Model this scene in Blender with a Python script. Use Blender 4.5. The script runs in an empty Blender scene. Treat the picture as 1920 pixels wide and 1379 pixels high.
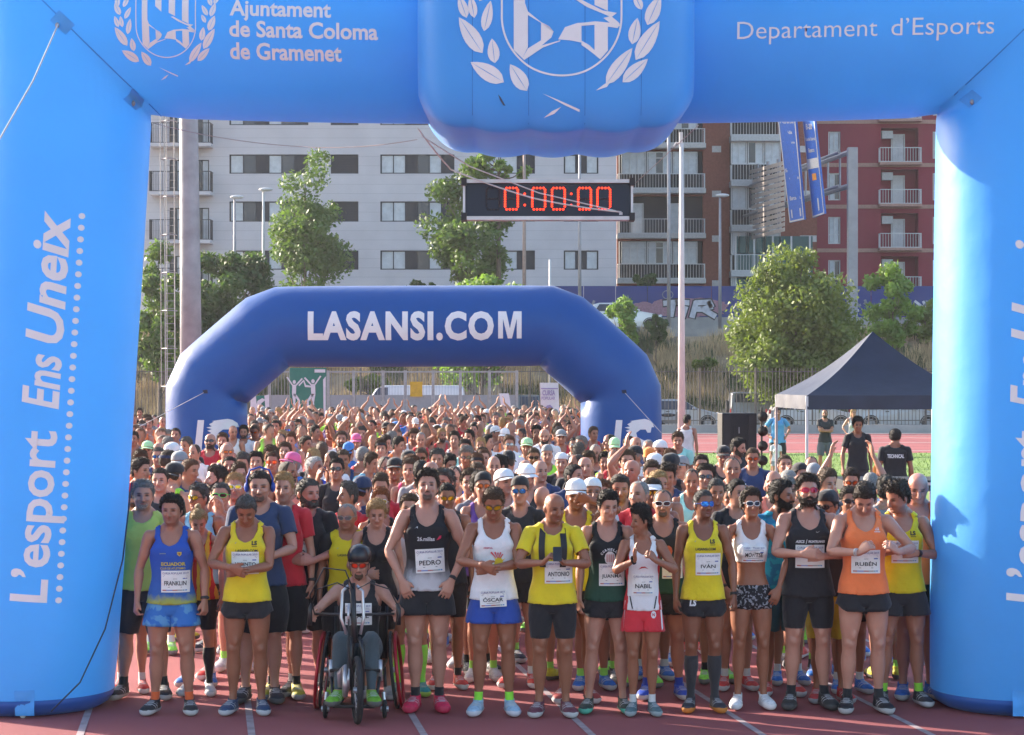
import bpy, bmesh, math, random
import numpy as np
from mathutils import Vector, Matrix, noise
from mathutils.bvhtree import BVHTree
random.seed(7); rng = np.random.default_rng(7)
S = bpy.context.scene
C = S.collection
R = math.radians

# ---------------------------------------------------------------- camera, sky, sun, exposure
F = 4000.0                       # focal length in pixels of the 1920 px wide photograph
YH, CH = 706.0, 2.6              # horizon row, camera height
cam_d = bpy.data.cameras.new('camera'); cam = bpy.data.objects.new('camera', cam_d); C.objects.link(cam)
cam_d.sensor_width = 36; cam_d.lens = 36 * F / 1920; cam_d.clip_end = 2000; cam_d.clip_start = .5
cam_d.shift_y = (YH - 689.5) / 1920
cam.location = (0, 0, CH); cam.rotation_euler = (R(90), 0, 0)
S.camera = cam
SUN_DIR = Vector((-.84, .54, math.tan(R(21)))).normalized()     # towards the sun: left, behind the crowd, low
w = bpy.data.worlds.new('World'); S.world = w; w.use_nodes = True
nt = w.node_tree; bg = nt.nodes['Background']
sky = nt.nodes.new('ShaderNodeTexSky'); sky.sky_type = 'NISHITA'; sky.sun_disc = False
sky.sun_elevation = R(21); sky.sun_rotation = math.atan2(SUN_DIR.x, SUN_DIR.y)
sky.dust_density = 2.0; sky.air_density = 1.0; sky.ozone_density = 1.0
nt.links.new(sky.outputs[0], bg.inputs[0]); bg.inputs[1].default_value = .15
sd = bpy.data.lights.new('sun', 'SUN'); so = bpy.data.objects.new('sun', sd); C.objects.link(so)
sd.energy = 5.0; sd.angle = R(.6); sd.color = (1, .87, .74)
so.rotation_euler = SUN_DIR.to_track_quat('Z', 'Y').to_euler(); so.location = (-30, 20, 30)
S.view_settings.view_transform = 'Standard'; S.view_settings.look = 'None'
S.view_settings.exposure = 1.5; S.view_settings.gamma = 1; S.view_settings.use_curve_mapping = False
S.cycles.max_bounces = 6; S.cycles.transparent_max_bounces = 12

# ---------------------------------------------------------------- helpers
def W(px, py, D):                       # a point of the photograph at distance D from the camera
    return Vector(((px - 960) * D / F, D, CH + (YH - py) * D / F))
def Dof(py, z=0.0):                     # distance at which height z shows on row py
    return (CH - z) * F / (py - YH)
def tag(o, label=None, cat=None, group=None, kind=None):
    if label: o['label'] = label
    if cat: o['category'] = cat
    if group: o['group'] = group
    if kind: o['kind'] = kind
    return o
def empty(name, loc=(0, 0, 0), rz=0, label=None, cat=None, group=None):
    o = bpy.data.objects.new(name, None); C.objects.link(o); o.location = loc; o.rotation_euler = (0, 0, rz)
    o.empty_display_size = .1
    return tag(o, label, cat, group)
def link(name, me, mats=None, parent=None, color=None):
    o = bpy.data.objects.new(name, me); C.objects.link(o)
    if mats is not None:
        for m in (mats if isinstance(mats, (list, tuple)) else [mats]):
            me.materials.append(m)
    if parent is not None: o.parent = parent
    if color is not None: o.color = (*color, 1)
    return o
def mesh_np(name, V, T, smooth=True, attrs=None):
    me = bpy.data.meshes.new(name)
    V = np.asarray(V, dtype=np.float32); T = np.asarray(T, dtype=np.int32)
    k = T.shape[1]
    me.vertices.add(len(V)); me.vertices.foreach_set('co', V.ravel())
    me.loops.add(T.size); me.loops.foreach_set('vertex_index', T.ravel())
    me.polygons.add(len(T))
    me.polygons.foreach_set('loop_start', np.arange(0, T.size, k, dtype=np.int32))
    me.polygons.foreach_set('loop_total', np.full(len(T), k, dtype=np.int32))
    if smooth: me.polygons.foreach_set('use_smooth', np.ones(len(T), dtype=bool))
    me.update(calc_edges=True)
    for n, (ty, a) in (attrs or {}).items():
        at = me.attributes.new(n, ty, 'POINT')
        at.data.foreach_set('vector' if ty == 'FLOAT_VECTOR' else 'color' if ty == 'FLOAT_COLOR' else 'value', np.asarray(a, dtype=np.float32).ravel())
    return me
class MB:                                # collects simple shapes, then becomes ONE mesh object
    def __init__(s): s.v = []; s.f = []
    def add(s, vs, fs):
        n = len(s.v); s.v += [tuple(v) for v in vs]; s.f += [tuple(i + n for i in f) for f in fs]
    def box(s, x0, x1, y0, y1, z0, z1, M=None):
        vs = [Vector((x, y, z)) for x in (x0, x1) for y in (y0, y1) for z in (z0, z1)]
        if M: vs = [M @ v for v in vs]
        s.add(vs, [(0, 1, 3, 2), (4, 6, 7, 5), (0, 4, 5, 1), (2, 3, 7, 6), (0, 2, 6, 4), (1, 5, 7, 3)])
    def loft(s, rings, cap=True, close=False):   # rings: lists of equal-length point loops
        n = len(rings[0]); b = len(s.v)
        for r in rings: s.v += [tuple(p) for p in r]
        m = len(rings)
        for i in range(m if close else m - 1):
            j = (i + 1) % m
            for k in range(n):
                l = (k + 1) % n
                s.f.append((b + i * n + k, b + i * n + l, b + j * n + l, b + j * n + k))
        if cap and not close:
            s.f.append(tuple(b + k for k in reversed(range(n)))); s.f.append(tuple(b + (m - 1) * n + k for k in range(n)))
    def tube(s, pts, r, n=8, close=False):
        pts = [Vector(p) for p in pts]; rs = r if isinstance(r, (list, tuple)) else [r] * len(pts); rings = []
        up = None
        for i, p in enumerate(pts):
            a = pts[(i - 1) % len(pts)] if (i or close) else p; c = pts[(i + 1) % len(pts)] if (i < len(pts) - 1 or close) else p
            t = (c - a).normalized()
            if up is None: up = Vector((0, 0, 1)) if abs(t.z) < .9 else Vector((1, 0, 0))
            u = t.cross(up).normalized(); v = u.cross(t).normalized(); up = v
            rings.append([p + (u * math.cos(2 * math.pi * k / n) + v * math.sin(2 * math.pi * k / n)) * rs[i] for k in range(n)])
        s.loft(rings, close=close)
    def cyl(s, a, b, r, r2=None, n=12): s.tube([a, b], [r, r if r2 is None else r2], n)
    def ell(s, c, r, n=12, m=8, M=None):
        c = Vector(c); rings = []
        for i in range(m + 1):
            t = math.pi * i / m; rr = max(math.sin(t), .02)
            ring = [Vector((rr * math.cos(2 * math.pi * k / n) * r[0], rr * math.sin(2 * math.pi * k / n) * r[1], -math.cos(t) * r[2])) for k in range(n)]
            if M: ring = [M @ p for p in ring]
            rings.append([c + p for p in ring])
        s.loft(rings)
    def mesh(s, name, smooth=False):
        me = bpy.data.meshes.new(name); me.from_pydata(s.v, [], s.f)
        if smooth: me.polygons.foreach_set('use_smooth', [True] * len(me.polygons))
        me.update(); return me
    def build(s, name, mat, parent=None, smooth=False, color=None, bevel=0):
        o = link(name, s.mesh(name, smooth), mat, parent, color)
        if bevel:
            b = o.modifiers.new('bevel', 'BEVEL'); b.width = bevel; b.segments = 2; b.limit_method = 'ANGLE'
        return o

# ---------------------------------------------------------------- materials
MATS = {}
def mat(name, col=(.5, .5, .5), rough=.6, metal=0., noise_amt=.12, nscale=8., bump=0., bscale=40., use_obj=False, alpha=1., emit=0., coat=0., trans=0., sheen=0.):
    if name in MATS: return MATS[name]
    m = bpy.data.materials.new(name); m.use_nodes = True; n = m.node_tree.nodes; l = m.node_tree.links
    b = n['Principled BSDF']; b.inputs['Roughness'].default_value = rough; b.inputs['Metallic'].default_value = metal
    if coat: b.inputs['Coat Weight'].default_value = coat
    if sheen: b.inputs['Sheen Weight'].default_value = sheen
    if trans: b.inputs['Transmission Weight'].default_value = trans
    tc = n.new('ShaderNodeTexCoord')
    nz = n.new('ShaderNodeTexNoise'); nz.inputs['Scale'].default_value = nscale; nz.inputs['Detail'].default_value = 5
    l.new(tc.outputs['Object'], nz.inputs['Vector'])
    mr = n.new('ShaderNodeMapRange'); mr.inputs[1].default_value = .3; mr.inputs[2].default_value = .7
    mr.inputs[3].default_value = 1 - noise_amt; mr.inputs[4].default_value = 1 + noise_amt
    l.new(nz.outputs[0], mr.inputs[0])
    mx = n.new('ShaderNodeMix'); mx.data_type = 'RGBA'; mx.blend_type = 'MULTIPLY'; mx.inputs[0].default_value = 1
    if use_obj:
        oi = n.new('ShaderNodeObjectInfo'); l.new(oi.outputs['Color'], mx.inputs[6])
    else: mx.inputs[6].default_value = (*col, 1)
    l.new(mr.outputs[0], mx.inputs[7]); l.new(mx.outputs[2], b.inputs['Base Color'])
    if bump:
        bz = n.new('ShaderNodeTexNoise'); bz.inputs['Scale'].default_value = bscale; bz.inputs['Detail'].default_value = 4
        l.new(tc.outputs['Object'], bz.inputs['Vector'])
        bp = n.new('ShaderNodeBump'); bp.inputs['Strength'].default_value = bump; bp.inputs['Distance'].default_value = .02
        l.new(bz.outputs[0], bp.inputs['Height']); l.new(bp.outputs[0], b.inputs['Normal'])
    if alpha < 1: b.inputs['Alpha'].default_value = alpha
    if emit: b.inputs['Emission Color'].default_value = (*col, 1); b.inputs['Emission Strength'].default_value = emit
    MATS[name] = m; return m
def srgb(*c):
    return tuple(((v / 255) / 12.92 if v / 255 <= .04045 else ((v / 255 + .055) / 1.055) ** 2.4) for v in c)

# ---- writing and prints
TXT = {}
def text2d(s, size=1., bold=0., shear=0., sx=1., spacing=1.):
    """flat lettering as (points, triangles), baseline at 0, centred"""
    key = (s, bold, shear, spacing)
    if key not in TXT:
        cu = bpy.data.curves.new('t', 'FONT'); cu.body = s; cu.size = 1; cu.offset = bold; cu.shear = shear; cu.space_character = spacing; cu.resolution_u = 3; cu.align_x = 'CENTER'; cu.fill_mode = 'FRONT'
        o = bpy.data.objects.new('t', cu); me = bpy.data.meshes.new_from_object(o); bpy.data.objects.remove(o)
        me.calc_loop_triangles()
        V = np.zeros(len(me.vertices) * 3, np.float32); me.vertices.foreach_get('co', V); T = np.zeros(len(me.loop_triangles) * 3, np.int32); me.loop_triangles.foreach_get('vertices', T)
        TXT[key] = (V.reshape(-1, 3)[:, :2].astype(float), T.reshape(-1, 3)); bpy.data.meshes.remove(me)
    V, T = TXT[key]
    return V * [size * sx, size], T
def fitw(V, wd, hh=None):      # stretch lettering to a width and height, centred on x, base at 0
    V = V.copy(); a, b = V[:, 0].min(), V[:, 0].max(); V[:, 0] = (V[:, 0] - (a + b) / 2) * wd / (b - a)
    if hh: lo = V[:, 1].min(); V[:, 1] = (V[:, 1] - lo) * hh / (V[:, 1].max() - lo)
    return V
def polytri(pts):
    from mathutils.geometry import tessellate_polygon
    t = tessellate_polygon([[Vector((p[0], p[1], 0)) for p in pts]]); return np.array(pts, float), np.array(t)
def subdiv2d(V, T, mx):
    V = [tuple(v) for v in V]; T = [tuple(t) for t in T]; 
    for _ in range(7):
        out = []; cache = {}; ch = False
        def mid(a, b):
            k = (min(a, b), max(a, b))
            if k not in cache: V.append(((V[a][0] + V[b][0]) / 2, (V[a][1] + V[b][1]) / 2)); cache[k] = len(V) - 1
            return cache[k]
        L = lambda a, b: (V[a][0] - V[b][0]) ** 2 + (V[a][1] - V[b][1]) ** 2 > mx * mx
        for a, b, c in T:
            e = [L(a, b), L(b, c), L(c, a)]; n_ = sum(e)
            if n_ == 0: out.append((a, b, c)); continue
            ch = True
            if n_ == 3: m1, m2, m3 = mid(a, b), mid(b, c), mid(c, a); out += [(a, m1, m3), (m1, b, m2), (m3, m2, c), (m1, m2, m3)]
            else:
                while not e[0] or (n_ == 2 and e[2]): a, b, c = b, c, a; e = [e[1], e[2], e[0]]
                if n_ == 1: m1 = mid(a, b); out += [(a, m1, c), (m1, b, c)]
                else: m1, m2 = mid(a, b), mid(b, c); out += [(a, m1, c), (m1, m2, c), (m1, b, m2)]
        T = out
        if not ch: break
    return np.array(V), np.array(T)

# ---------------------------------------------------------------- the human figure (rest pose 1.75 m tall, facing -Y)
def sm(x, a, b):
    t = np.clip((x - a) / (b - a), 0, 1); return t * t * (3 - 2 * t)
AD = np.array([math.sin(R(40)), 0, -math.cos(R(40))])            # rest direction of the left arm
SHO = np.array([.172, .012, 1.425]); LU, LF = .285, .255
HIP = np.array([.092, .0, .92]); KNE = np.array([.098, -.008, .495]); ANK = np.array([.104, .022, .088])
def ring(c, u, v, ru, rv, n=20, p=1.0):
    out = []
    for k in range(n):
        a = 2 * math.pi * k / n; ca, sa = math.cos(a), math.sin(a)
        out.append(tuple(c[i] + u[i] * ru * math.copysign(abs(ca) ** p, ca) + v[i] * rv * math.copysign(abs(sa) ** p, sa) for i in range(3)))
    return out
X3, Y3, Z3 = np.eye(3)
def build_rest(female=False):
    mb = MB()
    if not female:
        T = [(.80, .115, -.07, .085), (.84, .155, -.09, .115), (.88, .170, -.095, .122), (.93, .172, -.098, .118), (.98, .160, -.098, .105), (1.03, .147, -.097, .095),
             (1.08, .139, -.096, .089), (1.14, .143, -.098, .088), (1.20, .155, -.106, .097), (1.27, .168, -.114, .106), (1.33, .172, -.108, .112), (1.38, .162, -.088, .108),
             (1.42, .138, -.064, .098), (1.452, .098, -.046, .084), (1.48, .066, -.038, .072)]
    else:
        T = [(.80, .12, -.07, .09), (.84, .162, -.09, .12), (.88, .178, -.095, .128), (.93, .178, -.096, .122), (.98, .160, -.09, .10), (1.03, .138, -.085, .085),
             (1.08, .124, -.082, .078), (1.14, .124, -.084, .078), (1.20, .134, -.092, .086), (1.27, .145, -.10, .095), (1.33, .148, -.095, .10), (1.38, .142, -.078, .098),
             (1.42, .122, -.058, .09), (1.452, .086, -.042, .078), (1.48, .056, -.034, .066)]
    mb.loft([ring((0, (f + b) / 2, z), X3, Y3, w_, (b - f) / 2, 24, .9) for z, w_, f, b in T])
    nr = .058 if not female else .048
    mb.loft([ring((0, .026 - .024 * t, 1.40 + .2 * t), X3, Y3, nr * (1.08 - .1 * t), nr * 1.05) for t in (0, .3, .6, 1)])
    for s in (1, -1):
        mb.tube([(s * .03, .045, 1.52), (s * .08, .035, 1.463), (s * .145, .02, 1.432)], [.036, .042, .036], 12)      # trapezius
        if not female:
            mb.ell((s * .075, -.082, 1.305), (.078, .03, .055))
        else: mb.ell((s * .07, -.088, 1.262), (.062, .05, .056))
        mb.ell((s * .08, .066, .905), (.082, .072, .085))
        bp_ = SHO * [s, 1, 1] + AD * [s, 1, 1] * .15
        mb.ell((bp_[0], bp_[1] - .022, bp_[2]), (.030, .034, .06), M=Matrix.Rotation(R(-s * 40), 4, 'Y'))
        sh = np.array([s * SHO[0], SHO[1], SHO[2]]); d = AD * [s, 1, 1]; n_ = np.array([-s * AD[2] * -1, 0, 0]); n_ = np.cross(d, Y3); n_ /= np.linalg.norm(n_)
        k = .86 if female else 1.0
        mb.ell(tuple(sh + d * .012), (.057 * k, .056 * k, .058 * k))
        prof = [(-.02, .045), (.03, .055), (.09, .048), (.16, .043), (.24, .036), (.285, .035), (.32, .040), (.36, .039), (.43, .031), (.50, .025), (.54, .025)]
        mb.loft([ring(tuple(sh + d * a), n_, Y3, r * k * (1 if a < .45 else .86), r * k * (1 if a < .5 else 1.12), 16) for a, r in prof])
        wr = sh + d * (LU + LF); pn = n_ * (1 if np.dot(n_, [-s, 0, 0]) > 0 else -1)     # palm side
        mb.loft([ring(tuple(wr + d * a), pn, Y3, t_, w_, 14, .8) for a, t_, w_ in ((-.01, .021, .028), (.02, .019, .033), (.05, .018, .041), (.085, .016, .043), (.1, .012, .040))])
        for j, (yy, ln) in enumerate(((-.032, .072), (-.0105, .080), (.0108, .075), (.031, .058))):
            p0 = wr + d * .085 + Y3 * yy; d1 = d * .97 + pn * .22; d2 = d * .82 + pn * .55
            mb.tube([p0, p0 + d1 * ln * .5 + Y3 * yy * .12, p0 + d1 * ln * .5 + d2 * ln * .5 + Y3 * yy * .14], [.0098, .0092, .0078], 8)
        t0 = wr + d * .022 - Y3 * .028
        mb.tube([t0, t0 + d * .028 - Y3 * .026 + pn * .008, t0 + d * .062 - Y3 * .034 + pn * .018], [.0135, .0115, .009], 8)
        hp = HIP * [s, 1, 1]; kn = KNE * [s, 1, 1]; an = ANK * [s, 1, 1]
        q_ = .98 if female else 1.0
        lp = [(.93, .072, .0, .084), (.86, .092, .0, .094), (.78, .093, -.004, .092), (.70, .086, -.010, .086), (.62, .074, -.011, .076), (.555, .060, -.009, .064), (.50, .056, -.012, .060),
              (.45, .052, .0, .056), (.40, .057, .012, .060), (.35, .059, .018, .062), (.29, .051, .018, .054), (.22, .039, .018, .040), (.15, .031, .02, .034), (.10, .032, .022, .038), (.06, .031, .02, .04)]
        lp = [(a_, b_ * q_, c_, d_ * q_) for a_, b_, c_, d_ in lp]
        mb.ell((s * .098, -.060, .505), (.030, .020, .034)); mb.ell((s * .075, -.062, .575), (.030, .024, .05)); mb.ell((s * .078, .032, .36), (.034, .042, .07)); mb.ell((s * .122, .028, .37), (.028, .040, .07))
        lx = lambda z: np.interp(z, [ANK[2], KNE[2], HIP[2]], [ANK[0], KNE[0], HIP[0] - .004])
        mb.loft([ring((s * lx(z), yo, z), X3, Y3, r1, r2, 18) for z, r1, yo, r2 in lp])
        fx = s * .104
        mb.loft([ring((fx + s * .012 * t, .068 - .255 * t, .012 + h * .5), X3, Z3, w_, h * .5 + .006, 14, .8) for t, w_, h in
                 ((0, .022, .05), (.08, .032, .065), (.25, .035, .075), (.5, .040, .06), (.72, .047, .042), (.9, .042, .032), (1.0, .024, .022))])
    HT = [(1.752, .012, -.02, .022), (1.746, .034, -.048, .045), (1.732, .054, -.070, .070), (1.708, .069, -.086, .090), (1.678, .0765, -.092, .099), (1.648, .078, -.094, .100), (1.625, .0765, -.090, .097),
          (1.603, .074, -.088, .090), (1.585, .071, -.088, .078), (1.565, .065, -.089, .052), (1.545, .057, -.087, .020), (1.529, .045, -.084, .0), (1.517, .030, -.072, -.02)]
    mb.loft([ring((0, (f + b) / 2, z), X3, Y3, w_, (b - f) / 2, 28, .88) for z, w_, f, b in reversed(HT)])
    nb = [(0, -.090, 1.650), (0, -.100, 1.632), (0, -.110, 1.612), (0, -.117, 1.599), (0, -.104, 1.588)]
    mb.tube(nb, [.009, .0105, .013, .0145, .012], 10)
    for s in (1, -1):
        mb.ell((s * .012, -.102, 1.594), (.009, .012, .008), 8, 6)
        mb.ell((s * .0805, .016, 1.622), (.010, .020, .031), 10, 8, Matrix.Rotation(R(-12), 4, 'X') @ Matrix.Rotation(R(s * 14), 4, 'Z'))
        mb.ell((s * .036, -.070, 1.606), (.024, .022, .018), 10, 8)
    me = mb.mesh('rest'); o = bpy.data.objects.new('rest', me); C.objects.link(o)
    m = o.modifiers.new('r', 'REMESH'); m.mode = 'VOXEL'; m.voxel_size = .0062; m.adaptivity = 0
    dg = bpy.context.evaluated_depsgraph_get(); m2 = bpy.data.meshes.new_from_object(o.evaluated_get(dg))
    o.modifiers.clear(); o.data = m2
    V = np.zeros(len(m2.vertices) * 3, np.float32); m2.vertices.foreach_get('co', V); V = V.reshape(-1, 3).astype(float)
    E = np.zeros(len(m2.edges) * 2, np.int32); m2.edges.foreach_get('vertices', E); E = E.reshape(-1, 2)
    V = lap(V, E, 6, .5, keep=sm(V[:, 0] ** 2 + 0 * V[:, 0], .16, .19) * .8)
    # face relief
    g = lambda x, z, sx, sz: np.exp(-((V[:, 0] - x) / sx) ** 2 - ((V[:, 2] - z) / sz) ** 2) * (V[:, 1] < -.03)
    dy = .010 * (g(.031, 1.638, .014, .0095) + g(-.031, 1.638, .014, .0095)) - .0045 * (g(.028, 1.656, .02, .006) + g(-.028, 1.656, .02, .006))
    dy += -.0045 * g(0, 1.577, .018, .005) - .004 * g(0, 1.5655, .016, .0045) + .005 * g(0, 1.5715, .024, .0028) + .005 * g(0, 1.553, .02, .005) - .005 * g(0, 1.532, .018, .01)
    V[:, 1] += dy
    m2.vertices.foreach_set('co', V.astype(np.float32).ravel())
    vg = o.vertex_groups.new(name='k'); wt = np.maximum(sm(V[:, 2], 1.50, 1.54), sm(np.abs(V[:, 0]), .50, .53)) 
    for q in range(5):
        idx = np.nonzero(np.minimum((wt * 4.99).astype(int), 4) == q)[0]
        vg.add([int(i) for i in idx], 1 - q * .22, 'REPLACE')
    d = o.modifiers.new('d', 'DECIMATE'); d.ratio = .21; d.vertex_group = 'k'; d.vertex_group_factor = 1.2; d.use_collapse_triangulate = True
    dg = bpy.context.evaluated_depsgraph_get(); m3 = bpy.data.meshes.new_from_object(o.evaluated_get(dg))
    bpy.data.objects.remove(o)
    m3.calc_loop_triangles()
    V = np.zeros(len(m3.vertices) * 3, np.float32); m3.vertices.foreach_get('co', V); V = V.reshape(-1, 3).astype(float)
    T = np.zeros(len(m3.loop_triangles) * 3, np.int32); m3.loop_triangles.foreach_get('vertices', T); T = T.reshape(-1, 3)
    return V, T
def edges_of(T):
    E = np.sort(np.concatenate([T[:, [0, 1]], T[:, [1, 2]], T[:, [2, 0]]]), axis=1)
    E, cnt = np.unique(E, axis=0, return_counts=True); return E, cnt
def lap(V, E, it, lam, keep=None):
    V = V.copy(); n = len(V); deg = np.bincount(E.ravel(), minlength=n).astype(float); deg[deg == 0] = 1
    k = 0 if keep is None else keep[:, None]
    for _ in range(it):
        A = np.stack([np.bincount(E[:, 0], V[E[:, 1], c], n) + np.bincount(E[:, 1], V[E[:, 0], c], n) for c in range(3)], 1) / deg[:, None]
        V += (A - V) * lam * (1 - k)
    return V
def vnorm(V, T):
    a, b, c = V[T[:, 0]], V[T[:, 1]], V[T[:, 2]]; fn = np.cross(b - a, c - a)
    N = np.stack([sum(np.bincount(T[:, k], fn[:, j], len(V)) for k in range(3)) for j in range(3)], 1)
    return N / np.maximum(np.linalg.norm(N, axis=1), 1e-12)[:, None]
NB = 20    # 0 pelvis 1 chest 2 neck 3 head; L/R: 4 upper arm 6 forearm 8 hand 10 fingers 12 tips 14 thigh 16 shin 18 foot
def weights(V):
    n = len(V); Wt = np.zeros((n, NB)); left = np.ones(n)
    for i, s in enumerate((1, -1)):
        P = V * [s, 1, 1]; r = P - SHO; a = r @ AD; perp = np.linalg.norm(r - a[:, None] * AD, axis=1)
        aw = sm(a, -.045, .06) * (1 - sm(perp, .078, .112)) * (P[:, 0] > .08)
        fo = sm(a, LU - .035, LU + .035); ha = sm(a, LU + LF - .03, LU + LF + .02)
        y = P[:, 1]; th = sm(-y, .036, .05) * (1 - sm(a, LU + LF + .078, LU + LF + .082))
        f1 = sm(a, LU + LF + .082, LU + LF + .10) * (1 - th); f2 = sm(a, LU + LF + .118, LU + LF + .132) * (1 - th)
        ws = [1 - fo, fo - ha * fo, ha - f1 * ha, f1 - f2 * f1, f2]
        ws[4] = f1 * f2 * ha * fo; ws[3] = fo * ha * f1 * (1 - f2); ws[2] = fo * ha * (1 - f1); ws[1] = fo * (1 - ha); ws[0] = 1 - fo
        for k, wv in enumerate(ws): Wt[:, 4 + 2 * k + i] = aw * wv
        left = left - aw
    left = np.clip(left, 0, 1); z = V[:, 2]
    leg = (1 - sm(z, .84, .965)); 
    side = sm(V[:, 0], -.018, .018)
    kn = 1 - sm(z, .455, .535); ft = 1 - sm(z, .075, .12)
    for i, sd_ in enumerate((side, 1 - side)):
        Wt[:, 14 + i] = left * leg * sd_ * (1 - kn); Wt[:, 16 + i] = left * leg * sd_ * kn * (1 - ft); Wt[:, 18 + i] = left * leg * sd_ * kn * ft
    zz = z - V[:, 1] * .6
    ch = sm(z, 1.0, 1.16); ne = sm(z, 1.445, 1.50) * (np.abs(V[:, 0]) < .12); he = sm(zz, 1.53, 1.575) * (z > 1.48)
    rest = left * (1 - leg)
    Wt[:, 3] = rest * he; Wt[:, 2] = rest * (1 - he) * ne; Wt[:, 1] = rest * (1 - he) * (1 - ne) * ch; Wt[:, 0] = rest * (1 - he) * (1 - ne) * (1 - ch)
    return Wt / Wt.sum(1, keepdims=True)
def rot(axis, deg):
    return np.array(Matrix.Rotation(R(deg), 3, axis))
def frame(x, y):
    x = np.asarray(x, float); x = x / np.linalg.norm(x); y = np.asarray(y, float); y = y - x * (x @ y)
    ny = np.linalg.norm(y); y = y / ny if ny > 1e-6 else np.cross(x, [0.3, .5, .8]); y = y / np.linalg.norm(y)
    return np.stack([x, y, np.cross(x, y)], 1)
def ik(a, t, l1, l2, pole):
    d = t - a; L = np.linalg.norm(d); u = d / L; L = min(L, (l1 + l2) * .999)
    c = (l1 * l1 + L * L - l2 * l2) / (2 * l1 * L); h = math.sqrt(max(0, 1 - c * c))
    p = np.asarray(pole, float); p = p - u * (u @ p); p /= np.linalg.norm(p)
    return a + (u * c + p * h) * l1, a + u * L
# arm poses: wrist, finger direction, thumb direction, elbow pole, (finger curl, tip curl)   -- left arm, mirrored for the right
ARM = {
 'down': ((.235, -.02, .895), (.0, -.12, -1), (-.35, -1, 0), (.6, 1, 0), (16, 22)),
 'down2': ((.262, -.05, .905), (.05, -.2, -1), (-.5, -1, 0), (.9, .8, 0), (28, 34)),
 'down3': ((.215, .02, .893), (-.02, .0, -1), (-.2, -1, 0), (.5, 1, 0), (22, 30)),
 'thigh': ((.185, -.115, .955), (-.42, -.18, -1), (-1, -.25, .3), (1, .35, 0), (8, 8)),
 'clap': ((.062, -.30, 1.22), (-.10, -.35, 1), (-.15, 1, .4), (1, .3, -.8), (4, 6)),
 'clapopen': ((.12, -.30, 1.23), (.12, -.35, 1), (-.15, 1, .4), (1, .3, -.8), (4, 6)),
 'claphi': ((.055, -.26, 1.50), (-.12, -.2, 1), (0, 1, .2), (1, 0, -.6), (4, 6)),
 'up': ((.085, -.14, 1.90), (-.1, -.05, 1), (0, 1, 0), (1, -.5, 0), (4, 6)),
 'upwide': ((.22, -.10, 1.88), (-.25, -.05, 1), (-.3, .8, 0), (1, -.4, -.2), (4, 6)),
 'clasp': ((.075, -.245, 1.10), (-.92, -.35, .05), (0, .1, 1), (1, .5, -.6), (35, 40)),
 'claspover': ((.085, -.262, 1.12), (-.92, -.25, -.1), (0, .1, 1), (1, .5, -.6), (30, 30)),
 'cross': ((-.02, -.235, 1.135), (-1, .05, -.1), (0, 0, 1), (1, .2, -.9), (20, 25)),
 'cover': ((.09, -.275, 1.165), (-.88, -.2, -.35), (-.3, -.2, .9), (1, .2, -.8), (14, 16)),
 'phone': ((.075, -.27, 1.215), (-.55, -.45, .62), (-.5, .5, .6), (1, .3, -.7), (38, 42)),
 'chin': ((.065, -.20, 1.335), (-.35, -.25, .85), (-.3, .8, .4), (1, -.1, -.9), (40, 30)),
 'brow': ((.105, -.12, 1.60), (-.85, -.35, .25), (-.2, .4, -.9), (1, -.4, -.3), (12, 12)),
 'crank': ((.33, -.30, 1.09), (0, -1, .1), (-.3, -.1, 1), (1, .6, -.8), (70, 70)),
 'hip': ((.21, -.03, 1.0), (-.5, -.7, -.35), (-.2, .3, -1), (1, .7, 0), (15, 15)),
 'folded': ((-.06, -.20, 1.20), (-1, .15, .15), (0, -.2, 1), (1, -.1, -.8), (20, 20)),
 'camera': ((.07, -.25, 1.56), (-.5, -.4, .7), (-.6, .4, .5), (1, -.1, -.9), (35, 40)),
 'bump': ((.12, -.27, 1.19), (-.65, -.35, .55), (-.3, .3, .9), (1, .1, -.8), (30, 30)),
}
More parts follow.
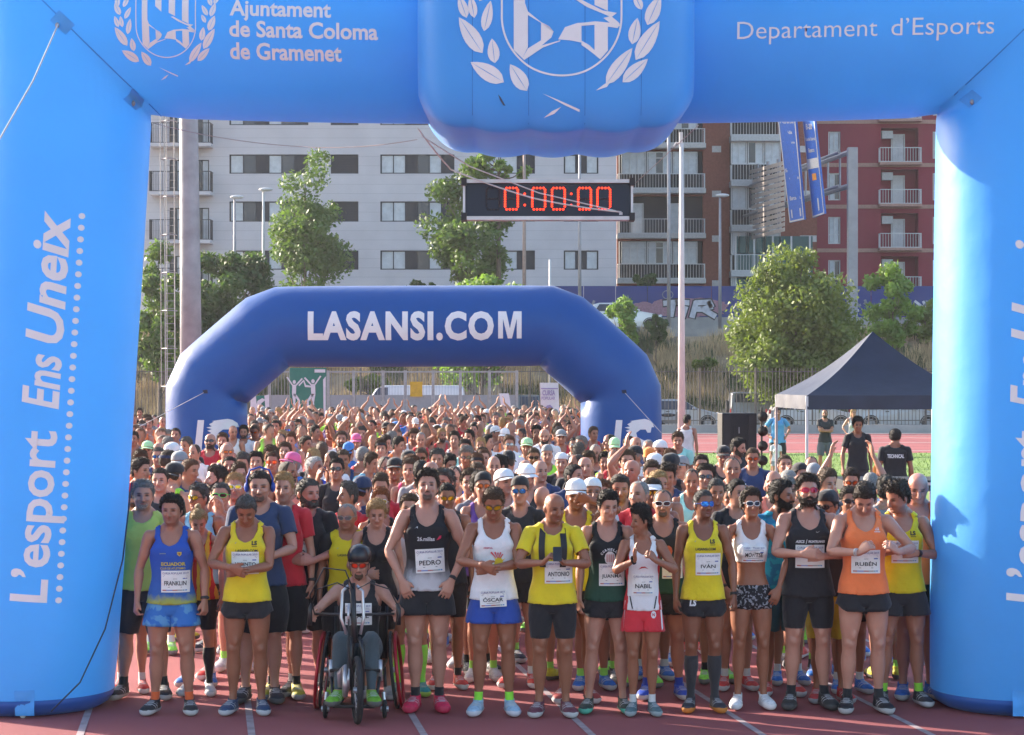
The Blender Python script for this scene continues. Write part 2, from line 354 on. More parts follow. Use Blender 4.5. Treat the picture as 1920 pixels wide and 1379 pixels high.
def pose(armL='down', armR='down', head=(0, 0, 0), lean=0, twist=0, feet=.0, step=0., sway=0., bend=0, dl=(0, 0, 0), dr=(0, 0, 0), seat=None, toe=9):
    """head = (yaw to the person's left, pitch down, tilt). Returns rotation and offset per bone."""
    Rb = [None] * NB; tb = [None] * NB
    p0 = np.array([0, 0, 1.0]); off = np.array([sway, 0, 0.]) 
    if seat is not None: off = np.array(seat, float)
    Rp = rot('Z', twist * .3) @ rot('X', lean * .4)
    def setb(i, Rm, piv_rest, piv_new): Rb[i] = Rm; tb[i] = piv_new - Rm @ piv_rest
    setb(0, Rp, p0, p0 + off)
    ap = lambda i, v: Rb[i] @ np.asarray(v, float) + tb[i]
    pc = np.array([0, 0, 1.06]); Rc = Rp @ rot('Z', twist * .7) @ rot('X', lean * .6) @ rot('X', bend); setb(1, Rc, pc, ap(0, pc))
    hy, hp_, ht = head; pn = np.array([0, .02, 1.455]); ph = np.array([0, .012, 1.545])
    Rn = Rc @ rot('Z', hy * .4) @ rot('X', hp_ * .45 - lean * .3) @ rot('Y', ht * .4); setb(2, Rn, pn, ap(1, pn))
    Rh = .945 * Rn @ rot('Z', hy * .6) @ rot('X', hp_ * .55 - lean * .3) @ rot('Y', ht * .6); setb(3, Rh, ph, ap(2, ph))
    for i, (s, an, dd) in enumerate(((1, armL, dl), (-1, armR, dr))):
        mir = np.array([s, 1, 1]); wr, fd, td, pole, curl = ARM[an]
        wr = np.array(wr) * mir + np.array(dd) ; fd = np.array(fd) * mir; td = np.array(td) * mir; pole = np.array(pole) * mir
        sh = SHO * mir; a0 = AD * mir
        raise_ = np.clip((wr[2] - 1.35) / .5, 0, 1) * .055
        ns = ap(1, sh) + np.array([-s * raise_ * .3, 0, raise_])
        el, wp = ik(ns, wr + off * (1 if seat is None else 0), LU, LF, pole)
        ud = (el - ns) / LU; fdv = (wp - el) / LF
        f0 = frame(a0, Y3); Ru = frame(ud, pole) @ f0.T
        setb(4 + i, Ru, sh, ns)
        er = sh + a0 * LU; t0 = frame(a0, -Y3)
        th_h = td / np.linalg.norm(td); th_e = Ru @ (-Y3)
        Rf = frame(fdv, th_h * .55 + th_e * .45) @ t0.T; setb(6 + i, Rf, er, el)
        wrr = sh + a0 * (LU + LF); Rw = frame(fd, td) @ t0.T; setb(8 + i, Rw, wrr, wp)
        ax = 'Y'
        pr = sh + a0 * (LU + LF + .09); q1 = np.array(Matrix.Rotation(R(curl[0]) * s, 3, Vector(Y3)))
        R1 = Rw @ q1; setb(10 + i, R1, pr, ap(8 + i, pr))
        pr2 = sh + a0 * (LU + LF + .125) + np.cross(a0, Y3) * 0; q2 = np.array(Matrix.Rotation(R(curl[1]) * s, 3, Vector(Y3)))
        setb(12 + i, R1 @ q2, pr2, ap(10 + i, pr2))
        hp = HIP * mir; kn = KNE * mir; an_ = ANK * mir; nh = ap(0, hp)
        l1 = np.linalg.norm(kn - hp); l2 = np.linalg.norm(an_ - kn)
        if seat is None:
            ta = an_ + np.array([s * feet, 0, 0]) + np.array([0, -step * s, 0]); kp = (s * .12, -1, 0)
        else:
            ta = np.array([s * .13, seat[1] - .50, .20]); kp = (s * .1, -1, 1.2)
        k_, a_ = ik(nh, ta, l1, l2, kp)
        fr = frame(kn - hp, -Y3); Rt = frame(k_ - nh, np.array(kp)) @ fr.T; setb(14 + i, Rt, hp, nh)
        fr = frame(an_ - kn, -Y3); Rs = frame(a_ - k_, np.array((s * .12, -1, 0))) @ fr.T; setb(16 + i, Rs, kn, k_)
        setb(18 + i, rot('Z', s * toe), an_, a_)
    return np.array(Rb), np.array(tb)
def skin(V, Wt, P):
    Rb, tb = P
    return np.einsum('nb,bij,nj->ni', Wt, Rb, V) + Wt @ tb
def clip(V, T, f):
    """part of the mesh where f > 0: returns (I, J, t, triangles) with new vertices as blends of old ones"""
    ins = f > 0; cnt = ins[T].sum(1)
    I = []; J = []; tt = []; key = {}
    out = []
    def vid(i, j):
        if i == j: k = (i, i)
        else: k = (min(i, j), max(i, j))
        if k not in key:
            key[k] = len(I); a, b = k; I.append(a); J.append(b); tt.append(0. if a == b else float(f[a] / (f[a] - f[b])))
        return key[k]
    for tri in T[cnt == 3]: out.append((vid(tri[0], tri[0]), vid(tri[1], tri[1]), vid(tri[2], tri[2])))
    for tri in T[(cnt == 1) | (cnt == 2)]:
        poly = []
        for k in range(3):
            a, b = tri[k], tri[(k + 1) % 3]
            if ins[a]: poly.append(vid(a, a))
            if ins[a] != ins[b]: poly.append(vid(a, b))
        for k in range(1, len(poly) - 1): out.append((poly[0], poly[k], poly[k + 1]))
    if not out: return None
    return np.array(I), np.array(J), np.array(tt), np.array(out)
class Body:
    def __init__(s, female=False):
        s.female = female; s.V, s.T = build_rest(female); s.W = weights(s.V); s.E, _ = edges_of(s.T); s.cache = {}
        V = s.V; x, y, z = V.T; s.aw = s.W[:, 4:14].sum(1)
        # colour mask: r = eyebrows, g = lips, b = eyes
        fr = sm(-y, .05, .06) * (z > 1.5)
        el = lambda cx, cz, rx, rz: np.clip(1.6 - 1.2 * np.sqrt(((np.abs(x) - cx) / rx) ** 2 + ((z - cz) / rz) ** 2), 0, 1) * fr
        s.mask = np.stack([el(.031, 1.6580 , .021, .0072), el(0, 1.5715, .027, .0095), el(.031, 1.6390, .0160, .0078), (0 if female else 1) * sm(.085 - np.sqrt((x * .95) ** 2 + ((z - 1.545) * 1.25) ** 2), 0, .025) * (z > 1.50) * sm(-y, -.03, .02) * (1 - .8 * np.exp(-(x / .02) ** 2 - ((z - 1.605) / .014) ** 2)) * (z < 1.605)], 1)
        r = None
        for i, sg in enumerate((1, -1)):
            a = (V * [sg, 1, 1] - SHO) @ AD; r = a if r is None else np.where(x < 0, a, r)
        s.a = r
    def field(s, g):
        V = s.V; x, y, z = V.T; ax = np.abs(x); aw = s.aw; a = s.a
        front = sm(-y, -.02, .04)
        if g in ('singlet', 'singlet_long', 'bra', 'singlet_short'):
            rz = .055 + .075 * front; 
            neck = (np.sqrt((x / .086) ** 2 + ((z - 1.475) / rz) ** 2) - 1) * .07
            arm = np.interp(z, [1.20, 1.27, 1.33, 1.37, 1.42, 1.5], [.30, .20, .158, .136, .128, .126]) - ax
            hem = z - {'singlet': .875, 'singlet_long': .84, 'bra': 1.165, 'singlet_short': .93}[g]
            return np.minimum(np.minimum(np.minimum(neck, arm), np.minimum(hem, (.5 - aw) * .1)), 1.5 - z)
        if g in ('tshirt', 'tshirt_long', 'polo'):
            rz = .03 + .045 * front
            neck = (np.sqrt((x / .075) ** 2 + ((z - 1.485) / rz) ** 2) - 1) * .06
            hem = z - (.87 if g == 'tshirt' else .83)
            return np.minimum(np.minimum(neck, np.where(((aw > .5) & (ax > .172)) | (ax > .205), .175 - a, hem)), 1.5 - z)
        if g in ('shorts', 'splits', 'tights', 'hotpants', 'knee_shorts', 'leggings'):
            hem = {'shorts': .70, 'splits': .745, 'tights': .60, 'hotpants': .785, 'knee_shorts': .52, 'leggings': .10}[g]
            lz = hem if g != 'splits' else hem + .045 * sm(ax, .11, .18)
            return np.minimum(np.minimum(.985 - z, z - lz), np.where(ax > .24, -1, 1))
        if g == 'sock': return np.minimum(np.minimum(.16 - z, z - .03), 1)
        if g == 'highsock': return np.minimum(.43 - z, z - .03)
        if g == 'sleeve': return np.minimum(.44 - z, z - .13)
        if g == 'kneeband': return np.minimum(.545 - z, z - .50)
        if g == 'shoe': return .094 + .012 * sm(y, -.02, .05) - z
        if g == 'sole': return .033 - z
        if g in ('hair', 'receding', 'lowhair'):
            ang = np.arctan2(ax, -(y - .0))
            zl = np.interp(ang, [0, .45, .75, 1.0, 1.25, 1.42, 1.62, 1.85, 2.2, 3.14], [1.708, 1.708, 1.700, 1.675, 1.645, 1.612, 1.648, 1.612, 1.572, 1.555])
            if g == 'receding': zl = np.interp(ang, [0, .25, .55, .85, 1.1, 1.35, 1.62, 1.85, 2.2, 3.14], [1.732, 1.742, 1.748, 1.715, 1.668, 1.62, 1.648, 1.612, 1.572, 1.555])
            if g == 'lowhair': zl = np.interp(ang, [0, .45, .9, 1.2, 1.5, 2.2, 3.14], [1.700, 1.700, 1.67, 1.60, 1.56, 1.53, 1.51])
            f = z - zl + .007 * np.array([noise.noise(Vector(v) * 70) if 1.5 < v[2] else 0 for v in V])
            ear = np.maximum((ax - .0795) * 1.5, -1) ; f = np.where((z < 1.66) & (ax > .079), np.minimum(f, .0795 - ax), f)
            return f
        if g == 'beard':
            zt = np.interp(ax, [0, .02, .034, .05, .066, .076], [1.591, 1.588, 1.578, 1.580, 1.602, 1.628])
            f = np.minimum(zt - z, np.minimum(.012 - y, z - 1.508 + .02 * sm(y, -.05, 0)))
            lip = np.sqrt((x / .022) ** 2 + ((z - 1.5705) / .0075) ** 2) - 1
            return np.minimum(f, np.minimum(lip * .01, .079 - ax))
        if g == 'goatee':
            f = (1 - np.sqrt((x / .037) ** 2 + ((z - 1.552) / .036) ** 2)) * .03; lip = np.sqrt((x / .025) ** 2 + ((z - 1.5705) / .010) ** 2) - 1
            return np.minimum(np.minimum(f, lip * .01), np.minimum(-.04 - y, z - 1.515))
        if g == 'capdome':
            return z - (1.674 - y * .22)
        if g == 'band': return np.minimum(z - (1.672 - y * .12), 1.704 - y * .12 - z)
    def shell(s, g):
        if g not in s.cache:
            f = s.field(g); I, J, t, T = clip(s.V, s.T, f)
            Vr = s.V[I] * (1 - t[:, None]) + s.V[J] * t[:, None]; Wt = s.W[I] * (1 - t[:, None]) + s.W[J] * t[:, None]
            ff = np.maximum(f[I] * (1 - t) + f[J] * t, 0); E, cnt = edges_of(T); bd = np.zeros(len(Vr)); bd[E[cnt == 1].ravel()] = 1
            s.cache[g] = (I, J, t, T, Vr, Wt, ff, E, bd, E[cnt == 1])
        return s.cache[g]
    def garment(s, g, Vp, N, base=.009, loose=0., fit=2, wrinkle=0., side=0, tag_=''):
        I, J, t, T, Vr, Wt, ff, E, bd, BE = s.shell(g)
        P = Vp[I] * (1 - t[:, None]) + Vp[J] * t[:, None]; Nn = N[I] * (1 - t[:, None]) + N[J] * t[:, None]
        x, y, z = Vr.T
        if g in ('hair', 'receding', 'lowhair', 'beard', 'goatee'):
            o = base * .80 * sm(ff, -.002, .03) + .0012
            if loose:
                nz = np.array([noise.noise(Vector(v) * 95) for v in Vr]); o = o * (1 + loose * nz)
            if g in ('hair', 'receding', 'lowhair'): o = o * (1 + .9 * sm(z, 1.69, 1.74) * (base > .012))
        else:
            o = np.full(len(P), base)
            if g.startswith(('singlet', 'tshirt', 'polo')): o = o + loose * (1 - sm(z, .95, 1.32)) + loose * .5 * (sm(s.a[I], .08, .17) * (s.aw[I] > .5))
            elif g in ('shorts', 'splits', 'hotpants', 'knee_shorts'): o = o + loose * (1 - sm(z, .68, .90))
            elif g == 'shoe': o = o + .004 * sm(-y, .0, .15)
            elif g == 'capdome': o = o + .012 * sm(z, 1.68, 1.74)
        if wrinkle:
            w_ = np.array([noise.noise(Vector((v[0] * 9, v[1] * 9, v[2] * 5 + v[0] * 6)) + Vector((hash(tag_) % 97, 0, 0))) for v in Vr])
            o = o + wrinkle * 1.5 * w_ * (1 - bd * .5)
        P = P + Nn * o[:, None]
        if fit:
            keep = bd * .75; P2 = lap(P, E, fit, .5, keep=keep)
            d = ((P2 - P) * Nn).sum(1); d = np.maximum(d, -(o - .006).clip(0)); P = P2 - Nn * np.minimum(((P2 - P) * Nn).sum(1) - d, 0)[:, None]
        Tn = T; 
        if side:
            k = (Vr[:, 0] * side > 0); Tn = T[k[T].all(1)]; used = np.unique(Tn); mp = -np.ones(len(P), int); mp[used] = np.arange(len(used))
            Tn = mp[Tn]; P = P[used]; Vr = Vr[used]; bd = bd[used]; Nn = Nn[used]; E, cnt = edges_of(Tn); BE = E[cnt == 1]
        # hem: a short strip turned inwards along the open edge
        if g not in ('hair', 'receding', 'lowhair', 'beard', 'goatee', 'sole') and len(BE):
            bi = np.unique(BE); m2 = -np.ones(len(P), int); m2[bi] = np.arange(len(bi)) + len(P)
            dirE = {}
            tri_e = {}
            for tr in Tn[(m2[Tn] >= 0).sum(1) >= 2]:
                for q in range(3): tri_e[(tr[q], tr[(q + 1) % 3])] = 1
            ex = []
            for a_, b_ in BE:
                if (a_, b_) not in tri_e: a_, b_ = b_, a_
                ex += [(b_, a_, m2[a_]), (b_, m2[a_], m2[b_])]
            P = np.concatenate([P, P[bi] - Nn[bi] * min(base, .007)]); Vr = np.concatenate([Vr, Vr[bi]]); Tn = np.concatenate([Tn, np.array(ex)])
        return P, Tn, Vr

# ================================================================ THE SETTING
TRACK = mat('track_rubber', (.30, .078, .082), rough=.85, noise_amt=.16, nscale=.6, bump=.35, bscale=180)
WHITE = mat('white_paint', (.62, .60, .60), rough=.7, noise_amt=.12, nscale=14); LINEW = mat('worn_lane_paint', (.34, .27, .28), rough=.8, noise_amt=.25, nscale=9)
LANE = Vector((-.1425, 1, 0)).normalized(); LN = Vector((LANE.y, -LANE.x, 0))
def sheet(name, pts, z, m, kind='structure'):
    mb = MB(); mb.add([(p[0], p[1], z) for p in pts], [tuple(range(len(pts)))]); o = mb.build(name, m); return tag(o, kind=kind)
GRND = mat('dry_ground', (.16, .13, .09), rough=.95, noise_amt=.3, nscale=.4, bump=.4, bscale=6)
sheet('ground', [(-400, -20), (400, -20), (400, 900), (-400, 900)], -.03, GRND)
sheet('running_track', [(-60, 2), (60, 2), (60, 96.5), (-60, 96.5)], 0, TRACK)
D0 = Dof(1379)
for px in (-170, 150, 472, 795, 1110, 1430, 1747, 2067):
    b = Vector(((px - 960) * D0 / F, D0, 0)); a0, a1 = b - LANE * 11, b + LANE * 62
    sheet('lane_line', [a0 - LN * .027, a0 + LN * .027, a1 + LN * .027, a1 - LN * .027], .004, LINEW)
for py, sl in ((822, .5), (831, .8), (846, 1.2), (817, .3)):
    D = Dof(py); sheet('lane_line', [(2, D - sl), (40, D + sl * 2), (40, D + sl * 2 + .45), (2, D - sl + .45)], .004, LINEW)
GRASS = mat('turf', (.16, .26, .05), rough=.9, noise_amt=.3, nscale=3, bump=.6, bscale=60)
sheet('infield_grass', [(3.3, 44), (60, 36), (60, 73.5), (3.5, 72)], .008, GRASS)
mb = MB(); rr = random.Random(2)
for k in range(9000):
    y = rr.uniform(50, 72); x = rr.uniform(4, 16); h = rr.uniform(.03, .07); a = rr.uniform(0, 3.14); dx, dy = math.cos(a) * .012, math.sin(a) * .012
    mb.add([(x - dx, y - dy, .008), (x + dx, y + dy, .008), (x + rr.uniform(-.02, .02), y, h)], [(0, 1, 2)])
tag(mb.build('grass_blades', GRASS), 'short bright green grass of the infield beyond the runners', 'grass', kind='stuff')
CONC = mat('concrete', (.34, .33, .32), rough=.9, noise_amt=.16, nscale=1.2, bump=.25, bscale=25)
sheet('pavement', [(-60, 96.5), (60, 96.5), (60, 99), (-60, 99)], .004, CONC)
ASPH = mat('asphalt', (.055, .055, .06), rough=.9, noise_amt=.15, nscale=1.5, bump=.2, bscale=60)
sheet('street', [(-60, 99), (60, 99), (60, 111.6), (-60, 111.6)], .006, ASPH)
# embankment with a road on top
DRY = mat('dry_grass', (.27, .20, .12), rough=.95, noise_amt=.45, nscale=.7, bump=.8, bscale=5)
def bank_z(x, y):
    t = min(max((y - 111.5) / 11.5, 0), 1); t = t * t * (3 - 2 * t) * .35 + t * .65
    return t * 4.9 + (.35 * noise.noise(Vector((x * .25, y * .3, 0))) + .15 * noise.noise(Vector((x, y, 3)))) * math.sin(math.pi * min(max(t, 0), 1))
nx, ny = 150, 22; V = []; T = []
for j in range(ny):
    for i in range(nx):
        x, y = -45 + 90 * i / (nx - 1), 111.5 + 12.2 * j / (ny - 1); V.append((x, y, bank_z(x, y)))
T = [(j * nx + i, j * nx + i + 1, (j + 1) * nx + i + 1, (j + 1) * nx + i) for j in range(ny - 1) for i in range(nx - 1)]
tag(link('embankment', mesh_np('embankment', V, T), DRY), kind='structure')
STRAW = mat('straw_stalks', (.50, .38, .22), rough=.9, noise_amt=.4, nscale=.8); OLIVE = mat('scrub_leaves', (.075, .095, .035), rough=.85, noise_amt=.5, nscale=1.2)
def blades(name, n, m, seed, hmin, hmax, mask, wd, label, xr=(-22, 24), yr=(111.6, 123)):
    r_ = random.Random(seed); V = []; T = []
    while len(T) < n:
        x, y = r_.uniform(*xr), r_.uniform(*yr)
        if noise.noise(Vector((x * .35, y * .5, seed))) < mask: continue
        z = bank_z(x, y); h = r_.uniform(hmin, hmax); a = r_.uniform(0, 3.14); dx, dy = math.cos(a) * wd, math.sin(a) * wd; k = len(V)
        V += [(x - dx, y - dy, z - .05), (x + dx, y + dy, z - .05), (x + r_.gauss(0, .2) * h, y + r_.gauss(0, .2) * h, z + h)]; T.append((k, k + 1, k + 2))
    return tag(link(name, mesh_np(name, V, T, smooth=False), m), label, 'grass', kind='stuff')
blades('dry_grass', 42000, STRAW, 5, .35, 1.0, -.05, .022, 'tall straw coloured grass covering the embankment behind the fence')
blades('scrub_undergrowth', 14000, OLIVE, 9, .25, .8, .08, .06, 'dark olive scrub growing low on the embankment')
mb = MB(); mb.box(-60, 60, 123.6, 124, 3.8, 5.36); tag(mb.build('road_parapet', CONC), 'long concrete parapet along the upper road above the embankment', 'wall')
sheet('upper_road', [(-60, 124), (60, 124), (60, 133), (-60, 133)], 5.3, ASPH); sheet('upper_pavement', [(-80, 133), (80, 133), (80, 330), (-80, 330)], 5.32, CONC)
mb = MB(); mb.box(-60, 60, 98.0, 98.4, 0, .37); tag(mb.build('kerb_wall', CONC), 'low pale concrete wall carrying the tall bar fence', 'wall')

# ---- vegetation
def leaf_mat(name, col, k=.35):
    m = mat(name, col, rough=.55, noise_amt=k, nscale=.9); b = m.node_tree.nodes['Principled BSDF']; n = m.node_tree.nodes; l = m.node_tree.links
    tr = n.new('ShaderNodeBsdfTranslucent'); tr.inputs[0].default_value = (col[0] * 1.6, col[1] * 1.7, col[2] * .8, 1); mx = n.new('ShaderNodeMixShader'); mx.inputs[0].default_value = .3
    l.new(b.outputs[0], mx.inputs[1]); l.new(tr.outputs[0], mx.inputs[2]); l.new(mx.outputs[0], n['Material Output'].inputs[0]); return m
BARK = mat('bark', (.14, .11, .085), rough=.9, noise_amt=.3, nscale=6, bump=.6)
def tree(px, ytop, ybot, wpx, D, m, n=5000, leaf=.16, seed=1, base_z=None, label='', name='tree', clumps=26, shape='round', group=None, trunk_r=.16, cat='tree', lean=0.):
    r_ = random.Random(seed); rn = np.random.default_rng(seed); c = W(px, (ytop + ybot) / 2, D); hh = (ybot - ytop) / 2 * D / F * 1.08; hw = wpx / 2 * D / F * 1.12; n = int(n * 1.5)
    if base_z is None: base_z = bank_z(c.x, D) if D < 123.6 else 5.32
    if D < 111.5: base_z = 0.
    root = empty(name, (c.x, D, base_z), 0, label, cat, group); loc = c - Vector((c.x, D, base_z)); bot = loc.z - hh; cz = loc.z
    cl = []
    for k in range(clumps):
        for _ in range(40):
            v = Vector((r_.uniform(-1, 1), r_.uniform(-1, 1), r_.uniform(-1, 1)))
            if v.length > 1: continue
            if shape == 'cone' and Vector((v.x, v.y, 0)).length > .38 + .70 * (.5 - v.z * .5): continue
            if shape == 'round' and v.length < .35: continue
            break
        cl.append((Vector((v.x * hw * .80, v.y * hw * .75, cz + v.z * hh * .84)), r_.uniform(.22, .40) * min(hw, hh)))
    mb = MB(); mb.tube([(0, 0, -.2), (lean * .3, 0, max(bot * .6, .1)), (lean * .6, 0, cz - hh * .3), (0, 0, cz + hh * .5)], [trunk_r, trunk_r * .75, trunk_r * .5, trunk_r * .15], 8)
    for c_, rad in cl[:14]:
        s0 = Vector((0, 0, max(min(c_.z - hh * .5, cz), bot * .9))); mb.tube([s0, (s0 + c_) / 2 + Vector((0, 0, -.1 * hh)), c_], [trunk_r * .4, trunk_r * .25, trunk_r * .08], 5)
    mb.build('trunk', BARK, root, True)
    ci = rn.integers(0, len(cl), n); cc = np.array([tuple(cl[i][0]) for i in ci]); cr = np.array([cl[i][1] for i in ci])[:, None]
    d = rn.normal(0, 1, (n, 3)); d /= np.linalg.norm(d, axis=1)[:, None]; P = cc + d * cr * rn.uniform(.45, 1.08, (n, 1)) * [1, 1, .85]
    u = rn.normal(0, 1, (n, 3)); u /= np.linalg.norm(u, axis=1)[:, None]; v = np.cross(u, d + rn.normal(0, .5, (n, 3))); v /= np.linalg.norm(v, axis=1)[:, None]
    sz = leaf * rn.uniform(.6, 1.3, (n, 1)); Q = np.concatenate([P - u * sz, P + v * sz * .5, P + u * sz, P - v * sz * .5]); ii = np.arange(n)
    T = np.stack([ii, ii + n, ii + 2 * n, ii + 3 * n], 1)
    cr_ = link('crown', mesh_np('crown', Q, T, smooth=False), m, root); return root
G1 = leaf_mat('leaf_dark', (.055, .10, .026)); G2 = leaf_mat('leaf_mid', (.10, .165, .04)); G3 = leaf_mat('leaf_bright', (.16, .26, .05)); G4 = leaf_mat('leaf_olive', (.14, .19, .04))
tree(572, 268, 570, 168, 126, G2, 6500, .15, 1, label='tall cone shaped tree in front of the pale apartment block', shape='cone', clumps=44)
tree(300, 445, 730, 120, 108, G2, 5200, .15, 2, label='bright green bushy tree behind the caged ladder of the mast', clumps=34)
tree(424, 428, 720, 165, 110, G1, 10500, .15, 3, label='dense dark evergreen tree right of the big steel mast', clumps=46)
tree(885, 288, 560, 172, 125, G2, 7000, .16, 4, label='loose leafy tree behind the race clock', clumps=34)
tree(935, 280, 345, 130, 124, G3, 1400, .15, 14, label='light green tree top showing just above the race clock', clumps=12)
tree(903, 502, 745, 175, 108, G3, 7500, .15, 5, label='rounded lime green tree whose top shows over the dark blue arch', clumps=40)
tree(1162, 537, 680, 66, 112, G3, 2600, .15, 6, label='slim young tree beside the white car on the upper road', clumps=20, trunk_r=.08)
tree(1487, 466, 770, 228, 104, G4, 21000, .13, 7, label='big round olive green tree left of the black gazebo', clumps=80, trunk_r=.2)
tree(1674, 472, 655, 100, 113, G3, 3200, .16, 8, label='young light green tree with thin trunk behind the black gazebo', clumps=22, trunk_r=.08)
tree(1216, 504, 545, 60, 136, G1, 900, .16, 9, label='small dark shrub over the graffiti wall', name='shrub', clumps=10, cat='shrub', trunk_r=.05)
tree(785, 520, 560, 70, 127, G1, 900, .16, 10, label='small dark shrub left of the rounded lime tree', name='shrub', clumps=10, cat='shrub', trunk_r=.05)
for i, (px, yt, yb, w_, D, m_, lb) in enumerate(((1320, 668, 700, 46, 116, G4, 'low scrubby bush between flagpole and big round tree'), (1600, 640, 720, 80, 112, G4, 'scrubby bush on the slope right of the big round tree'),
                    (1735, 560, 640, 80, 121, G4, 'grey green bush by the right leg of the light blue arch'), (690, 690, 745, 90, 106, G4, 'dusty bush behind the mesh fence left of the yellow sign'), (1230, 590, 650, 40, 119, G1, 'dark bush under the parapet near the white car'))):
    tree(px, yt, yb, w_, D, m_, 1800, .13, 20 + i, label=lb, name='bush', clumps=14, cat='bush', trunk_r=.05)

# ---- buildings
GLASS = mat('window_glass', (.045, .05, .075), rough=.12, noise_amt=.1); CURT = mat('pale_curtain', (.58, .60, .62), rough=.7, noise_amt=.12, nscale=3)
DFR = mat('dark_frame', (.022, .024, .034), rough=.6); ROOMD = mat('dark_interior', (.03, .032, .04), rough=.8); WFR = mat('white_frame', (.62, .62, .62), rough=.5, noise_amt=.05)
def facade(name, root, x0, x1, D, z0, z1, holes, m, depth=.45):
    """wall with real openings; holes in metres (x0,x1,z0,z1)"""
    xs = sorted({x0, x1, *[h[0] for h in holes], *[h[1] for h in holes]}); zs = sorted({z0, z1, *[h[2] for h in holes], *[h[3] for h in holes]})
    mb = MB()
    for a, b in zip(zs, zs[1:]):
        run = None
        for c, d in zip(xs, xs[1:]):
            cx, cz = (c + d) / 2, (a + b) / 2; solid = x0 < cx < x1 and z0 < cz < z1 and not any(h[0] < cx < h[1] and h[2] < cz < h[3] for h in holes)
            if solid: run = [run[0] if run else c, d]
            if (not solid or d == xs[-1]) and run: mb.box(run[0], run[1], D, D + depth, a, b); run = None
    return mb.build(name, m, root)
def pxr(D, a, b, c, d):    # pixel rectangle -> metres
    p, q = W(a, d, D), W(b, c, D); return (p.x, q.x, p.z, q.z)
def window(root, h, D, frame, panes, fw=.07, mats_=None, bar=None):
    x0, x1, z0, z1 = h; mb = MB(); y0, y1 = D + .10, D + .20
    mb.box(x0, x1, y0, y1, z0, z0 + fw); mb.box(x0, x1, y0, y1, z1 - fw, z1); mb.box(x0, x0 + fw, y0, y1, z0 + fw, z1 - fw); mb.box(x1 - fw, x1, y0, y1, z0 + fw, z1 - fw)
    n = len(panes); wp = (x1 - x0 - 2 * fw) / n
    for i in range(1, n): mb.box(x0 + fw + wp * i - fw * .4, x0 + fw + wp * i + fw * .4, y0, y1, z0 + fw, z1 - fw)
    if bar: mb.box(x0 + fw, x1 - fw, y0 + .01, y1 - .01, z0 + (z1 - z0) * bar - .03, z0 + (z1 - z0) * bar + .03)
    w_ = mb.build('window', frame, root)
    for i, k in enumerate(panes):
        a = x0 + fw + wp * i + fw * .4; b = a + wp - fw * .8; pm = {'g': GLASS, 'c': CURT, 'd': DFR, 'w': WFR}.get(k)
        if k == 's':
            mb = MB(); nz = 7; dz = (z1 - z0 - 2 * fw) / nz
            for q in range(nz): mb.box(a, b, y0 + .05 + .015 * (q % 2), y0 + .08 + .015 * (q % 2), z0 + fw + dz * q, z0 + fw + dz * (q + .9))
            mb.build('shutter', DFR, w_)
        else:
            mb = MB(); mb.box(a, b, y0 + .04, y0 + .06, z0 + fw, z1 - fw); mb.build('pane', pm, w_)
    return w_
def railing(root, x0, x1, D, z0, z1, m, step=.13, sides=0., solid=False):
    mb = MB(); mb.box(x0, x1, D, D + .05, z1 - .05, z1); mb.box(x0, x1, D, D + .05, z0, z0 + .05)
    n = int((x1 - x0) / step)
    for i in range(n + 1): x = x0 + (x1 - x0 - .03) * i / n; mb.box(x, x + .028, D + .01, D + .04, z0 + .05, z1 - .05)
    if sides:
        for x in (x0, x1 - .04): mb.box(x, x + .04, D + .05, D + sides, z1 - .05, z1); 
        for k in range(int(sides / step)):
            for x in (x0, x1 - .03): mb.box(x, x + .028, D + .05 + k * step, D + .078 + k * step, z0, z1 - .05)
    return mb.build('railing', m, root)
# pale apartment block
root = empty('apartment_building', (-8, 138, 5.3), 0, 'long pale grey apartment block with dark framed windows', 'building'); root_inv = Matrix.Translation((8, -138, -5.3))
class Sub:      # children given in world coordinates
    pass
def adopt(root):
    for o in [c for c in C.objects if c.parent == root and c.get('_w') is None]:
        o.matrix_local = Matrix.Translation(-root.location) @ o.matrix_local; o['_w'] = 1
    for o in list(C.objects):
        if '_w' in o: del o['_w']
PALE = mat('pale_render', (.60, .565, .585), rough=.85, noise_amt=.05, nscale=.7, bump=.15, bscale=3)
def courses(m, pitch, th, dark):
    n = m.node_tree.nodes; l = m.node_tree.links; b = n['Principled BSDF']; src = b.inputs['Base Color'].links[0].from_socket; tc = n.new('ShaderNodeTexCoord'); sx = n.new('ShaderNodeSeparateXYZ'); l.new(tc.outputs['Object'], sx.inputs[0])
    a = n.new('ShaderNodeMath'); a.operation = 'MULTIPLY'; a.inputs[1].default_value = 1 / pitch; l.new(sx.outputs[2], a.inputs[0]); f = n.new('ShaderNodeMath'); f.operation = 'FRACT'; l.new(a.outputs[0], f.inputs[0]); g = n.new('ShaderNodeMath'); g.operation = 'LESS_THAN'; g.inputs[1].default_value = th; l.new(f.outputs[0], g.inputs[0])
    mx = n.new('ShaderNodeMix'); mx.data_type = 'RGBA'; mx.blend_type = 'MULTIPLY'; mx.inputs[7].default_value = (dark, dark, dark, 1); l.new(g.outputs[0], mx.inputs[0]); l.new(src, mx.inputs[6]); l.new(mx.outputs[2], b.inputs['Base Color'])
courses(PALE, .6, .07, .86)
D = 138; holes = []
rows = [(132, 168), (222 - 20, 235), (290, 326), (378, 416), (470, 506), (560, 596)]
cols = [(430, 578, 'cgdcgd'), (620, 672, 's'), (713, 852, 'ccdgcd'), (905, 1003, 'ccd'), (1057, 1122, 'cdc')]
for r0, r1 in rows:
    for a, b, k in cols: holes.append((pxr(D, a, b, r0, r1), k))
doors = []
